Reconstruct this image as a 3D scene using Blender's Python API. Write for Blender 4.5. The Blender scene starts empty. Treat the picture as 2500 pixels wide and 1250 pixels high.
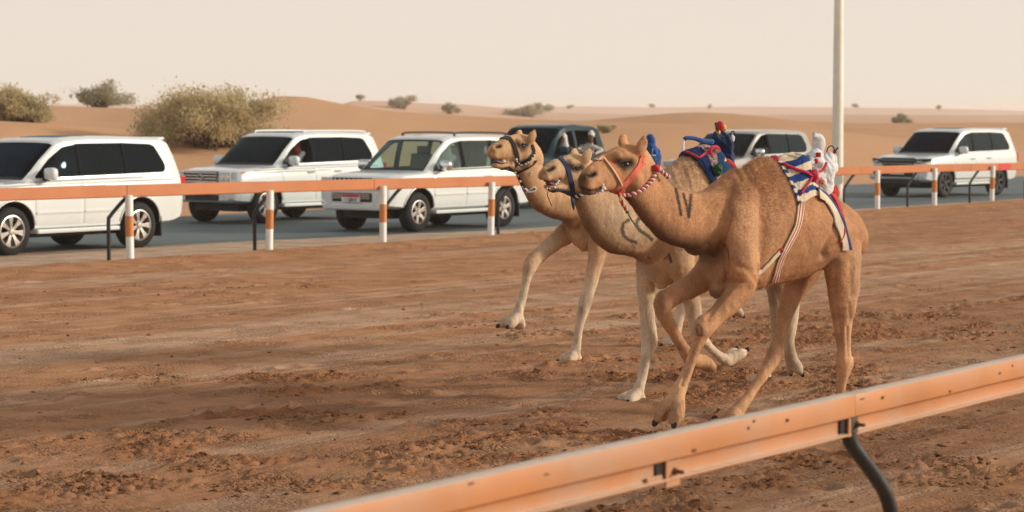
import bpy, bmesh, math, random
import numpy as np
from mathutils import Vector, Matrix
from mathutils.bvhtree import BVHTree

sc = bpy.context.scene
col = sc.collection
R = math.radians

# ------------------------------------------------------------------ camera
F, CX, CY, HC = 5800.0, 1250.0, 625.0, 2.25      # focal length in photo pixels, centre, eye height (m)
PITCH = math.atan(340.0 / F)
cam_d = bpy.data.cameras.new('camera')
cam_d.sensor_width = 36.0
cam_d.lens = 36.0 * F / 2500.0
cam_d.clip_start, cam_d.clip_end = 0.1, 20000.0
cam_d.dof.use_dof = True
cam_d.dof.focus_distance = 17.4
cam_d.dof.aperture_fstop = 4.0
cam = bpy.data.objects.new('camera', cam_d)
cam.location = (0, 0, HC)
cam.rotation_euler = (math.pi / 2 - PITCH, 0, 0)
col.objects.link(cam)
sc.camera = cam

# ------------------------------------------------------------------ sky and sun (low sun in desert haze, from the right)
SUN_EL, SUN_AZ = 18.0, 89.0          # azimuth clockwise from the view direction (+Y)
world = bpy.data.worlds.new('World')
sc.world = world
world.use_nodes = True
wn, wl = world.node_tree.nodes, world.node_tree.links
wn.clear()
wo = wn.new('ShaderNodeOutputWorld')
wb = wn.new('ShaderNodeBackground')
sky = wn.new('ShaderNodeTexSky')
sky.sky_type = 'NISHITA'
sky.sun_disc = False
sky.sun_elevation = R(SUN_EL)
sky.sun_rotation = R(SUN_AZ)
sky.air_density, sky.dust_density, sky.ozone_density = 1.0, 6.0, 1.0
hsv = wn.new('ShaderNodeHueSaturation')
hsv.inputs['Saturation'].default_value = 0.85
mixw = wn.new('ShaderNodeMix')
mixw.data_type = 'RGBA'
tcw = wn.new('ShaderNodeTexCoord')
sepw = wn.new('ShaderNodeSeparateXYZ')
veil = wn.new('ShaderNodeMapRange')              # dust veil: thick at the horizon, thinner overhead
veil.inputs[1].default_value, veil.inputs[2].default_value = 0.02, 0.8
veil.inputs[3].default_value, veil.inputs[4].default_value = 0.92, 0.32
wl.new(tcw.outputs['Generated'], sepw.inputs[0]); wl.new(sepw.outputs['Z'], veil.inputs[0]); wl.new(veil.outputs[0], mixw.inputs[0])
mixw.inputs[7].default_value = (7.0, 6.35, 5.55, 1)
wl.new(sky.outputs[0], hsv.inputs['Color'])
wl.new(hsv.outputs[0], mixw.inputs[6])
wl.new(mixw.outputs[2], wb.inputs['Color'])
wb.inputs['Strength'].default_value = 0.118
wl.new(wb.outputs[0], wo.inputs['Surface'])

sun_d = bpy.data.lights.new('sun', 'SUN')
sun_d.energy = 2.8
sun_d.angle = R(7.0)
sun_d.color = (1.0, 0.89, 0.73)
sun = bpy.data.objects.new('sun', sun_d)
_e, _a = R(SUN_EL), R(SUN_AZ)
SUNV = Vector((math.sin(_a) * math.cos(_e), math.cos(_a) * math.cos(_e), math.sin(_e)))
sun.rotation_euler = SUNV.to_track_quat('Z', 'Y').to_euler()
sun.location = SUNV * 30
col.objects.link(sun)

vs = sc.view_settings
vs.view_transform = 'Standard'
vs.look = 'None'
vs.exposure = 0.16
vs.gamma = 1.0
vs.use_curve_mapping = False
sc.cycles.use_denoising = True
sc.cycles.max_bounces = 8
sc.cycles.transparent_max_bounces = 16
sc.cycles.volume_bounces = 2
sc.cycles.use_adaptive_sampling = True

# ------------------------------------------------------------------ pixels of the photo -> places
def ray(x, y):
    cx, cy = (x - CX) / F, (CY - y) / F
    c, s = math.cos(PITCH), math.sin(PITCH)
    return np.array([cx, c + cy * s, -s + cy * c])
EYE = np.array([0, 0, HC])
def gnd(x, y, z=0.0):
    d = ray(x, y)
    return EYE + d * ((z - HC) / d[2])
def onplane(x, y, n, c):                         # n.P = c
    d = ray(x, y)
    return EYE + d * ((c - n @ EYE) / (n @ d))
def project(P):
    P = np.asarray(P, float) - EYE
    c, s = math.cos(PITCH), math.sin(PITCH)
    zf = P[..., 1] * c - P[..., 2] * s
    yu = P[..., 1] * s + P[..., 2] * c
    return np.stack([CX + F * P[..., 0] / zf, CY - F * yu / zf], -1)

# the track runs along TB (away, to the right); TL points across it towards the camera
TH = R(36.2)
TB = np.array([math.sin(TH), math.cos(TH), 0.0])
TL = np.array([math.cos(TH), -math.sin(TH), 0.0])
def uv(u, v, z=0.0):
    return TB * u + TL * v + np.array([0, 0, z])
V_FAR, V_NEAR = -26.65, -4.46                    # the two guard rails

# ------------------------------------------------------------------ objects
def link(o, parent=None):
    col.objects.link(o)
    if parent is not None:
        o.parent = parent
    return o
def tag(o, label=None, cat=None, group=None, kind=None):
    if label: o['label'] = label
    if cat: o['category'] = cat
    if group: o['group'] = group
    if kind: o['kind'] = kind
    return o
def empty(name, loc=(0, 0, 0), rz=0.0):
    o = bpy.data.objects.new(name, None)
    o.empty_display_size = 0.2
    o.location = tuple(loc)
    o.rotation_euler = (0, 0, rz)
    return link(o)
def mesh_obj(name, verts, faces, mat=None, parent=None, smooth=False):
    me = bpy.data.meshes.new(name)
    me.from_pydata([tuple(map(float, v)) for v in verts], [], [tuple(map(int, f)) for f in faces])
    if mat is not None: me.materials.append(mat)
    if smooth: me.polygons.foreach_set('use_smooth', [True] * len(me.polygons))
    me.update()
    return link(bpy.data.objects.new(name, me), parent)
def copy_tree(o, parent=None):
    c = o.copy()
    col.objects.link(c)
    c.parent = parent
    for ch in list(o.children):
        copy_tree(ch, c)
    return c
def autosmooth(o, ang=35):
    me = o.data
    me.polygons.foreach_set('use_smooth', [True] * len(me.polygons))
    bm = bmesh.new(); bm.from_mesh(me)
    for e in bm.edges:
        if len(e.link_faces) == 2 and e.calc_face_angle(0) > R(ang):
            e.smooth = False
    bm.to_mesh(me); bm.free()
    return o

class MB:
    """collects simple shapes into one mesh"""
    def __init__(s): s.v, s.f = [], []
    def add(s, verts, faces):
        n = len(s.v)
        s.v += [tuple(map(float, p)) for p in verts]
        s.f += [tuple(i + n for i in f) for f in faces]
        return s
    def box(s, c, d, M=None):
        x, y, z = [k / 2 for k in d]
        P = [(a, b, e) for a in (-x, x) for b in (-y, y) for e in (-z, z)]
        if M is not None: P = [tuple(M @ Vector(p)) for p in P]
        P = [(p[0] + c[0], p[1] + c[1], p[2] + c[2]) for p in P]
        return s.add(P, [(0, 1, 3, 2), (4, 6, 7, 5), (0, 4, 5, 1), (2, 3, 7, 6), (0, 2, 6, 4), (1, 5, 7, 3)])
    def tube(s, pts, r, n=10, cap=True, flat=None):
        """round tube along points, r one radius or a list; flat = (axis vector, factor) squeezes it"""
        P = np.array(pts, float); m = len(P)
        rr = np.full(m, r) if np.isscalar(r) else np.array(r, float)
        T = np.gradient(P, axis=0); T /= np.linalg.norm(T, axis=1)[:, None] + 1e-9
        ref = np.array([0, 0, 1.0]) if abs(T[0][2]) < 0.9 else np.array([1.0, 0, 0])
        V = []
        e1 = ref - T[0] * (ref @ T[0])
        for i in range(m):
            e1 = e1 - T[i] * (e1 @ T[i]); e1 /= np.linalg.norm(e1) + 1e-9
            e2 = np.cross(T[i], e1)
            for k in range(n):
                a = 2 * math.pi * k / n
                V.append(P[i] + rr[i] * (math.cos(a) * e1 + math.sin(a) * e2))
        Fc = [(i * n + k, i * n + (k + 1) % n, (i + 1) * n + (k + 1) % n, (i + 1) * n + k) for i in range(m - 1) for k in range(n)]
        if cap: Fc += [tuple(range(n - 1, -1, -1)), tuple(range((m - 1) * n, m * n))]
        return s.add(V, Fc)
    def lathe(s, prof, axis='y', n=28, c=(0, 0, 0), cap=False):
        """prof: (radius, along) pairs"""
        V = []
        for r, h in prof:
            for k in range(n):
                a = 2 * math.pi * k / n
                p = (r * math.cos(a), h, r * math.sin(a)) if axis == 'y' else (r * math.cos(a), r * math.sin(a), h)
                V.append((p[0] + c[0], p[1] + c[1], p[2] + c[2]))
        m = len(prof)
        Fc = [(i * n + k, i * n + (k + 1) % n, (i + 1) * n + (k + 1) % n, (i + 1) * n + k) for i in range(m - 1) for k in range(n)]
        if cap: Fc += [tuple(range(n)), tuple(range((m - 1) * n, m * n))]
        return s.add(V, Fc)
    def ball(s, c, r, n=14, m=9, M=None):
        r = (r, r, r) if np.isscalar(r) else r
        V = []
        for i in range(m + 1):
            t = math.pi * i / m
            for k in range(n):
                a = 2 * math.pi * k / n
                p = Vector((r[0] * math.sin(t) * math.cos(a), r[1] * math.sin(t) * math.sin(a), r[2] * math.cos(t)))
                if M is not None: p = M @ p
                V.append((p[0] + c[0], p[1] + c[1], p[2] + c[2]))
        return s.add(V, [(i * n + k, (i + 1) * n + k, (i + 1) * n + (k + 1) % n, i * n + (k + 1) % n) for i in range(m) for k in range(n)])
    def prism(s, poly, d0, d1, axis='y'):
        """2D polygon extruded along an axis; poly is (x,z) for y, (x,y) for z, (y,z) for x"""
        n = len(poly)
        def P(a, b, d): return {'y': (a, d, b), 'z': (a, b, d), 'x': (d, a, b)}[axis]
        V = [P(a, b, d0) for a, b in poly] + [P(a, b, d1) for a, b in poly]
        return s.add(V, [tuple(range(n)), tuple(range(2 * n - 1, n - 1, -1))] + [(i, (i + 1) % n, n + (i + 1) % n, n + i) for i in range(n)])
    def build(s, name, mat, parent=None, smooth=False, bevel=0.0, auto=None):
        o = mesh_obj(name, s.v, s.f, mat, parent, smooth)
        bm = bmesh.new(); bm.from_mesh(o.data)
        bmesh.ops.remove_doubles(bm, verts=bm.verts, dist=1e-6)
        bmesh.ops.recalc_face_normals(bm, faces=bm.faces)
        if bevel > 0:
            bmesh.ops.bevel(bm, geom=[e for e in bm.edges if len(e.link_faces) == 2 and e.calc_face_angle(0) > 0.5],
                            offset=bevel, segments=2, profile=0.5, affect='EDGES', clamp_overlap=True)
        bm.to_mesh(o.data); bm.free()
        if auto: autosmooth(o, auto)
        return o

# ------------------------------------------------------------------ noise
def _hash(ix, iy, seed):
    h = (ix.astype(np.int64) * 374761393 + iy.astype(np.int64) * 668265263 + seed * 1442695041) & 0x7fffffff
    h = ((h ^ (h >> 13)) * 1274126177) & 0x7fffffff
    return ((h ^ (h >> 16)) & 0xffff) / 65535.0
def vnoise(x, y, seed=0):
    x, y = np.asarray(x, float), np.asarray(y, float)
    ix, iy = np.floor(x), np.floor(y)
    fx, fy = x - ix, y - iy
    fx, fy = fx * fx * fx * (fx * (fx * 6 - 15) + 10), fy * fy * fy * (fy * (fy * 6 - 15) + 10)
    a, b = _hash(ix, iy, seed), _hash(ix + 1, iy, seed)
    c, d = _hash(ix, iy + 1, seed), _hash(ix + 1, iy + 1, seed)
    return (a * (1 - fx) + b * fx) * (1 - fy) + (c * (1 - fx) + d * fx) * fy
def fbm(x, y, oct=4, seed=0, gain=0.5):
    t, a, n = 0, 1.0, 0
    for k in range(oct):
        t = t + a * vnoise(x * 2 ** k + 17.3 * k, y * 2 ** k - 9.1 * k, seed + k)
        n += a; a *= gain
    return t / n
def sstep(a, b, x):
    t = np.clip((x - a) / (b - a), 0, 1)
    return t * t * (3 - 2 * t)

# ------------------------------------------------------------------ materials
MATS = {}
def mat(name, rgb, rough=0.6, metal=0.0, spec=0.5, var=0.0, scale=8.0, bump=0.0, bscale=40.0, coat=0.0, dust=None, transm=0.0, sheen=0.0):
    if name in MATS: return MATS[name]
    m = bpy.data.materials.new(name); m.use_nodes = True
    nt = m.node_tree; N, L = nt.nodes, nt.links
    b = N['Principled BSDF']
    b.inputs['Base Color'].default_value = (*rgb, 1)
    b.inputs['Roughness'].default_value = rough
    b.inputs['Metallic'].default_value = metal
    b.inputs['Specular IOR Level'].default_value = spec
    b.inputs['Coat Weight'].default_value = coat
    b.inputs['Coat Roughness'].default_value = 0.06
    b.inputs['Transmission Weight'].default_value = transm
    b.inputs['Sheen Weight'].default_value = sheen
    tc = N.new('ShaderNodeTexCoord')
    out = None
    if var > 0:
        nz = N.new('ShaderNodeTexNoise'); nz.inputs['Scale'].default_value = scale; nz.inputs['Detail'].default_value = 6
        L.new(tc.outputs['Object'], nz.inputs['Vector'])
        mr = N.new('ShaderNodeMapRange'); mr.inputs[1].default_value = 0.3; mr.inputs[2].default_value = 0.7
        mr.inputs[3].default_value = 1 - var; mr.inputs[4].default_value = 1 + var * 0.6
        L.new(nz.outputs[0], mr.inputs[0])
        mx = N.new('ShaderNodeVectorMath'); mx.operation = 'SCALE'; mx.inputs[0].default_value = rgb
        L.new(mr.outputs[0], mx.inputs['Scale'])
        out = mx.outputs[0]
        L.new(out, b.inputs['Base Color'])
    if dust is not None:                           # settled dust: (colour, amount, scale)
        c, amt, dsc = dust
        nz = N.new('ShaderNodeTexNoise'); nz.inputs['Scale'].default_value = dsc; nz.inputs['Detail'].default_value = 8
        L.new(tc.outputs['Object'], nz.inputs['Vector'])
        mr = N.new('ShaderNodeMapRange'); mr.inputs[1].default_value = 0.4; mr.inputs[2].default_value = 0.75; mr.inputs[4].default_value = amt
        L.new(nz.outputs[0], mr.inputs[0])
        mx = N.new('ShaderNodeMix'); mx.data_type = 'RGBA'
        L.new(mr.outputs[0], mx.inputs[0])
        if out is not None: L.new(out, mx.inputs[6])
        else: mx.inputs[6].default_value = (*rgb, 1)
        mx.inputs[7].default_value = (*c, 1)
        L.new(mx.outputs[2], b.inputs['Base Color'])
    if bump > 0:
        nz = N.new('ShaderNodeTexNoise'); nz.inputs['Scale'].default_value = bscale; nz.inputs['Detail'].default_value = 5
        L.new(tc.outputs['Object'], nz.inputs['Vector'])
        bp = N.new('ShaderNodeBump'); bp.inputs['Strength'].default_value = bump; bp.inputs['Distance'].default_value = 0.01
        L.new(nz.outputs[0], bp.inputs['Height']); L.new(bp.outputs[0], b.inputs['Normal'])
    MATS[name] = m
    return m
SANDDUST = (0.42, 0.27, 0.16)
# ------------------------------------------------------------------ organic bodies: smooth limbs fused into one skin
def crom_rows(A, n):
    """Catmull-Rom through the rows of A"""
    A = np.array(A, float); Q = np.vstack([2 * A[0] - A[1], A, 2 * A[-1] - A[-2]]); out = []
    for i in range(1, len(Q) - 2):
        for k in range(n):
            t = k / n; a, b, c, d = Q[i - 1], Q[i], Q[i + 1], Q[i + 2]
            out.append(0.5 * (2 * b + (c - a) * t + (2 * a - 5 * b + 4 * c - d) * t * t + (3 * b - a - 3 * c + d) * t ** 3))
    out.append(A[-1]); return np.array(out)
def limb(m, keys, lat, sub=6, n=18, squash=None):
    """keys: rows (x,y,z, r_in_plane, r_lateral); lat: lateral axis; adds a closed limb to MB m"""
    K = crom_rows(keys, sub)
    P, r1, r2 = K[:, :3], np.maximum(K[:, 3], 0.004), np.maximum(K[:, 4], 0.004)
    T = np.gradient(P, axis=0); T /= np.linalg.norm(T, axis=1)[:, None] + 1e-9
    # round the two ends
    def ext(P0, T0, a, b, sgn):
        rr = min(a, b)
        return [(P0 + sgn * T0 * rr * 0.55, a * 0.80, b * 0.80, T0), (P0 + sgn * T0 * rr * 0.9, a * 0.42, b * 0.42, T0)]
    rows = [(x[0], x[1], x[2], x[3]) for x in ext(P[0], T[0], r1[0], r2[0], -1)][::-1]
    rows += [(P[i], r1[i], r2[i], T[i]) for i in range(len(P))]
    rows += ext(P[-1], T[-1], r1[-1], r2[-1], 1)
    V = []
    for p, a, b, t in rows:
        e1 = lat - t * (lat @ t); e1 /= np.linalg.norm(e1) + 1e-9
        e2 = np.cross(t, e1)
        for k in range(n):
            th = 2 * math.pi * k / n
            V.append(p + b * math.cos(th) * e1 + a * math.sin(th) * e2)
    q = len(rows)
    Fc = [(i * n + k, i * n + (k + 1) % n, (i + 1) * n + (k + 1) % n, (i + 1) * n + k) for i in range(q - 1) for k in range(n)]
    Fc += [tuple(range(n - 1, -1, -1)), tuple(range((q - 1) * n, q * n))]
    m.add(V, Fc)
def fuse(name, m, voxel, smooth_it, material, parent=None):
    o = mesh_obj('tmp_' + name, m.v, m.f)
    bm = bmesh.new(); bm.from_mesh(o.data); bmesh.ops.recalc_face_normals(bm, faces=bm.faces); bm.to_mesh(o.data); bm.free()
    md = o.modifiers.new('r', 'REMESH'); md.mode = 'VOXEL'; md.voxel_size = voxel; md.use_smooth_shade = True
    if smooth_it:
        ms = o.modifiers.new('s', 'SMOOTH'); ms.factor = 0.5; ms.iterations = smooth_it
    dg = bpy.context.evaluated_depsgraph_get(); dg.update()
    me = bpy.data.meshes.new_from_object(o.evaluated_get(dg))
    me.name = name
    bpy.data.objects.remove(o)
    me.materials.clear(); me.materials.append(material)
    me.polygons.foreach_set('use_smooth', np.ones(len(me.polygons), bool))
    return link(bpy.data.objects.new(name, me), parent)
def verts_np(me):
    a = np.empty(len(me.vertices) * 3, np.float32); me.vertices.foreach_get('co', a); return a.reshape(-1, 3).astype(float)
def normals_np(me):
    a = np.empty(len(me.vertices) * 3, np.float32); me.vertices.foreach_get('normal', a); return a.reshape(-1, 3).astype(float)
def set_tone(me, C):
    at = me.attributes.get('tone') or me.attributes.new('tone', 'FLOAT_COLOR', 'POINT')
    cc = np.ones((len(me.vertices), 4), np.float32); cc[:, :3] = C
    at.data.foreach_set('color', cc.reshape(-1))
# ================================================================== the ground
def vcol_material(name, rough=0.95, nscale=6.0, namt=0.25, bump=0.6, bscale=30.0, fine=220.0, flakes=0.0):
    m = bpy.data.materials.new(name); m.use_nodes = True
    N, L = m.node_tree.nodes, m.node_tree.links
    b = N['Principled BSDF']; b.inputs['Roughness'].default_value = rough; b.inputs['Specular IOR Level'].default_value = 0.12
    at = N.new('ShaderNodeAttribute'); at.attribute_name = 'tone'
    tc = N.new('ShaderNodeTexCoord')
    n1 = N.new('ShaderNodeTexNoise'); n1.inputs['Scale'].default_value = nscale; n1.inputs['Detail'].default_value = 9; n1.inputs['Roughness'].default_value = 0.65
    n2 = N.new('ShaderNodeTexNoise'); n2.inputs['Scale'].default_value = fine; n2.inputs['Detail'].default_value = 4
    for n in (n1, n2): L.new(tc.outputs['Object'], n.inputs['Vector'])
    a1 = N.new('ShaderNodeMath'); a1.operation = 'MULTIPLY_ADD'; a1.inputs[1].default_value = namt * 2.2; a1.inputs[2].default_value = 1 - namt * 1.1
    a2 = N.new('ShaderNodeMath'); a2.operation = 'MULTIPLY_ADD'; a2.inputs[1].default_value = namt * 1.2; a2.inputs[2].default_value = 1 - namt * 0.6
    L.new(n1.outputs[0], a1.inputs[0]); L.new(n2.outputs[0], a2.inputs[0])
    mm = N.new('ShaderNodeMath'); mm.operation = 'MULTIPLY'; L.new(a1.outputs[0], mm.inputs[0]); L.new(a2.outputs[0], mm.inputs[1])
    sv = N.new('ShaderNodeVectorMath'); sv.operation = 'SCALE'
    L.new(at.outputs['Color'], sv.inputs[0]); L.new(mm.outputs[0], sv.inputs['Scale'])
    L.new(sv.outputs[0], b.inputs['Base Color'])
    n3 = N.new('ShaderNodeTexNoise'); n3.inputs['Scale'].default_value = bscale; n3.inputs['Detail'].default_value = 8; n3.inputs['Roughness'].default_value = 0.7
    L.new(tc.outputs['Object'], n3.inputs['Vector'])
    bp = N.new('ShaderNodeBump'); bp.inputs['Strength'].default_value = bump; bp.inputs['Distance'].default_value = 0.02
    L.new(n3.outputs[0], bp.inputs['Height']); L.new(bp.outputs[0], b.inputs['Normal'])
    if flakes > 0:
        mp = N.new('ShaderNodeMapping'); mp.inputs['Rotation'].default_value = (0, 0, TH - math.pi / 2); mp.inputs['Scale'].default_value = (16, 30, 16)
        L.new(tc.outputs['Object'], mp.inputs[0])
        dn = N.new('ShaderNodeTexNoise'); dn.inputs['Scale'].default_value = 0.35; dn.inputs['Detail'].default_value = 4; L.new(mp.outputs[0], dn.inputs['Vector'])
        ad = N.new('ShaderNodeMix'); ad.data_type = 'VECTOR'; ad.inputs[0].default_value = 0.55; L.new(mp.outputs[0], ad.inputs[4]); 
        sc2 = N.new('ShaderNodeVectorMath'); sc2.operation = 'SCALE'; sc2.inputs['Scale'].default_value = 3.0; L.new(dn.outputs['Color'], sc2.inputs[0])
        av = N.new('ShaderNodeVectorMath'); av.operation = 'ADD'; L.new(mp.outputs[0], av.inputs[0]); L.new(sc2.outputs[0], av.inputs[1])
        vo = N.new('ShaderNodeTexVoronoi'); vo.feature = 'DISTANCE_TO_EDGE'; vo.inputs['Scale'].default_value = 1.0; L.new(av.outputs[0], vo.inputs['Vector'])
        mr = N.new('ShaderNodeMapRange'); mr.inputs[1].default_value = 0.0; mr.inputs[2].default_value = 0.22; L.new(vo.outputs['Distance'], mr.inputs[0])
        ms = N.new('ShaderNodeTexNoise'); ms.inputs['Scale'].default_value = 1.7; ms.inputs['Detail'].default_value = 5; L.new(tc.outputs['Object'], ms.inputs['Vector'])
        mk = N.new('ShaderNodeMapRange'); mk.inputs[1].default_value = 0.38; mk.inputs[2].default_value = 0.56; mk.inputs[4].default_value = flakes; L.new(ms.outputs[0], mk.inputs[0])
        b2 = N.new('ShaderNodeBump'); b2.inputs['Distance'].default_value = 0.03; L.new(mk.outputs[0], b2.inputs['Strength']); L.new(mr.outputs[0], b2.inputs['Height'])
        L.new(bp.outputs[0], b2.inputs['Normal']); L.new(b2.outputs[0], b.inputs['Normal'])
    return m
def grid_obj(name, X, Y, Z, C, material, keep=None):
    ny, nx = X.shape
    me = bpy.data.meshes.new(name)
    co = np.stack([X, Y, Z], -1).reshape(-1, 3).astype(np.float32)
    i = np.arange(ny * nx).reshape(ny, nx)
    q = np.stack([i[:-1, :-1], i[:-1, 1:], i[1:, 1:], i[1:, :-1]], -1).reshape(-1, 4)
    if keep is not None:
        k = keep[:-1, :-1] | keep[1:, 1:] | keep[1:, :-1] | keep[:-1, 1:]
        q = q[k.reshape(-1)]
        used = np.zeros(len(co), bool); used[q.reshape(-1)] = True
        idx = np.cumsum(used) - 1
        co = co[used]; q = idx[q]
        C = C.reshape(-1, 3)[used]
    me.vertices.add(len(co)); me.vertices.foreach_set('co', co.reshape(-1))
    me.loops.add(q.size); me.loops.foreach_set('vertex_index', q.reshape(-1).astype(np.int32))
    me.polygons.add(len(q)); me.polygons.foreach_set('loop_start', np.arange(0, q.size, 4, dtype=np.int32))
    me.polygons.foreach_set('use_smooth', np.ones(len(q), bool))
    me.update(calc_edges=True)
    at = me.attributes.new('tone', 'FLOAT_COLOR', 'POINT')
    cc = np.ones((len(co), 4), np.float32); cc[:, :3] = C.reshape(-1, 3)
    at.data.foreach_set('color', cc.reshape(-1))
    me.materials.append(material)
    return link(bpy.data.objects.new(name, me))

def geo(a, b, s0, s1):                            # lines from a to b whose spacing grows from s0 to s1
    o, t = [a], a
    while t < b:
        t += s0 + (s1 - s0) * (t - a) / (b - a); o.append(t)
    return o

# asphalt edge on the rail side (the sand drifts further over it on the left)
EDGE_U = np.array([-40, 10, 29.6, 37.5, 50, 58, 75, 300.0])
EDGE_V = np.array([-29.9, -29.8, -29.75, -28.2, -27.6, -27.3, -27.2, -27.2])
V_ROADFAR = -37.6

def track_height(x, y):
    u, v = x * TB[0] + y * TB[1], x * TL[0] + y * TL[1]
    ntrk = fbm(u * 0.05, v * 2.2, 4, 3)                      # long grooves along the track
    h = 0.02 + 0.030 * (ntrk - 0.5) + 0.016 * (fbm(u * 0.07, v * 7.0, 3, 5) - 0.5) + 0.010 * (fbm(u * 0.12, v * 16.0, 2, 6) - 0.5) * sstep(-26, -20, v)
    # churned patches
    loose = sstep(0.50, 0.62, fbm(u * 0.40 + 3, v * 0.85, 3, 11) + 0.09 * sstep(-15, -9, v) - 0.065)
    loose *= sstep(0.35, 0.6, fbm(u * 1.6, v * 2.2, 2, 12))
    nearband = sstep(-16.5, -11.5, v)
    loose = np.clip(loose * (0.45 + 0.75 * nearband) + 0.25 * nearband * sstep(0.45, 0.7, fbm(u * 0.8, v * 1.1, 3, 14)), 0, 1)
    r1 = 1 - np.abs(2 * fbm(u * 5.0, v * 7.5, 3, 21) - 1)
    r2 = 1 - np.abs(2 * fbm(u * 11.0, v * 17.0, 2, 31) - 1)
    clod = fbm(u * 16.0, v * 19.0, 2, 35)
    h = h + loose * (0.022 * (r1 - 0.55) + 0.030 * (r2 - 0.5) + 0.024 * sstep(0.55, 0.75, clod))
    h = h + 0.012 * (fbm(u * 2.2, v * 5.5, 3, 41) - 0.5) + 0.014 * (fbm(u * 7.0, v * 15.0, 3, 43) - 0.5) * sstep(-24, -14, v)
    # row of tyre-lug dents along the track and a few hoof prints
    uu = u / 0.31 + 0.3 * vnoise(u * 1.3, 0 * u, 55)
    du = (uu - np.floor(uu) - 0.5) * 0.31
    amp = 0.05 * sstep(0.25, 0.6, vnoise(np.floor(uu) * 0.7, 0 * u, 56))
    dv = v + 12.1 + 0.06 * (vnoise(u * 0.9, 0 * u, 57) - 0.5)
    h = h - amp * np.exp(-(du / 0.06) ** 2 - (dv / 0.055) ** 2) + 0.5 * amp * np.exp(-(du / 0.05) ** 2 - ((dv + 0.10) / 0.05) ** 2)
    # hoof print scatter
    cu, cv = np.floor(u / 0.8), np.floor(v / 0.6)
    on = _hash(cu, cv, 61) > 0.80
    pu, pv = (cu + 0.25 + 0.5 * _hash(cu, cv, 62)) * 0.8, (cv + 0.25 + 0.5 * _hash(cu, cv, 63)) * 0.6
    d = np.sqrt(((u - pu) / 1.3) ** 2 + (v - pv) ** 2)
    h = h + on * (-0.035 * np.exp(-(d / 0.07) ** 2) + 0.022 * np.exp(-((d - 0.13) / 0.045) ** 2) * (0.4 + fbm(u * 9, v * 9, 2, 66)))
    # low sand berm under the far rail, then the drifted shoulder running out over the asphalt
    bn = fbm(u * 0.7, v * 1.4, 4, 71)
    h = h + (0.015 + 0.055 * bn) * np.exp(-((v - (V_FAR + 0.5)) / 0.55) ** 2)
    e = np.interp(u, EDGE_U, EDGE_V) + 0.35 * (fbm(u * 0.6, v * 0.3, 4, 81) - 0.5)
    sh = sstep(V_FAR + 0.1, V_FAR - 0.4, v)
    hs = np.clip((v - e) * 0.05, -0.06, 0.03) + 0.012 * (fbm(u * 3, v * 4, 3, 82) - 0.5)
    h = h * (1 - sh) + hs * sh + sh * 0.02 * bn * np.exp(-((v - V_FAR) / 0.5) ** 2)
    return h, u, v, loose, e

def track_tone(h, u, v, loose):
    n = fbm(u * 0.03, v * 1.5, 4, 3)
    st = sstep(0.52, 0.66, n) * sstep(0.30, 0.55, fbm(u * 0.25, v * 1.6, 3, 92))       # packed pale wheel lines
    fine = sstep(0.60, 0.70, fbm(u * 0.010, v * 3.2, 3, 93)) * (0.35 + 0.65 * sstep(0.30, 0.60, fbm(u * 0.5, v * 4.0, 3, 99)))
    fine = np.maximum(fine, 0.8 * sstep(0.66, 0.74, fbm(u * 0.014 + 9, v * 7.5, 2, 91)) * sstep(0.35, 0.6, fbm(u * 0.3, v * 1.0, 3, 90)))
    dark = sstep(0.52, 0.72, fbm(u * 0.12 + 40, v * 0.45, 4, 94))
    base = np.array([0.44, 0.222, 0.112])
    pale = np.array([0.53, 0.345, 0.225])
    red = np.array([0.41, 0.170, 0.068])
    damp = np.array([0.205, 0.104, 0.056])
    C = np.ones(h.shape + (3,)) * base
    k = np.minimum(0.5 * st + 0.85 * fine, 1)[..., None] * (1 - 0.75 * loose[..., None])
    C = C * (1 - k) + pale * k
    k = (0.22 * dark)[..., None]
    C = C * (1 - k) + damp * k
    k = (loose * sstep(0.4, 0.65, fbm(u * 1.3, v * 2.0, 3, 95)))[..., None] * 0.8
    C = C * (1 - k) + red * k
    k = (loose * sstep(0.52, 0.65, fbm(u * 6, v * 8, 3, 96)))[..., None] * 0.35
    C = C * (1 - k) + damp * k
    k = (0.36 * sstep(-17.0, -11.0, v + 2.5 * (fbm(u * 0.15, v * 0.3, 3, 97) - 0.5)))[..., None]           # churned, still damp soil on the camels' side
    C = C * (1 - k) + damp * k
    # berm: fresh orange sand; shoulder: grey-beige dusty sand
    k = np.exp(-((v - (V_FAR + 0.85)) / 0.75) ** 2)[..., None] * 0.9
    C = C * (1 - k) + np.array([0.44, 0.215, 0.100]) * k
    k = sstep(V_FAR + 0.35, V_FAR - 0.05, v + 0.3 * (fbm(u * 1.2, v * 2, 3, 98) - 0.5))[..., None]
    C = C * (1 - k) + np.array([0.53, 0.385, 0.275]) * k
    return C

ys = np.array(geo(11.0, 21.0, 0.020, 0.022) + geo(21.03, 38.0, 0.024, 0.075)[0:] + geo(38.1, 60.0, 0.10, 0.2) + geo(60.5, 140.0, 0.4, 2.0))
xr = geo(5.2, 14.0, 0.03, 0.10) + geo(14.2, 60, 0.2, 1.5)
xl = geo(4.2, 10.0, 0.03, 0.08) + geo(10.1, 30, 0.2, 1.0)
xs = np.array([-k for k in xl[::-1]] + list(np.arange(-4.17, 5.18, 0.021)) + xr)
GX, GY = np.meshgrid(xs, ys)
hh, gu, gv, gl, ge = track_height(GX, GY)
tone = track_tone(hh, gu, gv, gl)
M_track = vcol_material('packed_sand', 0.95, 5.0, 0.24, 0.75, 26.0, 120.0, 0.7)
keep = (gv > ge - 0.7) & (gv < 6.0)
track = grid_obj('race_track', GX, GY, hh, tone, M_track, keep)
tag(track, kind='structure')

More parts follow.
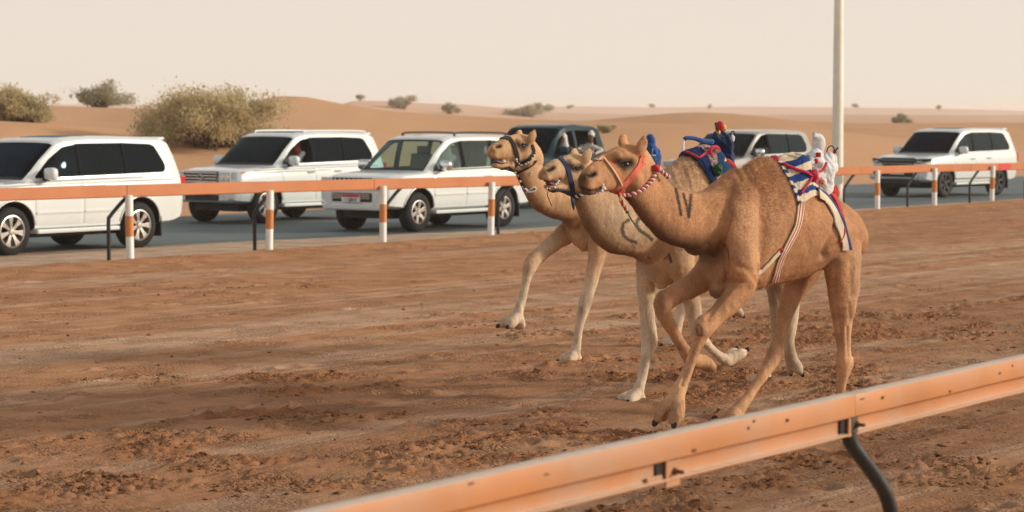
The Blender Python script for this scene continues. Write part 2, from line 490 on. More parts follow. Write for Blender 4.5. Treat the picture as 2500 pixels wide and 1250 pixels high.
# asphalt
def road_pt(u, v, z): return uv(u, v, z)
us = list(np.arange(-60, 400, 4.0))
vs_ = [V_ROADFAR, -35.0, -32.0, -29.8, -26.8]
V = [road_pt(u, v + (0.25 * math.sin(u * 0.9) + 0.2 * math.sin(u * 0.37 + 1) if k == 0 else 0), 0.006 + 0.02 * (1 - ((v + 32.2) / 5.4) ** 2)) for u in us for k, v in enumerate(vs_)]
nv = len(vs_)
Fc = [(i * nv + k, i * nv + k + 1, (i + 1) * nv + k + 1, (i + 1) * nv + k) for i in range(len(us) - 1) for k in range(nv - 1)]
M_asph = mat('asphalt', (0.095, 0.132, 0.142), 0.80, var=0.15, scale=0.9, bump=0.35, bscale=120.0, dust=((0.17, 0.165, 0.15), 0.30, 0.35))
road = mesh_obj('asphalt_road', V, Fc, M_asph, smooth=True)
tag(road, kind='structure')

# desert: one sheet to the horizon, dunes beyond the road
RIDGES = [  # distance, fall-off towards / away from the camera, crest line (photo column, row)
    (102, 26, 14, [(-900, 240), (-400, 252), (-100, 264), (0, 266), (60, 264), (130, 260), (200, 263), (330, 268), (450, 268), (600, 262), (660, 246), (700, 238.5), (760, 241), (850, 259), (950, 274), (1050, 282), (1200, 290), (1350, 297), (1500, 302), (2000, 312), (2600, 314)]),
    (74, 12, 9, [(-900, 300), (-300, 300), (0, 296), (140, 304), (300, 318), (480, 322), (640, 330), (800, 352), (1000, 372), (1300, 385), (2000, 400), (2600, 400)]),
    (145, 34, 22, [(-900, 300), (700, 300), (1100, 300), (1330, 301), (1450, 297), (1560, 287), (1640, 279.5), (1700, 277), (1780, 280), (1850, 288), (1920, 298), (2050, 302), (2300, 303), (2600, 301), (3200, 290)]),
    (330, 60, 60, [(-900, 275), (600, 275), (820, 268), (880, 248), (960, 249), (1040, 254), (1130, 256), (1230, 264), (1300, 274), (1500, 280), (3000, 284)]),
    (760, 200, 160, [(-900, 255), (800, 256), (1100, 258), (1250, 263), (1420, 259), (1600, 262), (1800, 261), (2000, 264), (2200, 266), (2350, 269), (2500, 274), (2800, 270), (3200, 265)]),
]
def desert_height(x, y):
    x, y = np.asarray(x, float), np.asarray(y, float)
    v = x * TL[0] + y * TL[1]
    far = sstep(-38.0, -50.0, v)
    h = 0.25 * (fbm(x * 0.09, y * 0.05, 4, 101) - 0.4)
    dist = np.sqrt(x * x + y * y)
    h = h + 2.1 * sstep(200, 900, dist)
    for Z0, wn, wf, pts in RIDGES:
        yc = Z0 * (1 + 0.10 * (vnoise(x / Z0 * 14, 0 * x, 131) - 0.5))
        P = np.array(pts, float)
        cz = HC + (285 - np.interp(CX + F * x / Z0, P[:, 0], P[:, 1])) * Z0 / F + 0.05
        d = y - yc
        bell = np.where(d < 0, np.exp(-(d / wn) ** 2), np.exp(-(d / wf) ** 2))
        h = np.maximum(h, cz * bell + 0.04 * (fbm(x * 0.3, y * 0.12, 3, 103) - 0.5)) if True else h
    h = h + 2.5 * sstep(1000, 4000, dist) + 0.3 * sstep(60, 300, dist) * (fbm(x * 0.03, y * 0.012, 4, 105) - 0.5)
    return -0.05 + (h + 0.05) * far
rad = np.array(geo(0.5, 60, 6, 6) + geo(61, 200, 0.8, 1.4) + geo(202, 1200, 3, 30) + geo(1230, 9000, 80, 900))
ang = np.radians(np.concatenate([np.arange(-180, -30, 6.0), np.arange(-30, 30, 0.14), np.arange(30, 181, 6.0)]))
DA, DR = np.meshgrid(ang, rad)
DX, DY = DR * np.sin(DA), DR * np.cos(DA)
DZ = desert_height(DX, DY)
nz = fbm(DX * 0.05, DY * 0.05, 4, 121)
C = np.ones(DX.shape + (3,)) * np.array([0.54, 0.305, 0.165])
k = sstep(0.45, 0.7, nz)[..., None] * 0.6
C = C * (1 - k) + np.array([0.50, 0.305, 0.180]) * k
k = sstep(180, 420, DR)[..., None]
C = C * (1 - k) + np.array([0.74, 0.54, 0.425]) * k  # sand paled with distance: far haze put into its colour
M_dune = vcol_material('dune_sand', 0.95, 0.25, 0.10, 0.35, 1.6, 9.0)
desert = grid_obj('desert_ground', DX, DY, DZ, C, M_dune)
tag(desert, kind='structure')
def desert_z(x, y): return float(desert_height(np.array([x]), np.array([y]))[0])
# ================================================================== guard rails and marker posts
M_orange = mat('orange_paint', (0.47, 0.200, 0.078), 0.5, var=0.14, scale=2.2, dust=((0.40, 0.27, 0.20), 0.7, 3.0), bump=0.05, bscale=30)
def settle_dust(m, rgb, amt):                       # dust lying on upward faces
    N, L = m.node_tree.nodes, m.node_tree.links; b = N['Principled BSDF']
    src = b.inputs['Base Color'].links[0].from_socket
    g = N.new('ShaderNodeNewGeometry'); sp = N.new('ShaderNodeSeparateXYZ'); L.new(g.outputs['True Normal'], sp.inputs[0])
    tc = N.new('ShaderNodeTexCoord'); nz = N.new('ShaderNodeTexNoise'); nz.inputs['Scale'].default_value = 14; nz.inputs['Detail'].default_value = 6; L.new(tc.outputs['Object'], nz.inputs['Vector'])
    mr = N.new('ShaderNodeMapRange'); mr.inputs[1].default_value = 0.55; mr.inputs[2].default_value = 0.95; mr.inputs[4].default_value = amt; L.new(sp.outputs['Z'], mr.inputs[0])
    ml = N.new('ShaderNodeMath'); ml.operation = 'MULTIPLY'; m2 = N.new('ShaderNodeMapRange'); m2.inputs[1].default_value = 0.25; m2.inputs[2].default_value = 0.5; m2.inputs[3].default_value = 0.55
    L.new(nz.outputs[0], m2.inputs[0]); L.new(mr.outputs[0], ml.inputs[0]); L.new(m2.outputs[0], ml.inputs[1])
    mx = N.new('ShaderNodeMix'); mx.data_type = 'RGBA'; L.new(ml.outputs[0], mx.inputs[0]); L.new(src, mx.inputs[6]); mx.inputs[7].default_value = (*rgb, 1); L.new(mx.outputs[2], b.inputs['Base Color'])
settle_dust(M_orange, (0.56, 0.48, 0.39), 0.9)
M_orange_far = mat('orange_paint_far', (0.47, 0.145, 0.036), 0.5, var=0.10, scale=1.5, dust=((0.46, 0.25, 0.15), 0.2, 2.0))
M_black = mat('black_steel', (0.010, 0.013, 0.018), 0.42, spec=0.4, dust=((0.05, 0.045, 0.04), 0.3, 9.0), bump=0.1, bscale=60)
M_white = mat('white_paint', (0.78, 0.78, 0.75), 0.5, var=0.05, scale=5, dust=(SANDDUST, 0.25, 4.0))
M_rust = mat('rusted_steel', (0.11, 0.05, 0.025), 0.8, var=0.4, scale=60)
M_darkplate = mat('galvanised_plate', (0.075, 0.08, 0.08), 0.5, metal=0.4, var=0.3, scale=30)
M_pinkred = mat('red_paint', (0.55, 0.03, 0.03), 0.5)

# ---- near rail (it converges slightly with the far one)
ZN = 1.165
NTH = R(34.1)
NB = np.array([math.sin(NTH), math.cos(NTH), 0.0]); NL = np.array([math.cos(NTH), -math.sin(NTH), 0.0]); VN = -4.07
NROT = Matrix.Rotation(-NTH + math.pi / 2, 3, 'Z')
RH = 0.165
def nuv(u, v, z): return NB * u + NL * (VN + v) + np.array([0, 0, z])
nr = empty('guard_rail', (0, 0, 0))
tag(nr, 'orange steel guard rail sloping past the running camels on a bent black post', 'guard rail')
def channel_profile(hgt, dep):
    """section in (across, up): a box cap, a recessed web and a bottom lip, open side to the camera (+)"""
    return [(0, 0), (dep, 0), (dep, -hgt * 0.52), (dep - 0.012, -hgt * 0.545), (dep - 0.036, -hgt * 0.555), (dep - 0.046, -hgt * 0.58),
            (dep - 0.046, -hgt * 0.93), (dep - 0.036, -hgt * 0.945), (dep - 0.020, -hgt * 0.95), (dep - 0.020, -hgt), (0, -hgt)]
prof = channel_profile(RH, 0.070)
u_post = float(onplane(2066, 1058, NL, VN - 0.04) @ NB)
u_splice = float(onplane(1618, 1162, NL, VN - 0.04) @ NB)
for ua, ub in ((u_post - 12.0, u_post - 6.004), (u_post - 5.996, u_post - 0.0004), (u_post + 0.0004, u_post + 6.0), (u_post + 6.008, u_post + 12.0)):
    ul = np.linspace(ua, ub, 25); n = len(prof); V = []
    for u in ul:
        w = 0.0025 * math.sin(u * 2.1) + 0.002 * math.sin(u * 5.3)            # knocks from years of use
        for p, q in prof: V.append(nuv(u, p - 0.070 + w, ZN + q + 0.6 * w))
    Fc = [(i * n + k, i * n + (k + 1) % n, (i + 1) * n + (k + 1) % n, (i + 1) * n + k) for i in range(len(ul) - 1) for k in range(n)]
    Fc += [tuple(range(n)), tuple(range(len(ul) * n - 1, (len(ul) - 1) * n - 1, -1))]
    bmo = MB().add(V, Fc).build('beam', M_orange, nr, bevel=0.003)
    autosmooth(bmo, 40)
zb = ZN - RH
def near_bits(u, plate_mat, name, du0, du1, h0, h1, vout):
    return MB().box(nuv(u + (du0 + du1) / 2, vout, (h0 + h1) / 2), (abs(du1 - du0), 0.010, abs(h1 - h0)), NROT).build(name, plate_mat, nr, bevel=0.002)
def bolt(u, z, v0):
    a, b = nuv(u, v0, z), nuv(u, v0 + 0.04, z)
    return MB().tube([a, a + (b - a) * 0.3], 0.013, 6).tube([a, b], 0.007, 8).build('bolt', M_rust, nr)
hw = RH * 0.42
near_bits(u_splice, M_black, 'splice_gap', -0.050, -0.010, zb + 0.012, zb + hw, -0.042)
near_bits(u_splice, M_orange, 'splice_plate', 0.0, 0.095, zb - 0.022, zb + hw, -0.030)
near_bits(u_splice, M_orange, 'folded_tab', -0.12, -0.02, zb + 0.004, zb + 0.026, -0.034)
bolt(u_splice + 0.05, zb + 0.030, -0.027)
near_bits(u_post, M_black, 'splice_gap', -0.055, -0.010, zb + 0.012, zb + hw, -0.042)
near_bits(u_post, M_orange, 'splice_plate', -0.010, 0.010, zb - 0.004, zb + hw, -0.028)
near_bits(u_post, M_darkplate, 'post_bracket', 0.012, 0.066, zb - 0.022, zb + hw + 0.004, -0.026)
bolt(u_post + 0.048, zb + 0.04, -0.022)
for (px, py) in ((1922, 1026), (1690, 1100), (1826, 1045), (2470, 893)):
    P = onplane(px, py, NL, VN)
    MB().tube([P - NL * 0.004, P + NL * 0.005], 0.006, 8).build('bolt_hole', M_rust, nr)
rnr = np.random.RandomState(4)
for k in range(9):                                  # rust chips on the cap
    u = u_post + rnr.uniform(-3.5, 1.6)
    MB().box(nuv(u, 0.003, ZN - rnr.uniform(0.008, 0.075)), (rnr.uniform(0.008, 0.03), 0.003, rnr.uniform(0.004, 0.012)), NROT).build('rust_chip', M_rust, nr)
def crom(P, n=8):
    P = np.array(P, float); Q = np.vstack([2 * P[0] - P[1], P, 2 * P[-1] - P[-2]]); out = []
    for i in range(1, len(Q) - 2):
        for k in range(n):
            t = k / n; a, b, c, d = Q[i - 1], Q[i], Q[i + 1], Q[i + 2]
            out.append(0.5 * (2 * b + (c - a) * t + (2 * a - 5 * b + 4 * c - d) * t * t + (3 * b - a - 3 * c + d) * t ** 3))
    out.append(P[-1]); return np.array(out)
# bent post: leaves the bracket, swings back and down, then straight into the ground
pp = [(0.03, -0.045, zb + 0.02), (0.04, -0.040, zb - 0.03), (0.10, -0.02, zb - 0.10), (0.18, 0.0, zb - 0.18), (0.24, 0.02, zb - 0.26), (0.275, 0.03, zb - 0.36), (0.28, 0.03, zb - 0.48), (0.28, 0.03, -0.2)]
def near_post(u0):
    MB().tube([nuv(u0 + a, b, c) for a, b, c in crom(pp)], 0.030, 16).build('post', M_black, nr, smooth=True)
near_post(u_post)
for k in (-3.0, 3.0, 6.0): near_post(u_post + k)

# ---- far rail
fr = empty('guard_rail', (0, 0, 0))
tag(fr, 'orange guard rail on bent black posts between the track and the asphalt road', 'guard rail')
def far_rail_ztop(u): return float(np.interp(u, [25, 56, 90], [1.165, 1.09, 1.03]))
RAIL_PTS = [(-60, 477), (0, 475), (600, 458), (1250, 441.5), (2050, 418), (2300, 410), (2500, 406), (2700, 402)]   # lower-middle of the beam in the photo
vfar = V_FAR + 0.12
rp = np.array([onplane(x, y, TL, vfar) for x, y in RAIL_PTS])
ru, rz = rp @ TB, rp[:, 2]
def beam_z(u): return float(np.interp(u, np.concatenate([[ru[0] - 30], ru, [ru[-1] + 60]]), np.concatenate([[rz[0]], rz, [rz[-1]]])))
sec = [(-0.05, 0.095), (0.04, 0.095), (0.04, -0.085), (0.025, -0.095), (-0.05, -0.095)]
joints = [ru[0] - 25, ru[0] - 3.0]
while joints[-1] < ru[-1] + 30: joints.append(joints[-1] + 6.0)
for a, b in zip(joints[:-1], joints[1:]):
    ul = np.linspace(a + 0.004, b - 0.004, 9); V = []; n = len(sec)
    for u in ul:
        for p, q in sec: V.append(uv(u, vfar + p, beam_z(u) + q))
    Fc = [(i * n + k, i * n + (k + 1) % n, (i + 1) * n + (k + 1) % n, (i + 1) * n + k) for i in range(len(ul) - 1) for k in range(n)]
    Fc += [tuple(range(n)), tuple(range(len(ul) * n - 1, (len(ul) - 1) * n - 1, -1))]
    MB().add(V, Fc).build('beam', M_orange_far, fr, bevel=0.006)
# faded red paint on one stretch
P = onplane(2453, 408, TL, vfar + 0.042); u0 = float(P @ TB)
m = MB(); m.box(uv(u0, vfar + 0.043, beam_z(u0)), (0.75, 0.006, 0.176), Matrix.Rotation(-TH + math.pi / 2, 3, 'Z'))
m.build('red_paint_patch', M_pinkred, fr)
# bent black posts: straight up, then leaning over to the beam
BLACK = [(-85, 662), (266, 641), (622, 613), (940, 593), (1216, 571), (1440, 556), (1640, 545), (1810, 535), (1945, 527), (2060, 520), (2215, 514), (2367, 505), (2502, 498), (2625, 492)]
for x, y in BLACK:
    d = ray(x, y); tt = (vfar - 0.10) / float(d @ TL); u0, v0 = tt * float(d @ TB), vfar - 0.10
    zt = beam_z(u0 + 0.30)
    lean = 0.34
    path = crom([(0, 0, -0.35), (0, 0, 0.2), (0, 0, zt - 0.46), (0.03, 0.01, zt - 0.38), (lean * 0.6, (vfar - v0) * 0.6, zt - 0.19), (lean, vfar - v0, zt - 0.07)], 6)
    MB().tube([uv(u0 + a, v0 + b, c) for a, b, c in path], 0.031, 12).build('post', M_black, fr, smooth=True)

# ---- white and orange marker posts
def marker_proto():
    r = empty('marker_post')
    def cyl(z0, z1, rr, top=False):
        pr = [(rr, z0), (rr, z1)]
        if top: pr = [(0.001, z0), (rr, z0), (rr, z1 - 0.015), (rr - 0.012, z1), (0.001, z1)]
        return MB().lathe(pr, 'z', 20)
    cyl(-0.3, 1.04, 0.062, True).build('post', M_white, r, auto=40)
    cyl(0.40, 0.72, 0.0645).build('orange_band', mat('orange_band_paint', (0.62, 0.215, 0.045), 0.5, dust=(SANDDUST, 0.3, 5.0)), r, smooth=True)
    return r
WHITE = [(-30, 657), (318, 638), (657, 615), (935, 596), (1198, 573), (1420, 560), (1610, 549), (1775, 539), (1915, 530), (2030, 522), (2142, 516), (2281, 508), (2421, 501), (2545, 494)]
mp = marker_proto()
for i, (x, y) in enumerate(WHITE):
    o = mp if i == 0 else copy_tree(mp)
    d = ray(x, y); G = d * ((V_FAR + 0.22) / float(d @ TL))
    o.location = (G[0], G[1], 0.0)
    o.rotation_euler = (R(random.Random(i).uniform(-1.5, 1.5)), R(random.Random(i + 50).uniform(-1.5, 1.5)), 0)
    s = 1.0 if x < 2000 else 0.94
    o.scale = (1, 1, s)
    where = {0: 'beside the front wheel of the plain-roofed car', 1: 'in front of the rear wheel of the plain-roofed car', 2: 'in front of the car with white roof rails', 3: 'by the front bumper of the car with black roof rails',
             4: 'by the rear wheel of the car with black roof rails', 10: 'by the front bumper of the car with black wheels', 11: 'beside the front wheel of the car with black wheels', 12: 'by the rear wheel of the car with black wheels', 13: 'past the tail of the car with black wheels'}
    tag(o, 'white orange-banded marker post ' + where.get(i, 'along the rail stretch behind the camels'), 'post', 'marker posts along the far rail')

# ---- lamp post beyond the far rail
LP = gnd(2044, 503)
lp = empty('lamp_post', LP)
tag(lp, 'tall pale lamp post between the far guard rail and the road', 'lamp post')
M_pole = mat('cream_paint', (0.86, 0.83, 0.72), 0.45, var=0.06, scale=3, dust=(SANDDUST, 0.2, 2.0))
m = MB()
V = []; nn = 12
for z, r in ((-0.2, 0.150), (4.0, 0.128), (9.0, 0.085)):
    for k in range(nn):
        a = 2 * math.pi * k / nn
        V.append((r * math.cos(a), r * math.sin(a), z))
m.add(V, [(i * nn + k, i * nn + (k + 1) % nn, (i + 1) * nn + (k + 1) % nn, (i + 1) * nn + k) for i in range(2) for k in range(nn)] + [tuple(range(2 * nn, 3 * nn))])
m.build('pole', M_pole, lp, auto=40)
MB().box((0, 0, 0.04), (0.42, 0.42, 0.06)).build('base_plate', M_darkplate, lp, bevel=0.01)
MB().box((0.06, -0.135, 0.75), (0.11, 0.03, 0.36)).build('hatch', M_pole, lp, bevel=0.006)
MB().tube([(0, 0, 8.8), (0.1, -0.1, 9.1), (1.2, -1.0, 9.45)], 0.035, 10).build('arm', M_pole, lp, smooth=True)
MB().box((1.35, -1.13, 9.46), (0.55, 0.26, 0.10), Matrix.Rotation(R(-40), 3, 'Z')).build('lamp_head', M_darkplate, lp, bevel=0.02)
# ================================================================== vehicles
def glass_mat(name, tint, refl_tint=(0.75, 0.85, 0.9)):
    if name in MATS: return MATS[name]
    m = bpy.data.materials.new(name); m.use_nodes = True
    N, L = m.node_tree.nodes, m.node_tree.links
    N.remove(N['Principled BSDF'])
    out = [n for n in N if n.type == 'OUTPUT_MATERIAL'][0]
    t = N.new('ShaderNodeBsdfTransparent'); t.inputs[0].default_value = (*tint, 1)
    g = N.new('ShaderNodeBsdfGlossy'); g.inputs['Roughness'].default_value = 0.03; g.inputs['Color'].default_value = (*refl_tint, 1)
    fr = N.new('ShaderNodeLayerWeight'); fr.inputs['Blend'].default_value = 0.5
    p5 = N.new('ShaderNodeMath'); p5.operation = 'POWER'; p5.inputs[1].default_value = 4.0; L.new(fr.outputs['Facing'], p5.inputs[0])
    sl = N.new('ShaderNodeMath'); sl.operation = 'MULTIPLY_ADD'; sl.inputs[1].default_value = 0.6; sl.inputs[2].default_value = 0.012; L.new(p5.outputs[0], sl.inputs[0])
    mx = N.new('ShaderNodeMixShader')
    L.new(sl.outputs[0], mx.inputs[0]); L.new(t.outputs[0], mx.inputs[1]); L.new(g.outputs[0], mx.inputs[2])
    L.new(mx.outputs[0], out.inputs['Surface'])
    MATS[name] = m
    return m
G_DARK = glass_mat('tinted_glass', (0.08, 0.13, 0.17), (0.36, 0.52, 0.68))
G_MID = glass_mat('blue_tinted_glass', (0.22, 0.32, 0.36), (0.6, 0.78, 0.88))
G_CLEAR = glass_mat('green_tinted_glass', (0.80, 0.91, 0.90))
M_carwhite = mat('white_car_paint', (0.69, 0.745, 0.755), 0.28, spec=0.5, coat=0.7, dust=((0.58, 0.58, 0.54), 0.2, 1.3))
M_carsilver = mat('silver_car_paint', (0.36, 0.355, 0.34), 0.25, spec=0.2, metal=0.1, coat=0.6, dust=((0.36, 0.32, 0.27), 0.3, 1.3))
M_carteal = mat('dark_teal_car_paint', (0.006, 0.034, 0.050), 0.22, spec=0.12, coat=0.12, dust=((0.03, 0.05, 0.06), 0.3, 1.5))
M_rubber = mat('tyre_rubber', (0.014, 0.016, 0.020), 0.8, spec=0.3, dust=((0.07, 0.055, 0.045), 0.4, 4.0))
M_trim = mat('black_trim', (0.010, 0.013, 0.017), 0.6, dust=((0.05, 0.045, 0.04), 0.25, 3.0))
M_chrome = mat('chrome', (0.75, 0.76, 0.78), 0.16, metal=1.0)
M_alloy = mat('alloy_rim', (0.58, 0.57, 0.55), 0.30, metal=0.85, dust=((0.32, 0.24, 0.17), 0.45, 6.0))
M_inter = mat('cabin_lining', (0.030, 0.028, 0.027), 0.9)
M_seat = mat('seat_leather', (0.10, 0.085, 0.075), 0.7)
M_lens = mat('headlamp_lens', (0.62, 0.66, 0.70), 0.12, spec=0.8, coat=1.0)
M_bulb = mat('headlamp_bulb', (0.85, 0.83, 0.76), 0.2, metal=0.3, coat=1.0)
M_amber = mat('amber_lens', (0.75, 0.16, 0.02), 0.25, coat=0.8)
M_red = mat('red_lens', (0.50, 0.012, 0.02), 0.25, coat=0.8)
M_plate = mat('plate_white', (0.72, 0.72, 0.70), 0.5)
M_platered = mat('plate_red', (0.55, 0.03, 0.035), 0.5)
M_ink = mat('plate_ink', (0.02, 0.02, 0.025), 0.6)

class Car:
    """a car body lofted from cross-sections; x forward, y left, z up, wheels on z = 0"""
    def __init__(s, L, W, keys, roof_w, body_mat, wheels, r_wheel, zb=0.42):
        # keys: x -> bottom z, belt z, top z (centre), half width factor, top-edge half width factor
        s.K = np.array(sorted(keys)); s.W = W; s.L = L; s.mat = body_mat; s.wheels = wheels; s.rw = r_wheel
    def sec(s, x):
        K = s.K
        zb, zl, zt, w, wt = [float(np.interp(x, K[:, 0], K[:, k])) for k in range(1, 6)]
        w *= s.W / 2; wt *= s.W / 2
        zm = zb + 0.55 * (zl - zb)
        gh = zt - zl
        e = min(0.07, 0.30 * gh + 0.005)
        return [(0.0, zb), (w * 0.84, zb), (w * 0.965, zb + 0.05), (w * 1.0, zb + 0.40 * (zl - zb)), (w * 1.0, zm + 0.2 * (zl - zb)), (w * 0.985, zl - 0.06), (w * 0.955, zl),
                (w * 0.955 * 0.5 + wt * 0.5 + 0.012, zl + 0.5 * (gh - e)), (wt, zl + (gh - e)), (wt - 0.05, zt - e * 0.45), (wt - 0.14, zt - e * 0.18), (wt * 0.45, zt - e * 0.05), (0.0, zt)]
    def loft(s, x0, x1, shrink=0.0, ztop=0.0, zfloor=None, n=90):
        xs = list(np.linspace(x0, x1, n))
        xs = sorted(set([round(v, 4) for v in xs] + [round(float(k), 4) for k in s.K[:, 0] if x0 < k < x1]))
        V, Fc = [], []
        for x in xs:
            half = s.sec(x)
            if shrink:
                half = [(max(0, y - shrink), max(zfloor, min(z, half[-1][1] - ztop))) for y, z in half]
                half[0] = (0, zfloor); half[1] = (half[6][0] * 0.98, zfloor)
                half = [half[0], half[1]] + [(max(0.0, y), z) for y, z in half[6:]]
            full = half + [(-y, z) for y, z in half[-2:0:-1]]
            V += [(x, y, z) for y, z in full]
        k = len(full)
        for i in range(len(xs) - 1):
            for j in range(k):
                Fc.append((i * k + j, i * k + (j + 1) % k, (i + 1) * k + (j + 1) % k, (i + 1) * k + j))
        Fc += [tuple(range(k)), tuple(range((len(xs)) * k - 1, (len(xs) - 1) * k - 1, -1))]
        return V, Fc
    def side_y(s, x, z):
        p = s.sec(x)[1:9]
        return float(np.interp(z, [q[1] for q in p], [q[0] for q in p]))
    def top_z(s, x, y):
        p = s.sec(x)[8:][::-1]
        return float(np.interp(abs(y), [q[0] for q in p], [q[1] for q in p]))
    # --- patches lying on the skin
    def side_grid(s, x0, x1, lo, hi, nx=14, nz=6, sgn=1):
        G = []
        for i in range(nx + 1):
            x = x0 + (x1 - x0) * i / nx
            a, b = lo(x) if callable(lo) else lo, hi(x) if callable(hi) else hi
            G.append([np.array([x, sgn * s.side_y(x, a + (b - a) * j / nz), a + (b - a) * j / nz]) for j in range(nz + 1)])
        return G
    def top_grid(s, x0, x1, y0, y1, nx=8, ny=12, xf=None):
        G = []
        for i in range(nx + 1):
            t = i / nx; row = []
            for j in range(ny + 1):
                q = j / ny
                xx = x0 + (x1 - x0) * t
                a, b = y0(xx) if callable(y0) else y0, y1(xx) if callable(y1) else y1
                y = a + (b - a) * q
                xb = xx - (xf(y) if xf else 0)
                row.append(np.array([xb, y, s.top_z(xb, y)]))
            G.append(row)
        return G
def grid_normals(G):
    A = np.array(G); du = np.gradient(A, axis=0); dv = np.gradient(A, axis=1)
    n = np.cross(du, dv); n /= np.linalg.norm(n, axis=2)[..., None] + 1e-9
    return A, n
def slab(G, out, inn, flip=None):
    """closed slab around a patch, from inn below to out above the skin; flip says which way is out"""
    A, n = grid_normals(G)
    c = A.reshape(-1, 3).mean(0)
    if (n.reshape(-1, 3).mean(0) @ np.array(flip)) < 0: n = -n
    a, b = A.shape[:2]
    V = np.concatenate([(A + n * out).reshape(-1, 3), (A + n * inn).reshape(-1, 3)])
    i = lambda k, r, t: t * a * b + k * b + r
    Fc = []
    for k in range(a - 1):
        for r in range(b - 1):
            Fc.append((i(k, r, 0), i(k + 1, r, 0), i(k + 1, r + 1, 0), i(k, r + 1, 0)))
            Fc.append((i(k, r, 1), i(k, r + 1, 1), i(k + 1, r + 1, 1), i(k + 1, r, 1)))
    for k in range(a - 1):
        for r in (0, b - 1): Fc.append((i(k, r, 0), i(k + 1, r, 0), i(k + 1, r, 1), i(k, r, 1)))
    for r in range(b - 1):
        for k in (0, a - 1): Fc.append((i(k, r, 0), i(k, r + 1, 0), i(k, r + 1, 1), i(k, r, 1)))
    return V, Fc
def cut(body, cutter_mb, material):
    c = cutter_mb.build('cutter', material)
    md = body.modifiers.new('b', 'BOOLEAN'); md.operation = 'DIFFERENCE'; md.solver = 'EXACT'; md.object = c
    try: md.material_mode = 'TRANSFER'
    except Exception: pass
    dg = bpy.context.evaluated_depsgraph_get(); dg.update()
    me = bpy.data.meshes.new_from_object(body.evaluated_get(dg))
    body.modifiers.clear(); old = body.data; body.data = me; me.name = old.name
    bpy.data.meshes.remove(old); bpy.data.objects.remove(c)

def wheel_proto(r, w, rim_r, spokes, style, rim_mat):
    e = empty('wheel')
    ty = MB().lathe([(rim_r - 0.01, -w / 2 + 0.02), (rim_r + 0.02, -w / 2), (r - 0.05, -w / 2 + 0.004), (r - 0.012, -w / 2 + 0.03), (r, -w / 2 + 0.06), (r, w / 2 - 0.06), (r - 0.012, w / 2 - 0.03), (r - 0.05, w / 2 - 0.004),
                     (rim_r + 0.02, w / 2), (rim_r - 0.01, w / 2 - 0.02)], 'y', 44).build('tyre', M_rubber, e, auto=50)
    m = MB().lathe([(rim_r - 0.03, -w / 2 + 0.03), (rim_r, w / 2 - 0.015), (rim_r - 0.022, w / 2 - 0.012), (rim_r - 0.035, w / 2 - 0.05), (rim_r - 0.05, 0.0)], 'y', 44)
    rim = m.build('rim', rim_mat, e, auto=40)
    MB().lathe([(0.001, w / 2 - 0.13), (rim_r - 0.03, w / 2 - 0.13)], 'y', 30).build('brake_disc', M_trim, e)
    for k in range(spokes):
        a0 = 2 * math.pi * k / spokes
        sp = MB()
        for da in ((-0.13, 0.13) if style == 'twin' else (0.0,)):
            pts = []
            wd = 0.020 if style == 'twin' else 0.034
            P = []
            for rr, ww, yy in ((0.05, wd * 1.15, w / 2 - 0.035), (rim_r * 0.55, wd, w / 2 - 0.028), (rim_r - 0.012, wd * 1.25, w / 2 - 0.022)):
                aa = a0 + da * (rr / rim_r)
                ct, st = math.cos(aa), math.sin(aa)
                for sx in (-1, 1):
                    for dy in (0, -0.035):
                        P.append((rr * ct - sx * ww * st, yy + dy, rr * st + sx * ww * ct))
            f = []
            for i in range(2):
                b = i * 4
                f += [(b, b + 2, b + 6, b + 4), (b + 1, b + 5, b + 7, b + 3), (b, b + 4, b + 5, b + 1), (b + 2, b + 3, b + 7, b + 6)]
            f += [(0, 1, 3, 2), (8, 10, 11, 9)]
            sp.add(P, f)
        sp.build('spoke', rim_mat, rim, bevel=0.004)
    MB().lathe([(0.001, w / 2 - 0.012), (0.05, w / 2 - 0.014), (0.062, w / 2 - 0.03), (0.062, w / 2 - 0.08)], 'y', 20).build('hub_cap', rim_mat, rim, auto=40)
    return e

def headform(m, c, r=0.1):
    m.ball(c, (r * 0.95, r * 0.82, r * 1.18))

def car_place(root, px, py, v_off_local, x_local, yaw=0.0):
    """put the car so that its local point (x_local, v_off_local, 0) stands at photo pixel (px,py) on the road"""
    G = gnd(px, py, 0.02)
    fwd = -TB; a = math.atan2(fwd[1], fwd[0]) + yaw
    f, l = np.array([math.cos(a), math.sin(a), 0]), np.array([-math.sin(a), math.cos(a), 0])
    o = G - f * x_local - l * v_off_local
    root.location = (o[0], o[1], 0.018)
    root.rotation_euler = (0, 0, a)

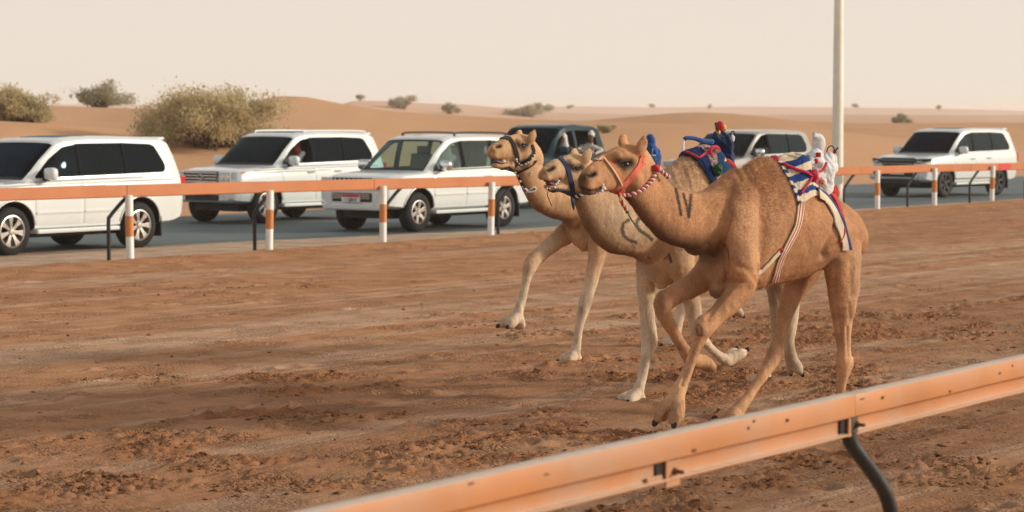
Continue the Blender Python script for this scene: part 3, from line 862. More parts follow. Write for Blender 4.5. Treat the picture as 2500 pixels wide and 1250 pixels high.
def make_suv(spec):
    W, L = spec['W'], spec['L']
    root = empty(spec.get('name', 'suv'))
    c = Car(L, W, spec['keys'], 0, spec['paint'], spec['wheels'], spec['rw'])
    V, Fc = c.loft(c.K[0, 0], c.K[-1, 0])
    body = MB().add(V, Fc).build('body', spec['paint'], root)
    xf, xr_ = spec['wheels']; rw = spec['rw']
    # wheel arches
    m = MB()
    for x in (xf, xr_):
        for sg in (1, -1):
            poly = [(x + (rw + 0.075) * math.cos(t), rw + 0.03 + (rw + 0.06) * math.sin(t)) for t in np.linspace(-0.25, math.pi + 0.25, 22)]
            poly += [(x - rw - 0.075, -0.2), (x + rw + 0.075, -0.2)]
            m.prism(poly, sg * (W / 2 - 0.36), sg * (W / 2 + 0.3), 'y')
    cut(body, m, M_trim)
    # cabin hollow
    V, Fc = c.loft(spec['cabin'][0], spec['cabin'][1], shrink=0.07, ztop=0.06, zfloor=0.62, n=30)
    cut(body, MB().add(V, Fc), spec.get('lining', M_inter))
    # glazing
    hole = MB(); panes = []
    for wdef in spec['side_windows']:
        for sg in (1, -1):
            G = c.side_grid(wdef['x'][0], wdef['x'][1], wdef['lo'], wdef['hi'], 16, 6, sg)
            Vs, Fs = slab(G, 0.08, -0.16, (0, sg, 0)); hole.add(Vs, Fs)
            if not (wdef.get('open') and sg == 1):
                panes.append(('side_window', G, (0, sg, 0), wdef.get('glass', spec['glass'])))
            elif wdef['open'] < 1:                 # half lowered
                lo, hi, op = wdef['lo'], wdef['hi'], wdef['open']
                f = lambda x, lo=lo, hi=hi: (lo(x) if callable(lo) else lo)
                g = lambda x, lo=lo, hi=hi, op=op: min((lo(x) if callable(lo) else lo) + (1 - op) * 0.42, (hi(x) if callable(hi) else hi))
                panes.append(('side_window', c.side_grid(wdef['x'][0], wdef['x'][1], f, g, 16, 4, sg), (0, sg, 0), wdef.get('glass', spec['glass'])))
    ws = spec['windscreen']
    Gw = c.top_grid(ws['x'][0], ws['x'][1], lambda x: -(c.sec(x)[8][0] - ws['inset']), lambda x: c.sec(x)[8][0] - ws['inset'], 10, 16)
    Vs, Fs = slab(Gw, 0.08, -0.14, (1, 0, 0.8)); hole.add(Vs, Fs)
    cut(body, hole, M_trim)
    autosmooth(body, 28)
    Vs, Fs = slab(Gw, -0.004, -0.012, (1, 0, 0.8))
    MB().add(Vs, Fs).build('windscreen', spec.get('ws_glass', spec['glass']), root, auto=40)
    for nm, G, fl, gm in panes:
        Vs, Fs = slab(G, -0.006, -0.012, fl)
        MB().add(Vs, Fs).build(nm, gm, root, auto=40)
    # rear glass
    if spec.get('rear_glass'):
        a, b = spec['rear_glass']
        xr0 = c.K[0, 0]
        m = MB().prism([(-W * 0.36, a), (W * 0.36, a), (W * 0.33, b), (-W * 0.33, b)], xr0 + spec.get('rear_dx', 0.0) - 0.006, xr0 - 0.012 + spec.get('rear_dx', 0.0), 'x')
        m.build('rear_window', spec['glass'], root)
    for (xa, xb), (za, zb_) in spec.get('pillars', []):
        for sg in (1, -1):
            G = c.side_grid(xa, xb, za, zb_, 2, 5, sg)
            Vs, Fs = slab(G, 0.004, -0.02, (0, sg, 0)); MB().add(Vs, Fs).build('window_pillar', mat('gloss_black', (0.004, 0.006, 0.008), 0.6, spec=0.05), root)
    # windscreen trim and wipers
    Gb = c.top_grid(ws['x'][0], ws['x'][0] + 0.07, lambda x: -(c.sec(x)[8][0] - ws['inset']), lambda x: c.sec(x)[8][0] - ws['inset'], 2, 14)
    Vs, Fs = slab(Gb, 0.010, -0.01, (1, 0, 0.8)); MB().add(Vs, Fs).build('cowl', M_trim, root)
    # doors: panels proud of the skin so the shut lines are real gaps
    for d in spec['doors']:
        for sg in (1, -1):
            G = c.side_grid(d['x'][0], d['x'][1], d['lo'], d['hi'], 12, 6, sg)
            Vs, Fs = slab(G, 0.006, -0.01, (0, sg, 0))
            dr = MB().add(Vs, Fs).build('door', spec['paint'], root, bevel=0.003)
            autosmooth(dr, 30)
            hx, hz = d['handle']
            hm = MB().box((hx, sg * (c.side_y(hx, hz) + 0.028), hz), (0.20, 0.03, 0.032))
            hm.build('handle', spec.get('handle_mat', M_chrome), dr, bevel=0.008)
            if d.get('strip'):
                z0 = d['strip']
                G = c.side_grid(d['x'][0] + 0.015, d['x'][1] - 0.015, z0, z0 + 0.035, 8, 2, sg)
                Vs, Fs = slab(G, 0.022, 0.0, (0, sg, 0))
                MB().add(Vs, Fs).build('side_moulding', spec.get('strip_mat', spec['paint']), dr)
    # belt mouldings, sills
    x0, x1, zz = spec['belt']
    for sg in (1, -1):
        G = c.side_grid(x0, x1, lambda x: zz(x) - 0.016, lambda x: zz(x) + 0.006, 16, 1, sg)
        Vs, Fs = slab(G, 0.012, -0.004, (0, sg, 0)); MB().add(Vs, Fs).build('belt_moulding', spec.get('belt_mat', M_trim), root)
        m = MB().box(((xf + xr_) / 2, sg * (W / 2 - 0.10), 0.37), (xf - xr_ - 2 * rw - 0.22, 0.22, 0.07))
        m.build('running_board', spec.get('sill_mat', spec['paint']), root, bevel=0.02)
        for x in (xf, xr_):                       # arch lips
            pts = [(x + (rw + 0.085) * math.cos(t), rw + 0.03 + (rw + 0.07) * math.sin(t)) for t in np.linspace(0.15, math.pi - 0.15, 18)]
            pts = [(a, sg * (c.side_y(a, max(b, 0.45)) + 0.004), b) for a, b in pts]
            MB().tube(pts, 0.018, 6).build('arch_lip', spec.get('arch_mat', spec['paint']), root, smooth=True)
        # mud flap
        MB().box((xr_ - rw - 0.10, sg * (W / 2 - 0.14), 0.36), (0.02, 0.24, 0.34)).build('mud_flap', M_trim, root)
    # mirrors
    mx, mz = spec['mirror']
    for sg in (1, -1):
        yb = c.side_y(mx, mz)
        mr = MB().box((mx, sg * (yb + 0.165), mz + 0.035), (0.15, 0.27, 0.205), Matrix.Rotation(-sg * R(8), 3, 'Z'))
        q = mr.build('mirror', spec.get('mirror_mat', spec['paint']), root, bevel=0.06); autosmooth(q, 60)
        MB().box((mx + 0.005, sg * (yb + 0.05), mz - 0.055), (0.08, 0.14, 0.05)).build('mirror_arm', M_trim, q, bevel=0.01)
    # wheels
    wp = wheel_proto(rw, spec.get('tw', 0.27), spec['rim_r'], spec['spokes'], spec['rim_style'], spec.get('rim_mat', M_alloy))
    for i, (x, sg) in enumerate(((xf, 1), (xf, -1), (xr_, 1), (xr_, -1))):
        w = wp if i == 0 else copy_tree(wp)
        w.parent = root
        w.location = (x, sg * (W / 2 - 0.155), rw)
        w.rotation_euler = (0, 0.5 * i + 0.3, 0 if sg == 1 else math.pi)
    # under-body
    MB().box((0, 0, 0.34), (L - 0.9, W - 0.7, 0.16)).build('chassis', M_trim, root)
    # cabin
    seat_x = spec['seat_x']
    for sx in seat_x:
        for sy in (0.40, -0.40):
            m = MB()
            m.box((sx, sy, 0.92), (0.50, 0.50, 0.16)); m.box((sx - 0.28, sy, 1.18), (0.14, 0.48, 0.62), Matrix.Rotation(R(-12), 3, 'Y'))
            m.box((sx - 0.36, sy, 1.56), (0.09, 0.26, 0.16))
            m.build('seat', spec.get('seat_mat', M_seat), root, bevel=0.03)
    MB().box((spec['dash_x'], 0, 1.02), (0.42, W - 0.30, 0.24)).build('dashboard', M_trim, root, bevel=0.04)
    ang = np.linspace(0, 2 * math.pi, 22)
    MB().tube([(spec['dash_x'] - 0.34 + 0.07 * math.sin(t), 0.40 + 0.18 * math.cos(t), 1.14 + 0.17 * math.sin(t)) for t in ang], 0.014, 6, cap=False).build('steering_wheel', M_trim, root, smooth=True)
    spec['front'](c, root, spec)
    # tail lamps
    for sg in (1, -1):
        z0, z1 = spec['tail']
        xe = c.K[0, 0]
        m = MB().box((xe + 0.05, sg * (c.side_y(xe + 0.06, (z0 + z1) / 2) - 0.035), (z0 + z1) / 2), (0.14, 0.11, z1 - z0))
        m.build('tail_lamp', M_red, root, bevel=0.02)
    for f in spec.get('extras', []): f(c, root, spec)
    return root, c

def seg_text(m, txt, x, y0, z0, h, w, gap, sgn=-1):
    """plain block figures on a plate that faces +x: a mesh of small bars"""
    SEG = {'0': 'abcdef', '1': 'bc', '2': 'abged', '3': 'abgcd', '4': 'fgbc', '5': 'afgcd', '6': 'afgedc', '7': 'abc', '8': 'abcdefg', '9': 'abcdfg'}
    t = h * 0.16
    for i, ch in enumerate(txt):
        oy = y0 + sgn * i * (w + gap)
        B = {'a': (w / 2, h, w, t), 'd': (w / 2, 0, w, t), 'g': (w / 2, h / 2, w, t), 'f': (0, h * .75, t, h / 2), 'b': (w, h * .75, t, h / 2), 'e': (0, h * .25, t, h / 2), 'c': (w, h * .25, t, h / 2)}
        for sgm in SEG.get(ch, ''):
            a, b, cw, chh = B[sgm]
            m.box((x, oy + sgn * a, z0 + b), (0.004, cw, chh))

def plate(root, x, z, digits='', y=0.0, w=0.46, h=0.16, top_red=True):
    p = MB().box((x, y, z), (0.012, w, h)).build('number_plate', M_plate, root, bevel=0.003)
    if top_red: MB().box((x + 0.008, y, z + h * 0.30), (0.004, w * 0.96, h * 0.34)).build('plate_red_band', M_platered, p)
    if digits:
        m = MB(); n = len(digits); wd = 0.035; g = 0.022
        seg_text(m, digits, x + 0.009, y + (n * (wd + g)) / 2, z - h * 0.40, h * 0.40, wd, g)
        m.build('plate_digits', M_ink, p)

def slat_grille(root, x, w, z0, z1, n, frame_mat, slat_mat, w_top=None, depth=0.05):
    wt = w_top or w
    g = MB().prism([(-w / 2, z0), (w / 2, z0), (wt / 2, z1), (-wt / 2, z1)], x - 0.02, x + 0.012, 'x').build('grille', M_trim, root)
    for k in range(n):
        z = z0 + (z1 - z0) * (k + 0.5) / n; ww = w + (wt - w) * (k + 0.5) / n
        MB().box((x + 0.020, 0, z), (0.03, ww - 0.04, (z1 - z0) / n * 0.42)).build('grille_slat', slat_mat, g, bevel=0.006)
    m = MB()
    m.tube([(x + 0.02, -w / 2, z0), (x + 0.02, w / 2, z0), (x + 0.02, wt / 2, z1), (x + 0.02, -wt / 2, z1), (x + 0.02, -w / 2, z0)], 0.016, 6)
    m.build('grille_frame', frame_mat, g, smooth=True)
    return g

def front_landcruiser(c, root, spec):
    xn = c.K[-1, 0]; W = c.W
    g = slat_grille(root, xn + 0.005, 0.92, 0.86, 1.10, 4, M_chrome, M_chrome, 0.96)
    m = MB(); t = np.linspace(0, 2 * math.pi, 20)
    m.tube([(xn + 0.05, 0.085 * math.cos(a), 0.98 + 0.055 * math.sin(a)) for a in t], 0.008, 6, cap=False)
    m.tube([(xn + 0.05, 0.04 * math.cos(a), 0.985 + 0.045 * math.sin(a)) for a in t], 0.007, 6, cap=False)
    m.build('emblem', M_chrome, g, smooth=True)
    for sg in (1, -1):
        # headlamp wraps round the corner
        pts = []
        G = []
        for i in range(9):
            t = i / 8
            y = 0.50 + (W / 2 - 0.05 - 0.50) * min(1, t * 1.35)
            x = xn + 0.012 - 0.03 * t - 0.36 * max(0, t - 0.45) ** 1.3
            lo, hi = 0.87 + 0.03 * t, 1.085 + 0.005 * t
            yy = min(y, c.side_y(min(x, xn - 0.01), 0.98) + 0.012) if t > 0.5 else y
            G.append([np.array([x, sg * yy, lo + (hi - lo) * k / 3]) for k in range(4)])
        Vs, Fs = slab(G, 0.018, -0.05, (1, sg * 0.5, 0))
        h = MB().add(Vs, Fs).build('headlamp', M_lens, root, auto=40)
        for yy, dx in ((0.60, 0.015), (0.72, 0.0)):
            MB().lathe([(0.001, 0.0), (0.055, 0.0), (0.062, -0.02)], 'y', 16).build('bulb', M_bulb, h)
            b = h.children[-1]; b.rotation_euler = (0, 0, -math.pi / 2); b.location = (xn + 0.035 + dx * 0.5, sg * yy, 0.985)
        G2 = [[np.array([xn - 0.085 - 0.2 * t, sg * (c.side_y(xn - 0.085 - 0.2 * t, 1.04) + 0.012), 1.02 + 0.05 * t + 0.065 * (1 - 0.5 * t) * k]) for k in (0, 1)] for t in (0, .33, .66, 1)]
        Vs, Fs = slab(G2, 0.02, -0.02, (0.5, sg, 0)); MB().add(Vs, Fs).build('indicator', M_amber, h)
        MB().ball((xn - 0.03, sg * 0.72, 0.60), (0.03, 0.06, 0.05), 12, 8).build('fog_lamp', M_bulb, root, smooth=True)
    MB().box((xn - 0.03, 0, 0.70), (0.12, 1.16, 0.10)).build('bumper_bar', spec['paint'], root, bevel=0.03)
    MB().box((xn - 0.015, 0, 0.56), (0.06, 0.95, 0.12)).build('lower_grille', M_trim, root, bevel=0.015)
    MB().box((xn + 0.0, 0, 0.79), (0.04, 0.95, 0.045)).build('bumper_slot', M_trim, root, bevel=0.01)
    plate(root, xn + 0.045, 0.70, spec.get('plate', ''))
    for sg in (1, -1):
        MB().box((xn - 0.02, sg * 0.56, 0.60), (0.09, 0.055, 0.22), Matrix.Rotation(sg * R(22), 3, 'X')).build('overrider', spec['paint'], root, bevel=0.015)

def front_prado(c, root, spec):
    xn = c.K[-1, 0]; W = c.W
    g = MB().prism([(-0.46, 0.84), (0.46, 0.84), (0.50, 1.06), (-0.50, 1.06)], xn - 0.02, xn + 0.014, 'x').build('grille', M_trim, root)
    for k in range(8):
        y = -0.40 + 0.8 * k / 7
        MB().box((xn + 0.022, y, 0.95), (0.03, 0.035, 0.19)).build('grille_slat', M_chrome, g, bevel=0.006)
    for sg in (1, -1):
        G = []
        for i in range(8):
            t = i / 7
            x = xn + 0.01 - 0.03 * t - 0.40 * max(0, t - 0.45) ** 1.3
            y = 0.52 + (W / 2 - 0.06 - 0.52) * min(1, t * 1.4)
            yy = min(y, c.side_y(min(x, xn - 0.01), 0.95) + 0.012) if t > 0.5 else y
            G.append([np.array([x, sg * yy, 0.82 + 0.02 * t + (0.24 - 0.02 * t) * k / 3]) for k in range(4)])
        Vs, Fs = slab(G, 0.018, -0.05, (1, sg * 0.5, 0)); h = MB().add(Vs, Fs).build('headlamp', M_lens, root, auto=40)
        MB().ball((xn + 0.0, sg * 0.64, 0.94), (0.03, 0.06, 0.06), 12, 8).build('bulb', M_bulb, h, smooth=True)
        MB().ball((xn - 0.02, sg * 0.74, 0.58), (0.04, 0.07, 0.05), 12, 8).build('fog_lamp', M_bulb, root, smooth=True)
    MB().box((xn + 0.0, 0, 0.68), (0.05, 0.98, 0.17)).build('lower_grille', M_trim, root, bevel=0.02)
    for k in range(3):
        MB().box((xn + 0.028, 0, 0.735 - 0.035 * k), (0.02, 0.92, 0.012)).build('grille_slat', M_chrome, root.children[-1] if False else root.children[-1 - k])
    MB().box((xn - 0.02, 0, 0.50), (0.10, 1.5, 0.14)).build('bumper_lip', spec['paint'], root, bevel=0.04)
    for sg in (1, -1):
        MB().box((xn - 0.03, sg * 0.58, 0.64), (0.12, 0.15, 0.34)).build('bumper_corner', spec['paint'], root, bevel=0.045)
    plate(root, xn + 0.045, 0.665, '54821')

def front_luxury(c, root, spec):
    xn = c.K[-1, 0]; W = c.W
    g = MB().prism([(-0.60, 1.06), (-0.42, 0.80), (-0.58, 0.52), (0.58, 0.52), (0.42, 0.80), (0.60, 1.06), (0.5, 1.10), (-0.5, 1.10)], xn - 0.03, xn + 0.016, 'x').build('grille', M_trim, root)
    for k in range(6):
        z = 0.56 + k * 0.095
        ww = 0.80 + 0.34 * abs(z - 0.80) / 0.28
        MB().box((xn + 0.024, 0, z), (0.025, ww, 0.028)).build('grille_slat', M_trim if k < 4 else mat('grey_chrome', (0.3, 0.32, 0.35), 0.3, metal=0.9), g, bevel=0.006)
    for sg in (1, -1):
        G = []
        for i in range(8):
            t = i / 7
            x = xn + 0.01 - 0.02 * t - 0.42 * max(0, t - 0.4) ** 1.3
            y = 0.58 + (W / 2 - 0.05 - 0.58) * min(1, t * 1.4)
            yy = min(y, c.side_y(min(x, xn - 0.01), 1.0) + 0.012) if t > 0.5 else y
            G.append([np.array([x, sg * yy, 0.95 + 0.06 * t + (0.12 - 0.05 * t) * k / 3]) for k in range(4)])
        Vs, Fs = slab(G, 0.018, -0.05, (1, sg * 0.5, 0)); h = MB().add(Vs, Fs).build('headlamp', M_trim, root, auto=40)
        MB().box((xn + 0.005, sg * 0.70, 1.0), (0.05, 0.18, 0.035)).build('bulb', M_bulb, h, bevel=0.01)
        MB().box((xn - 0.04, sg * 0.80, 0.66), (0.14, 0.30, 0.30), Matrix.Rotation(-sg * R(14), 3, 'X')).build('bumper_corner', spec['paint'], root, bevel=0.06)
        MB().box((xn + 0.005, sg * 0.66, 0.60), (0.05, 0.035, 0.30), Matrix.Rotation(-sg * R(24), 3, 'X')).build('air_slot', M_chrome, root, bevel=0.01)
    MB().box((xn + 0.02, 0, 0.54), (0.05, 1.15, 0.05)).build('skid_bar', M_chrome, root, bevel=0.012)
    MB().box((xn - 0.02, 0, 0.44), (0.08, 1.35, 0.13)).build('lower_grille', M_trim, root, bevel=0.02)
    plate(root, xn + 0.045, 0.72, '', top_red=False)

def roof_rails(x0, x1, yy, zz, material, h=0.05):
    def f(c, root, spec):
        for sg in (1, -1):
            pts = [(x0, sg * yy, c.top_z(x0, yy) - 0.01), (x0 - 0.12, sg * yy, c.top_z(x0 - 0.12, yy) + h), (x1 + 0.12, sg * yy, c.top_z(x1 + 0.12, yy) + h), (x1, sg * yy, c.top_z(x1, yy) - 0.01)]
            MB().tube(crom(pts, 6), 0.020, 8).build('roof_rail', material, root, smooth=True)
    return f
def sunroof(x0, x1, w):
    def f(c, root, spec):
        G = c.top_grid(x1, x0, -w, w, 6, 8)
        Vs, Fs = slab(G, 0.006, -0.004, (0, 0, 1)); MB().add(Vs, Fs).build('sunroof', G_DARK, root)
    return f
def spoiler(z, x):
    def f(c, root, spec):
        MB().box((x + 0.05, 0, z - 0.035), (0.24, c.W * 0.70, 0.05), Matrix.Rotation(R(5), 3, 'Y')).build('roof_spoiler', spec['paint'], root, bevel=0.02)
    return f
def grey_stripe(z0, x0, x1):
    def f(c, root, spec):
        for k, (dz, a, b) in enumerate(((0.0, x0, x1), (0.05, x0 + 0.7, x1 - 0.3), (-0.05, x0 + 1.6, x1))):
            G = c.side_grid(a, b, lambda x: z0 + dz + 0.05 * (x1 - x) / 4 , lambda x: z0 + dz + 0.02 + 0.05 * (x1 - x) / 4 + 0.015 * math.sin((x - a) / (b - a) * math.pi), 18, 1, 1)
            Vs, Fs = slab(G, 0.0085, 0.004, (0, 1, 0)); MB().add(Vs, Fs).build('side_decal', mat('grey_decal', (0.34, 0.35, 0.36), 0.4), root)
    return f

# ---- shapes -------------------------------------------------------------------------------------------------
# x, bottom z, belt z, top z, width factor, top-edge width factor
LC_KEYS = [(-2.42, 0.62, 1.10, 1.16, 0.86, 0.74), (-2.38, 0.52, 1.20, 1.30, 0.95, 0.80), (-2.30, 0.46, 1.24, 1.62, 0.985, 0.80), (-2.16, 0.42, 1.24, 1.83, 1.0, 0.80), (-2.02, 0.40, 1.24, 1.885, 1.0, 0.80),
           (-1.2, 0.38, 1.23, 1.91, 1.0, 0.805), (-0.3, 0.38, 1.215, 1.915, 1.0, 0.805), (0.25, 0.38, 1.21, 1.885, 1.0, 0.80), (0.42, 0.38, 1.205, 1.84, 1.0, 0.79), (0.80, 0.38, 1.19, 1.56, 1.0, 0.82), (1.18, 0.38, 1.175, 1.225, 1.0, 0.86),
           (1.30, 0.40, 1.165, 1.20, 1.0, 0.86), (1.9, 0.42, 1.12, 1.165, 0.985, 0.84), (2.25, 0.44, 1.06, 1.12, 0.955, 0.80), (2.40, 0.46, 0.99, 1.06, 0.90, 0.74), (2.47, 0.50, 0.90, 0.99, 0.83, 0.66)]
def seg(*pts):
    xs, zs = [p[0] for p in pts], [p[1] for p in pts]
    return lambda x: float(np.interp(x, xs, zs))
def lc_spec(**kw):
    s = dict(W=1.97, L=4.95, keys=LC_KEYS, paint=M_carwhite, wheels=(1.52, -1.33), rw=0.395, cabin=(-2.1, 1.0), glass=G_DARK,
             side_windows=[
                 dict(x=(0.02, 0.98), lo=seg((0.02, 1.255), (0.98, 1.235)), hi=seg((0.02, 1.775), (0.30, 1.735), (0.62, 1.545), (0.98, 1.26))),
                 dict(x=(-1.02, -0.06), lo=seg((-1.02, 1.27), (-0.06, 1.257)), hi=seg((-1.02, 1.79), (-0.06, 1.79))),
                 dict(x=(-1.98, -1.06), lo=seg((-1.98, 1.34), (-1.92, 1.285), (-1.06, 1.272)), hi=seg((-1.98, 1.42), (-1.82, 1.72), (-1.72, 1.765), (-1.06, 1.79)))],
             windscreen=dict(x=(1.15, 0.46), inset=0.035), belt=(-2.0, 1.0, seg((-2.0, 1.262), (1.0, 1.222))),
             doors=[dict(x=(0.0, 1.05), lo=0.47, hi=seg((0.0, 1.225), (1.05, 1.19)), handle=(0.16, 1.06), strip=0.66),
                    dict(x=(-0.86, -0.02), lo=seg((-0.86, 0.86), (-0.74, 0.47), (-0.02, 0.47)), hi=1.228, handle=(-0.72, 1.07), strip=0.66)],
             pillars=[((-0.06, 0.02), (1.257, 1.785)), ((-1.06, -1.02), (1.272, 1.792))], mirror=(0.80, 1.27), rim_r=0.265, spokes=7, rim_style='twin', seat_x=(0.05, -0.85), dash_x=0.75, front=front_landcruiser, tail=(0.98, 1.22), rear_glass=(1.25, 1.66), rear_dx=0.09,
             belt_mat=M_chrome, strip_mat=M_carwhite)
    s.update(kw); return s
P_KEYS = [(-2.38, 0.60, 1.05, 1.12, 0.86, 0.74), (-2.33, 0.50, 1.16, 1.30, 0.95, 0.79), (-2.24, 0.46, 1.20, 1.60, 0.985, 0.79), (-2.12, 0.43, 1.20, 1.81, 1.0, 0.79), (-1.95, 0.42, 1.20, 1.855, 1.0, 0.79),
          (-1.0, 0.41, 1.19, 1.88, 1.0, 0.795), (-0.2, 0.41, 1.175, 1.88, 1.0, 0.795), (0.22, 0.41, 1.17, 1.855, 1.0, 0.79), (0.40, 0.41, 1.165, 1.81, 1.0, 0.78), (0.80, 0.41, 1.15, 1.52, 1.0, 0.81), (1.16, 0.41, 1.135, 1.19, 1.0, 0.86),
          (1.28, 0.42, 1.125, 1.165, 1.0, 0.86), (1.85, 0.44, 1.08, 1.135, 0.985, 0.84), (2.15, 0.46, 1.03, 1.09, 0.955, 0.80), (2.32, 0.48, 0.96, 1.02, 0.90, 0.73), (2.39, 0.52, 0.87, 0.95, 0.83, 0.64)]
def prado_spec(**kw):
    s = lc_spec(W=1.89, L=4.8, keys=P_KEYS, wheels=(1.46, -1.33), rw=0.385, cabin=(-2.05, 0.98), rim_r=0.235, spokes=6, rim_style='single',
                side_windows=[
                 dict(x=(0.02, 0.95), lo=seg((0.02, 1.22), (0.95, 1.20)), hi=seg((0.02, 1.745), (0.28, 1.71), (0.60, 1.515), (0.95, 1.225))),
                 dict(x=(-0.98, -0.06), lo=seg((-0.98, 1.235), (-0.06, 1.222)), hi=seg((-0.98, 1.755), (-0.06, 1.755))),
                 dict(x=(-1.92, -1.04), lo=seg((-1.92, 1.30), (-1.04, 1.24)), hi=seg((-1.92, 1.60), (-1.80, 1.71), (-1.04, 1.755)))],
                windscreen=dict(x=(1.13, 0.44), inset=0.035), belt=(-1.94, 0.97, seg((-1.94, 1.228), (0.97, 1.187))),
                doors=[dict(x=(0.0, 1.02), lo=0.49, hi=seg((0.0, 1.19), (1.02, 1.155)), handle=(0.16, 1.03), strip=0.70),
                       dict(x=(-0.86, -0.02), lo=seg((-0.86, 0.88), (-0.74, 0.49), (-0.02, 0.49)), hi=1.195, handle=(-0.72, 1.04), strip=0.70)],
                pillars=[((-0.06, 0.02), (1.222, 1.75)), ((-1.04, -0.98), (1.238, 1.757))], mirror=(0.78, 1.24), front=front_prado, tail=(0.95, 1.25), rear_glass=(1.22, 1.62), belt_mat=M_trim)
    s.update(kw); return s

# the five off-roaders and the pick-up
suv1, c1 = make_suv(lc_spec(extras=[sunroof(0.10, -0.55, 0.42), spoiler(1.885, -2.13), grey_stripe(1.10, -2.1, 1.9)], plate=''))
tag(suv1, 'white off-road car with plain roof and twin-spoke alloy wheels, grey stripe on its side', 'car', 'cars driving along the track')
car_place(suv1, 346, 606, 0.985, -1.33)
suv2, c2 = make_suv(lc_spec(extras=[roof_rails(0.05, -1.95, 0.70, 1.9, M_carwhite), spoiler(1.885, -2.13), sunroof(0.12, -0.5, 0.42), grey_stripe(1.10, -2.1, 1.9)], rim_mat=M_alloy,
                       ws_glass=glass_mat('teal_glass', (0.18, 0.28, 0.29), (0.5, 0.68, 0.76)), plate='',
                       side_windows=[dict(lc_spec()['side_windows'][0], open=0.93), lc_spec()['side_windows'][1], lc_spec()['side_windows'][2]]))
tag(suv2, 'white off-road car with chrome slat grille, white roof rails and open driver window', 'car', 'cars driving along the track')
car_place(suv2, 655, 546, 0.985, 1.52)
suv3, c3 = make_suv(prado_spec(extras=[roof_rails(0.0, -1.7, 0.66, 1.9, M_trim, 0.06)], glass=G_CLEAR, ws_glass=G_CLEAR, mirror_mat=M_chrome, lining=mat('beige_lining', (0.34, 0.31, 0.27), 0.9), seat_mat=mat('beige_leather', (0.30, 0.25, 0.2), 0.7)))
tag(suv3, 'white off-road car with clear windows, black roof rails and six-spoke wheels', 'car', 'cars driving along the track')
car_place(suv3, 1027, 566, 0.945, 1.46)
suv5, c5 = make_suv(lc_spec(W=1.98, rim_mat=M_trim, front=front_luxury, rim_r=0.27, extras=[sunroof(0.05, -0.6, 0.42), spoiler(1.905, -2.16)], strip_mat=M_chrome, spokes=6,
                       glass=G_MID, ws_glass=G_DARK, belt_mat=M_carwhite, mirror_mat=M_carwhite,
                       doors=[dict(x=(0.0, 1.05), lo=0.47, hi=seg((0.0, 1.225), (1.05, 1.19)), handle=(0.16, 1.06), strip=0.50),
                              dict(x=(-0.86, -0.02), lo=seg((-0.86, 0.86), (-0.74, 0.47), (-0.02, 0.47)), hi=1.228, handle=(-0.72, 1.07), strip=0.50)]))
tag(suv5, 'white off-road car with black wheels and dark hourglass grille beyond the lamp post', 'car', 'cars driving along the track')
car_place(suv5, 2311, 482, 0.985, 1.52, R(-5.5))
W_KEYS = [(a, b, c_, d - 0.02, e, f + 0.01) for a, b, c_, d, e, f in LC_KEYS]
suv4, c4 = make_suv(lc_spec(keys=W_KEYS, paint=M_carsilver, mirror_mat=M_chrome, glass=G_MID, strip_mat=M_carsilver, spokes=6, rim_style='single',
                       side_windows=[dict(lc_spec()['side_windows'][0], open=0.6), dict(x=(-1.98, -0.06), lo=seg((-1.98, 1.36), (-1.90, 1.285), (-0.06, 1.257)), hi=seg((-1.98, 1.50), (-1.88, 1.70), (-1.74, 1.755), (-0.06, 1.785)))]))
tag(suv4, 'grey off-road car seen behind the navy-blanketed camel', 'car', 'cars driving along the track')
car_place(suv4, 1812, 497, 0.985, 1.52)

# pick-up: crew cab and an open bed
PK = [(-0.80, 0.46, 1.30, 1.36, 1.0, 0.86), (-0.79, 0.46, 1.30, 1.80, 1.0, 0.80), (-0.70, 0.46, 1.30, 1.97, 1.0, 0.79), (-0.55, 0.46, 1.30, 2.02, 1.0, 0.785), (0.2, 0.46, 1.29, 2.06, 1.0, 0.785), (0.75, 0.46, 1.285, 2.03, 1.0, 0.78), (0.92, 0.46, 1.28, 1.98, 1.0, 0.775), (1.3, 0.46, 1.265, 1.66, 1.0, 0.80),
      (1.62, 0.46, 1.25, 1.31, 1.0, 0.87), (1.75, 0.47, 1.245, 1.29, 1.0, 0.87), (2.5, 0.49, 1.22, 1.27, 0.985, 0.85), (2.75, 0.51, 1.16, 1.23, 0.955, 0.80), (2.86, 0.53, 1.08, 1.16, 0.90, 0.74), (2.91, 0.56, 1.0, 1.08, 0.84, 0.68)]
def pickup_front(c, root, spec):
    xn = c.K[-1, 0]
    slat_grille(root, xn + 0.005, 1.0, 0.78, 1.10, 3, M_chrome, M_trim, 1.05)
    for sg in (1, -1):
        MB().box((xn - 0.06, sg * 0.70, 0.98), (0.16, 0.26, 0.22)).build('headlamp', M_lens, root, bevel=0.03)
    MB().box((xn - 0.03, 0, 0.62), (0.16, 1.8, 0.20)).build('bumper_bar', M_chrome, root, bevel=0.04)
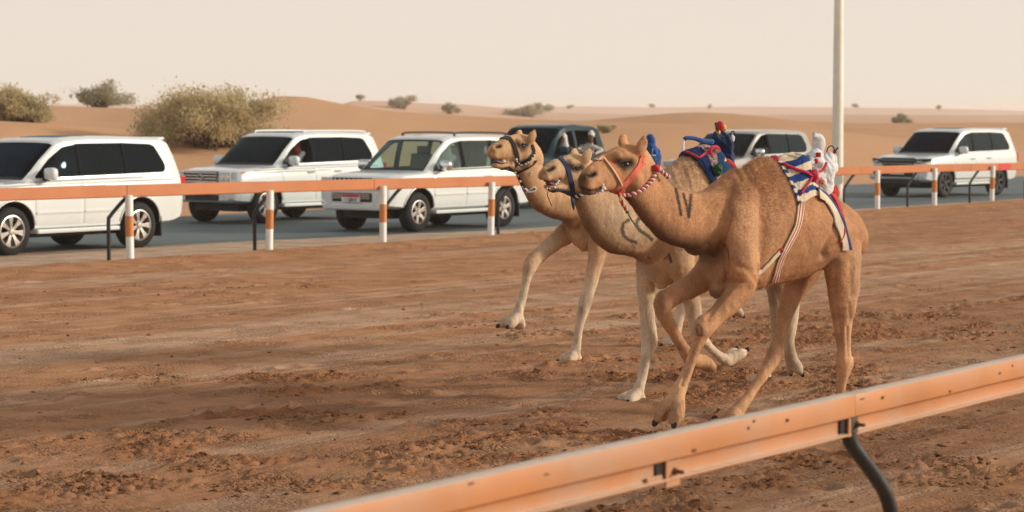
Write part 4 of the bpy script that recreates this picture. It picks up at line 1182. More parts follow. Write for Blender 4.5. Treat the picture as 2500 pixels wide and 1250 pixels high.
def pickup_bed(c, root, spec):
    W = c.W
    m = MB()
    for sg in (1, -1): m.box((-1.86, sg * (W / 2 - 0.06), 1.02), (2.06, 0.12, 0.56))
    m.box((-2.86, 0, 1.02), (0.10, W - 0.02, 0.56)); m.box((-1.86, 0, 0.72), (2.1, W - 0.1, 0.06))
    bed = m.build('cargo_bed', spec['paint'], root, bevel=0.012)
    mm = MB()
    for sg in (1, -1):
        x = spec['wheels'][1]; rw = spec['rw']
        poly = [(x + (rw + 0.09) * math.cos(t), rw + 0.03 + (rw + 0.08) * math.sin(t)) for t in np.linspace(-0.25, math.pi + 0.25, 20)] + [(x - rw - 0.09, -0.2), (x + rw + 0.09, -0.2)]
        mm.prism(poly, sg * (W / 2 - 0.30), sg * (W / 2 + 0.2), 'y')
    cut(bed, mm, M_trim)
    for sg in (1, -1): MB().box((-1.86, sg * (W / 2 - 0.07), 1.315), (2.06, 0.16, 0.03)).build('bed_rail_cap', M_trim, bed, bevel=0.008)
pick, cp = make_suv(lc_spec(name='pickup_truck', W=2.02, L=5.8, keys=PK, paint=M_carteal, wheels=(1.95, -1.72), rw=0.41, cabin=(-0.66, 1.4), glass=G_DARK, strip_mat=M_carteal, sill_mat=M_trim, handle_mat=M_carteal, mirror_mat=M_carteal, belt_mat=M_trim,
        side_windows=[dict(x=(0.48, 1.36), lo=1.33, hi=seg((0.48, 1.885), (0.82, 1.85), (1.10, 1.66), (1.36, 1.36)), open=1),
                      dict(x=(-0.50, 0.38), lo=1.335, hi=seg((-0.50, 1.70), (-0.40, 1.85), (-0.28, 1.885), (0.38, 1.895)), open=1)],
        windscreen=dict(x=(1.60, 0.96), inset=0.035), belt=(-0.55, 1.4, seg((-0.55, 1.318), (1.4, 1.305))),
        doors=[dict(x=(0.44, 1.46), lo=0.56, hi=1.285, handle=(0.60, 1.13)), dict(x=(-0.62, 0.42), lo=0.56, hi=1.285, handle=(-0.48, 1.13))],
        pillars=[], mirror=(1.22, 1.36), seat_x=(0.55, -0.25), dash_x=1.15, front=pickup_front, tail=(0.95, 1.25), rear_glass=None, extras=[pickup_bed]))
tag(pick, 'dark teal pick-up truck with two passengers at its open windows', 'truck', 'cars driving along the track')
car_place(pick, 1388, 506, 1.01, 0.9)
# ================================================================== the three camels
CTH = R(45.0)
CB = np.array([math.sin(CTH), math.cos(CTH), 0.0])      # tailwards
CL = np.array([math.cos(CTH), -math.sin(CTH), 0.0])     # to the camel's left, the side we see
UP = np.array([0, 0, 1.0])

def coat_material(name, fluff):
    m = bpy.data.materials.new(name); m.use_nodes = True
    N, L = m.node_tree.nodes, m.node_tree.links
    b = N['Principled BSDF']; b.inputs['Roughness'].default_value = 0.78; b.inputs['Specular IOR Level'].default_value = 0.18
    b.inputs['Sheen Weight'].default_value = 0.0
    at = N.new('ShaderNodeAttribute'); at.attribute_name = 'tone'
    tc = N.new('ShaderNodeTexCoord')
    mp = N.new('ShaderNodeMapping'); mp.inputs['Scale'].default_value = (1, 1, 0.55); L.new(tc.outputs['Object'], mp.inputs[0])
    n1 = N.new('ShaderNodeTexNoise'); n1.inputs['Scale'].default_value = 5.0; n1.inputs['Detail'].default_value = 6
    n2 = N.new('ShaderNodeTexNoise'); n2.inputs['Scale'].default_value = 85.0; n2.inputs['Detail'].default_value = 5; n2.inputs['Distortion'].default_value = 0.8
    for n in (n1, n2): L.new(mp.outputs[0], n.inputs['Vector'])
    a1 = N.new('ShaderNodeMapRange'); a1.inputs[1].default_value = 0.3; a1.inputs[2].default_value = 0.7; a1.inputs[3].default_value = 0.80; a1.inputs[4].default_value = 1.12
    a2 = N.new('ShaderNodeMapRange'); a2.inputs[1].default_value = 0.3; a2.inputs[2].default_value = 0.7; a2.inputs[3].default_value = 0.80; a2.inputs[4].default_value = 1.16
    L.new(n1.outputs[0], a1.inputs[0]); L.new(n2.outputs[0], a2.inputs[0])
    mm = N.new('ShaderNodeMath'); mm.operation = 'MULTIPLY'; L.new(a1.outputs[0], mm.inputs[0]); L.new(a2.outputs[0], mm.inputs[1])
    sv = N.new('ShaderNodeVectorMath'); sv.operation = 'SCALE'; L.new(at.outputs['Color'], sv.inputs[0]); L.new(mm.outputs[0], sv.inputs['Scale'])
    L.new(sv.outputs[0], b.inputs['Base Color'])
    bp = N.new('ShaderNodeBump'); bp.inputs['Strength'].default_value = fluff * 0.55; bp.inputs['Distance'].default_value = 0.008
    L.new(n2.outputs[0], bp.inputs['Height']); L.new(bp.outputs[0], b.inputs['Normal'])
    return m

def hair_material():
    m = bpy.data.materials.get('camel_hair')
    if m: return m
    m = bpy.data.materials.new('camel_hair'); m.use_nodes = True
    N, L = m.node_tree.nodes, m.node_tree.links
    b = N['Principled BSDF']; b.inputs['Roughness'].default_value = 0.65; b.inputs['Specular IOR Level'].default_value = 0.25
    at = N.new('ShaderNodeAttribute'); at.attribute_name = 'tone'; L.new(at.outputs['Color'], b.inputs['Base Color'])
    return m
def poly_dist(Q, P):
    """distance of 2D/3D points Q to the polyline P"""
    P = np.array(P, float); best = np.full(len(Q), 1e9)
    for a, b in zip(P[:-1], P[1:]):
        d = b - a; t = np.clip(((Q - a) @ d) / (d @ d + 1e-12), 0, 1)
        best = np.minimum(best, np.linalg.norm(Q - (a + t[:, None] * d), axis=1))
    return best

class Camel:
    def __init__(s, v0, base_px):
        s.v0 = v0; s.m = MB()
        o = onplane(base_px[0], base_px[1], CL, v0); s.base = np.array([o[0], o[1], 0.0])
    def kp(s, x, y, v=0.0): return onplane(x, y, CL, s.v0 + v) - s.base
    def rings(s, st, n=26, flat=0.0, sub=4):
        """body or head: stations (x, y_top, y_bottom, half width, top taper)"""
        st = crom_rows(np.array(st, float), sub); V = []
        for x, yt, yb, hw, tp in st:
            a, b = s.kp(x, yt), s.kp(x, yb)
            c = (a + b) / 2; hh = (a[2] - b[2]) / 2
            c = s.kp(x, (yt + yb) / 2)
            for k in range(n):
                t = 2 * math.pi * k / n
                ct, stt = math.cos(t), math.sin(t)
                w = hw * math.copysign(abs(ct) ** 0.9, ct) * (1 - tp * max(0, stt) ** 1.2)
                V.append(c + CL * w + UP * hh * stt)
        q = len(st)
        Fc = [(i * n + k, i * n + (k + 1) % n, (i + 1) * n + (k + 1) % n, (i + 1) * n + k) for i in range(q - 1) for k in range(n)]
        Fc += [tuple(range(n - 1, -1, -1)), tuple(range((q - 1) * n, q * n))]
        s.m.add(V, Fc)
    def neck(s, pairs, n=24):
        """loft whose rings span exactly from the upper to the lower outline"""
        rows = crom_rows([[*s.kp(*p), *s.kp(*q), rl] for p, q, rl in pairs], 6); V = []
        for r in rows:
            a, b, rl = r[:3], r[3:6], r[6]
            c, e = (a + b) / 2, (a - b) / 2
            for k in range(n):
                t = 2 * math.pi * k / n
                V.append(c + e * math.sin(t) + CL * rl * math.copysign(abs(math.cos(t)) ** 0.9, math.cos(t)))
        q = len(rows)
        Fc = [(i * n + k, i * n + (k + 1) % n, (i + 1) * n + (k + 1) % n, (i + 1) * n + k) for i in range(q - 1) for k in range(n)]
        Fc += [tuple(range(n - 1, -1, -1)), tuple(range((q - 1) * n, q * n))]
        s.m.add(V, Fc)
    def leg(s, keys):
        limb(s.m, [[*s.kp(x, y, v), r1, r2] for x, y, v, r1, r2 in keys], CL, 6, 18)
    def foot(s, fet, toe, v, spread=0.045, size=1.0, heel=None):
        """two broad toes from the fetlock to the toe tips, with a cushion under them"""
        a, b = s.kp(*fet, v), s.kp(*toe, v)
        h = s.kp(*heel, v) if heel else a * 0.5 + b * 0.5 - UP * 0.02
        s.tips = []
        for sg in (-1, 1):
            mid = (a + b) / 2 + CL * sg * spread * 0.65
            tip = b + CL * sg * spread
            limb(s.m, [[*a, .045 * size, .045 * size], [*mid, .046 * size, .044 * size], [*(mid * 0.35 + tip * 0.65), .042 * size, .043 * size], [*tip, .026 * size, .032 * size]], CL, 5, 14)
            s.nails.append((tip.copy(), (tip - mid) / np.linalg.norm(tip - mid), size))
        if heel: limb(s.m, [[*a, .05 * size, .05 * size], [*h, .04 * size, .07 * size]], CL, 5, 14)
    nails = []

def build_camel(name, spec):
    c = Camel(spec['v0'], spec['base']); c.nails = []
    c.rings(spec['trunk'])
    c.rings(spec['head'])
    if spec.get('jaw'): c.leg(spec['jaw'])
    c.neck(spec['neck'])
    for L_ in spec['legs']: c.leg(L_)
    for f in spec['feet']: c.foot(*f)
    for e in spec['ears']: c.leg(e)
    if spec.get('tail'): c.leg(spec['tail'])
    for (x, y, v, r) in spec.get('lumps', []): c.m.ball(c.kp(x, y, v), r)
    root = empty(name, c.base)
    tag(root, spec['label'], 'camel', 'racing camels')
    body = fuse('body', c.m, spec.get('voxel', 0.010), 7, coat_material(name + '_coat', spec.get('fluff', 0.6)), root)
    me = body.data
    # carve: mouth line, nostrils, eye sockets, leg tendons
    P = verts_np(me); Nn = normals_np(me)
    px = project(P + c.base)
    lat = (P + c.base) @ CL - spec['v0']
    fac = ((EYE - (P + c.base)) * Nn).sum(1)
    for pts, w, depth in spec['grooves']:
        pts3 = [c.kp(*p) for p in pts]
        d2 = poly_dist(px, [(p[0], p[1]) for p in pts])
        near = (lat > -0.02) & (fac > -0.02)
        k = np.exp(-(d2 / w) ** 2) * near
        P = P - Nn * (k * depth)[:, None]
        if spec.get('mirror_groove', True):
            # the same groove on the far side, by reflection across the sagittal plane
            R_ = P - CL * (2 * lat)[:, None]
            d3 = poly_dist(project(R_ + c.base), [(p[0], p[1]) for p in pts])
            k2 = np.exp(-(d3 / w) ** 2) * (lat < 0.0) * (P[:, 2] > 1.3)
            P = P - Nn * (k2 * depth)[:, None]
    hx, hy, hr = spec['hump_c']
    wool = np.exp(-(((px[:, 0] - hx) / (hr * 1.5)) ** 2 + ((px[:, 1] - hy) / (hr * 1.3)) ** 2))
    q1 = fbm(P[:, 0] * 34 + P[:, 2] * 11, P[:, 1] * 30 - P[:, 2] * 26, 3, 404) - 0.5
    q2 = fbm(P[:, 0] * 9 + P[:, 1] * 7, P[:, 2] * 8 - P[:, 0] * 3, 3, 405) - 0.5
    P = P + Nn * (q1 * (0.004 + 0.020 * wool) + q2 * 0.014)[:, None]
    me.vertices.foreach_set('co', P.astype(np.float32).reshape(-1)); me.update()
    Nn = normals_np(me)
    # coat colours; the dark throat is part hair, part shade put into the colour
    z = P[:, 2]
    base, pale, dark, hump = [np.array(t) for t in spec['tones']]
    C = np.ones((len(P), 3)) * base
    def mixc(k, colr):
        nonlocal C
        C = C * (1 - k[:, None]) + np.array(colr) * k[:, None]
    bx = px[:, 0]
    legz = 1 - sstep(0.55, 1.05, z)
    mixc(legz * spec.get('leg_pale', 0.5), pale)
    mixc(np.exp(-(((bx - hx) / hr) ** 2 + ((px[:, 1] - hy) / (hr * 0.9)) ** 2)) * 0.55, hump)
    for pts, w, amt in spec['dark_fur_and_shade']:
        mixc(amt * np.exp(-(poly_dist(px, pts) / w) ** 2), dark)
    for pts, w, amt in spec.get('pale_fur', []):
        mixc(amt * np.exp(-(poly_dist(px, pts) / w) ** 2), pale)
    for pts, w, amt in spec.get('features', []):       # skin of eyelids, nostrils and lips, on both sides of the head
        colr = np.array([0.030, 0.020, 0.016])
        mixc(np.clip(amt * 1.25 * np.exp(-(poly_dist(px, pts) / w) ** 2), 0, amt) * (lat > -0.01), colr)
        Rm = P - CL * (2 * lat)[:, None]
        mixc(np.clip(amt * 1.25 * np.exp(-(poly_dist(project(Rm + c.base), pts) / w) ** 2), 0, amt) * (lat <= -0.01) * (z > 1.3), colr)
    nearside = (fac > 0) & (lat > -0.08)
    for pts, w, amt, colr in spec['paint']:
        d = poly_dist(px + 1.5 * np.stack([fbm(P[:, 0] * 40, P[:, 2] * 40, 2, 5) - .5, fbm(P[:, 0] * 40, P[:, 2] * 40, 2, 9) - .5], 1), pts)
        mixc(amt * (1 - sstep(w * 0.55, w * 1.15, d)) * nearside, colr)
    mott = fbm(P[:, 0] * 6 + P[:, 1] * 4, P[:, 2] * 7, 4, 511) - 0.5
    stre = fbm(P[:, 0] * 26 + P[:, 1] * 22, P[:, 2] * 5, 3, 512) - 0.5
    C = C * (1 + 0.45 * mott + (0.55 * stre) * sstep(1.1, 0.8, z))[:, None]
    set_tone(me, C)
    # short coat: blades of hair lying back over the skin, longer and curlier on the hump
    rn = np.random.RandomState(spec.get('seed', 1)); nh = spec.get('hairs', 90000)
    ii = rn.randint(0, len(P), nh); n_ = Nn[ii]; z_ = z[ii]
    headm = sstep(1.45, 1.65, z_) * (bx[ii] < spec['head'][-1][0] + 15)
    flow = np.outer(np.ones(nh), CB * 0.75 - UP * 0.55); low = sstep(0.95, 0.6, z_)
    flow = flow * (1 - low[:, None]) + np.array([0, 0, -1.0]) * low[:, None]
    flow = flow * (1 - 0.7 * headm[:, None]) + (CB * 0.9 + UP * 0.15) * 0.7 * headm[:, None]
    wl_ = wool[ii]
    flow = flow + rn.normal(size=(nh, 3)) * (0.30 + 0.9 * wl_)[:, None]
    t_ = flow - n_ * (flow * n_).sum(1)[:, None]; t_ /= np.linalg.norm(t_, axis=1)[:, None] + 1e-9
    d_ = t_ + n_ * (0.30 + 0.35 * wl_ + 0.15 * rn.rand(nh))[:, None]; d_ /= np.linalg.norm(d_, axis=1)[:, None]
    ln = (0.020 + 0.016 * wl_ - 0.011 * low - 0.011 * headm) * rn.uniform(0.6, 1.4, nh)
    sd = np.cross(d_, n_); sd /= np.linalg.norm(sd, axis=1)[:, None] + 1e-9
    jit = rn.normal(size=(nh, 3)) * 0.004; jit -= n_ * (jit * n_).sum(1)[:, None]
    root_ = P[ii] + jit - n_ * 0.002; wd = (0.0030 * rn.uniform(0.6, 1.2, nh))[:, None]
    Vh = np.stack([root_ - sd * wd * 0.5, root_ + sd * wd * 0.5, root_ + d_ * ln[:, None]], 1).reshape(-1, 3)
    hm_ = bpy.data.meshes.new('coat_hair')
    hm_.vertices.add(nh * 3); hm_.vertices.foreach_set('co', Vh.astype(np.float32).reshape(-1))
    hm_.loops.add(nh * 3); hm_.loops.foreach_set('vertex_index', np.arange(nh * 3, dtype=np.int32))
    hm_.polygons.add(nh); hm_.polygons.foreach_set('loop_start', np.arange(0, nh * 3, 3, dtype=np.int32)); hm_.update(calc_edges=True)
    hm_.materials.append(hair_material())
    ho = link(bpy.data.objects.new('coat_hair', hm_), root); ho['kind'] = 'stuff'
    set_tone(hm_, np.repeat(C[ii] * rn.uniform(0.70, 1.22, (nh, 1)), 3, 0))
    # nails
    for tip, d, sz in c.nails:
        f = d / np.linalg.norm(d)
        sz = sz * 1.15; M_ = Matrix(((f[0], CL[0], 0), (f[1], CL[1], 0), (f[2], CL[2], 1))).to_3x3()
        p = tip + f * 0.024 * sz + UP * 0.008
        MB().ball(p, (0.017 * sz, 0.019 * sz, 0.016 * sz), 10, 7, M_).build('toenail', mat('toenail_horn', (0.030, 0.024, 0.020), 0.6, spec=0.3), root, smooth=True)
    # eyes with lids
    bvh = BVHTree.FromPolygons([Vector(p) for p in P], [tuple(pl.vertices) for pl in me.polygons])
    c.bvh = bvh; c.root = root; c.body = body; c.spec = spec
    ex, ey = spec['eye']
    hit = c.surf(ex, ey)
    p, n = hit
    sc_ = spec.get('eye_r', 0.026)
    for sg in (1, -1):
        q = p if sg == 1 else p - CL * (2 * ((p + c.base) @ CL - spec['v0']))
        nn = n if sg == 1 else n - CL * (2 * (n @ CL))
        e = MB().ball(q - nn * sc_ * 0.62, sc_, 16, 10).build('eye', mat('eye_dark', (0.010, 0.007, 0.005), 0.22, spec=0.35), root, smooth=True)
        # heavy upper lid with lashes, and lower lid
        fw = -CB
        lid = MB()
        for dz, rr, span, col_ in ((0.014, 0.011, 1.25, 0), (-0.016, 0.007, 1.1, 0)):
            pts = []
            for t in np.linspace(-1, 1, 9):
                o = q + fw * (t * sc_ * 1.35) + UP * (dz * (1 - 0.9 * t * t) + 0.004 * t) - nn * (sc_ * 0.05 + 0.010 * t * t)
                pts.append(o)
            lid.tube(pts, [rr * (1 - 0.55 * abs(t)) for t in np.linspace(-1, 1, 9)], 8)
        lid.build('eyelid', mat('eyelid_skin', (0.055, 0.034, 0.024), 0.7), root, smooth=True)
        la = MB()
        for t in np.linspace(-0.9, 0.9, 13):
            o = q + fw * (t * sc_ * 1.2) + UP * 0.012 * (1 - 0.7 * t * t)
            la.tube([o, o + nn * 0.018 + UP * -0.004 + fw * 0.012 * (t + 0.5), o + nn * 0.030 - UP * 0.014 + fw * 0.018 * (t + 0.5)], [0.0018, 0.0014, 0.0006], 4)
        la.build('eyelashes', mat('lash', (0.015, 0.010, 0.008), 0.8), root)
    return c

def surf(self, x, y):
    """where the line of sight through a photo pixel meets this camel (local point, normal)"""
    d = ray(x, y); o = EYE - self.base
    loc, nrm, idx, dist = self.bvh.ray_cast(Vector(o), Vector(d).normalized())
    if loc is None:
        q = self.kp(x, y, 0.05)
        loc, nrm, idx, dist = self.bvh.find_nearest(Vector(q))
    n = np.array(nrm); 
    return np.array(loc), n
Camel.surf = surf
def mirror_pt(self, p): return p - CL * (2 * ((p + self.base) @ CL - self.v0))
Camel.mirror = mirror_pt
def path_on(self, pix, sub=5, off=0.004, far=False):
    """smooth line on the skin through pixels; returns points and normals"""
    px = crom_rows(np.array(pix, float), sub); P, Nn = [], []
    for x, y in px:
        p, n = self.surf(x, y)
        if far:
            q = self.mirror(p); loc, nr, i, d = self.bvh.find_nearest(Vector(q)); p, n = np.array(loc), np.array(nr)
        P.append(p); Nn.append(n)
    P, Nn = np.array(P), np.array(Nn)
    for _ in range(2):
        P[1:-1] = (P[:-2] + 2 * P[1:-1] + P[2:]) / 4
        Nn[1:-1] = (Nn[:-2] + 2 * Nn[1:-1] + Nn[2:]) / 4
    Nn /= np.linalg.norm(Nn, axis=1)[:, None] + 1e-9
    return P + Nn * off, Nn
Camel.path_on = path_on
def ribbon(P, Nn, w, th=0.006, m=None):
    P, Nn = np.array(P), np.array(Nn); n = len(P)
    ww = np.full(n, w) if np.isscalar(w) else np.interp(np.linspace(0, 1, n), np.linspace(0, 1, len(w)), w)
    T = np.gradient(P, axis=0); T /= np.linalg.norm(T, axis=1)[:, None] + 1e-9
    S = np.cross(T, Nn); S /= np.linalg.norm(S, axis=1)[:, None] + 1e-9
    V = []
    for i in range(n):
        for a, b in ((-1, 0), (-.9, 1), (0, 1.15), (.9, 1), (1, 0), (0, -0.3)):
            V.append(P[i] + S[i] * a * ww[i] / 2 + Nn[i] * b * th)
    k = 6
    Fc = [(i * k + j, i * k + (j + 1) % k, (i + 1) * k + (j + 1) % k, (i + 1) * k + j) for i in range(n - 1) for j in range(k)]
    Fc += [tuple(range(k)), tuple(range(n * k - 1, (n - 1) * k - 1, -1))]
    m = m or MB(); m.add(V, Fc); return m

CHAR = (0.028, 0.022, 0.019)
# ---- the nearest camel: brown, hump behind a striped blanket ------------------------------------------------
camA = build_camel('camel', dict(
    hairs=170000, v0=-11.10, base=(1840, 1000), label='brown camel in red halter wearing a blue and cream striped saddle blanket', fluff=0.75,
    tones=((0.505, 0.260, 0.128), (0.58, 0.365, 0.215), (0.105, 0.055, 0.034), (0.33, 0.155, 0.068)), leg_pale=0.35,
    hump_c=(1865, 430, 60),
    trunk=[(1742, 560, 690, .11, .2), (1757, 525, 714, .19, .25), (1788, 462, 720, .245, .35), (1822, 405, 712, .27, .5), (1852, 384, 703, .28, .6), (1880, 388, 697, .29, .58), (1915, 412, 688, .305, .42), (1950, 438, 676, .305, .28), (1990, 462, 656, .29, .22), (2030, 484, 640, .26, .2), (2062, 508, 636, .215, .2), (2084, 545, 630, .13, .2)],
    head=[(1419, 430, 462, .036, .1), (1424, 418, 472, .055, .15), (1436, 406, 476, .066, .2), (1452, 393, 474, .068, .25), (1470, 380, 469, .070, .28), (1490, 367, 468, .076, .25), (1510, 357, 474, .090, .2), (1533, 350, 478, .102, .22), (1556, 351, 478, .102, .25), (1576, 368, 470, .090, .3), (1590, 392, 455, .07, .3)],
    neck=[((1584, 386), (1524, 480), .088), ((1610, 426), (1546, 506), .085), ((1644, 457), (1578, 548), .092), ((1686, 471), (1618, 588), .108), ((1726, 464), (1662, 604), .128), ((1764, 438), (1712, 612), .160), ((1800, 408), (1765, 640), .19)],
    legs=[
        # left fore: reaching forward
        [(1822, 470, .13, .13, .06), (1810, 560, .19, .17, .095), (1812, 640, .20, .155, .105), (1815, 690, .185, .118, .085), (1782, 737, .175, .088, .070), (1745, 775, .165, .070, .062), (1716, 803, .155, .074, .068), (1703, 838, .145, .052, .048), (1688, 880, .135, .041, .039), (1670, 925, .12, .043, .041), (1655, 958, .11, .056, .056), (1648, 985, .105, .050, .060)],
        # right fore: folded
        [(1775, 500, -.13, .12, .06), (1752, 590, -.18, .145, .09), (1735, 655, -.185, .125, .090), (1700, 690, -.175, .095, .075), (1655, 715, -.165, .078, .066), (1622, 738, -.16, .076, .068), (1622, 768, -.16, .056, .052), (1645, 812, -.16, .042, .040), (1668, 850, -.16, .043, .041), (1688, 876, -.16, .056, .052), (1716, 884, -.16, .056, .060), (1736, 898, -.16, .035, .055)],
        # left hind: standing leg behind the rail
        [(2028, 530, .10, .16, .07), (2052, 600, .17, .20, .11), (2058, 680, .19, .165, .105), (2058, 745, .19, .122, .085), (2058, 795, .185, .080, .064), (2060, 845, .18, .058, .052), (2060, 893, .175, .068, .058), (2054, 935, .17, .040, .038), (2049, 970, .165, .036, .036), (2044, 992, .16, .048, .052)],
        # right hind: swung forward under the belly
        [(2015, 545, -.10, .15, .07), (1985, 615, -.16, .17, .10), (1955, 675, -.17, .135, .09), (1935, 720, -.17, .094, .070), (1918, 765, -.17, .068, .055), (1905, 820, -.16, .057, .050), (1888, 872, -.15, .068, .056), (1862, 915, -.14, .044, .042), (1830, 965, -.13, .039, .038), (1803, 1000, -.12, .052, .050), (1790, 1016, -.12, .048, .058)]],
    feet=[((1652, 968), (1627, 1026), .105, .078, 1.32), ((2043, 985), (2022, 1006), .16, .055, 1.05, (2050, 1006)), ((1795, 1008), (1768, 1022), -.12, .06, 1.1, (1800, 1022))],
    ears=[[(1562, 374, .07, .045, .032), (1565, 360, .085, .058, .028), (1569, 346, .10, .050, .022), (1571, 336, .11, .026, .014), (1572, 330, .115, .010, .008)],
          [(1530, 366, -.07, .045, .032), (1524, 354, -.085, .058, .028), (1523, 342, -.10, .050, .022), (1526, 333, -.11, .026, .014), (1528, 328, -.115, .010, .008)]],
    lumps=[(1507, 384, .062, .045), (1507, 384, -.062, .045), (1432, 429, .036, .031), (1432, 429, -.036, .031), (1440, 462, .03, .043), (1440, 462, -.03, .043), (1545, 440, .055, .075), (1545, 440, -.055, .075),
           (1752, 708, .0, .065), (1712, 806, .165, .062), (1718, 788, .150, .058), (1616, 742, -.16, .062), (1620, 728, -.155, .056), (2066, 888, .178, .060), (2074, 876, .178, .035), (1896, 862, -.15, .062), (1906, 850, -.15, .038), (2056, 742, .20, .085), (1940, 712, -.17, .075), (1652, 962, .11, .052), (1806, 1000, -.12, .05), (2085, 560, 0.0, .05), (1700, 590, 0, .10)],
    tail=[(2090, 552, 0, .035, .03), (2097, 600, 0, .028, .025), (2092, 660, -.02, .022, .02), (2084, 715, -.03, .026, .02), (2080, 740, -.03, .012, .01)],
    grooves=[([(1421, 461), (1440, 467), (1456, 466), (1468, 461), (1474, 455), (1478, 446)], 3.0, .014), ([(1437, 432), (1446, 428), (1452, 424)], 4.0, .030), ([(1519, 402), (1536, 396)], 9.0, .016),
             ([(1640, 985), (1620, 1030)], 3.5, .022), ([(1757, 612), (1770, 565), (1786, 525)], 6, .022), ([(1768, 600), (1776, 640), (1772, 690)], 6, .022), ([(1862, 540), (1858, 600), (1850, 660)], 12, .016), ([(1800, 650), (1830, 660), (1846, 690)], 8, .012), ([(1900, 640), (1880, 690)], 14, .01), ([(2010, 622), (2028, 580), (2044, 545)], 9, .030), ([(2040, 640), (2036, 720)], 8, .012),
             ([(1840, 690), (1800, 700), (1770, 730)], 7, -.008), ([(1912, 770), (1902, 850)], 5, .020), ([(1875, 890), (1820, 970)], 4, .014), ([(1700, 830), (1680, 900), (1664, 940)], 4, .014), ([(1790, 700), (1745, 750), (1728, 780)], 6, .014), ([(1640, 790), (1672, 850)], 4, .014), ([(2070, 800), (2072, 870)], 5, .016), ([(2048, 900), (2046, 960)], 4, .012), ([(2075, 640), (2080, 720)], 8, .012), ([(1700, 700), (1660, 725)], 6, .012), ([(2045, 760), (2050, 800)], 6, .012), ([(2072, 740), (2076, 790)], 5, .010), ([(1668, 920), (1690, 860)], 4, .010), ([(1450, 410), (1480, 390)], 7, .008), ([(1490, 445), (1520, 430)], 12, .006)],
    dark_fur_and_shade=[([(1535, 492), (1560, 522), (1585, 556), (1625, 592), (1670, 604), (1740, 616)], 30, .85), ([(1419, 432), (1424, 445), (1420, 465), (1440, 476), (1455, 470)], 13, .75), ([(1440, 427), (1450, 424)], 9, .9), ([(1507, 392), (1522, 408), (1540, 402)], 12, .75), ([(1512, 394), (1540, 389)], 8, .6),
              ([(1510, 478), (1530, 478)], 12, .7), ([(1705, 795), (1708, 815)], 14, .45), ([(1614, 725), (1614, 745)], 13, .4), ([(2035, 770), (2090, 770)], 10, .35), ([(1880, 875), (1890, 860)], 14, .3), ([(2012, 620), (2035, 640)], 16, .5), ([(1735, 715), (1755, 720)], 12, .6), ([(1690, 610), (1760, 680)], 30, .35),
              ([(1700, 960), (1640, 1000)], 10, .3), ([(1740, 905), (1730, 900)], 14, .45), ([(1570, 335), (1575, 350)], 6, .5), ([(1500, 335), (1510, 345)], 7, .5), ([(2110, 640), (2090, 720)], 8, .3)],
    pale_fur=[([(1940, 700), (1935, 780)], 20, .5), ([(2090, 620), (2085, 720)], 16, .6), ([(1820, 520), (1840, 620)], 40, .35), ([(1690, 920), (1660, 960)], 20, .4), ([(1460, 430), (1500, 440)], 18, .3)],
    paint=[([(1649, 460), (1655, 490), (1661, 525)], 4.4, .96, CHAR), ([(1667, 473), (1676, 505), (1681, 530)], 4.0, .96, CHAR), ([(1685, 477), (1684, 505), (1681, 530)], 4.4, .96, CHAR), ([(1712, 626), (1716, 650)], 3.6, .8, CHAR), ([(1774, 612), (1776, 630)], 3.4, .8, CHAR),
           ([(1608, 725), (1618, 735), (1616, 748), (1606, 745)], 2.5, .6, CHAR), ([(1702, 792), (1714, 800), (1712, 820), (1702, 818), (1700, 800)], 2.4, .6, CHAR)],
    eye=(1529, 399), eye_r=0.031,
    features=[([(1514, 401), (1528, 405), (1541, 399)], 8, .85), ([(1512, 392), (1526, 389), (1542, 392)], 6, .55), ([(1520, 405), (1524, 414)], 5, .5), ([(1437, 431), (1445, 428), (1452, 424)], 6, .92), ([(1421, 461), (1440, 467), (1456, 466), (1468, 461), (1474, 455)], 3.5, .85), ([(1417, 432), (1418, 448), (1419, 466), (1436, 477)], 8, .55), ([(1436, 418), (1428, 424), (1424, 440)], 5, .35)]))

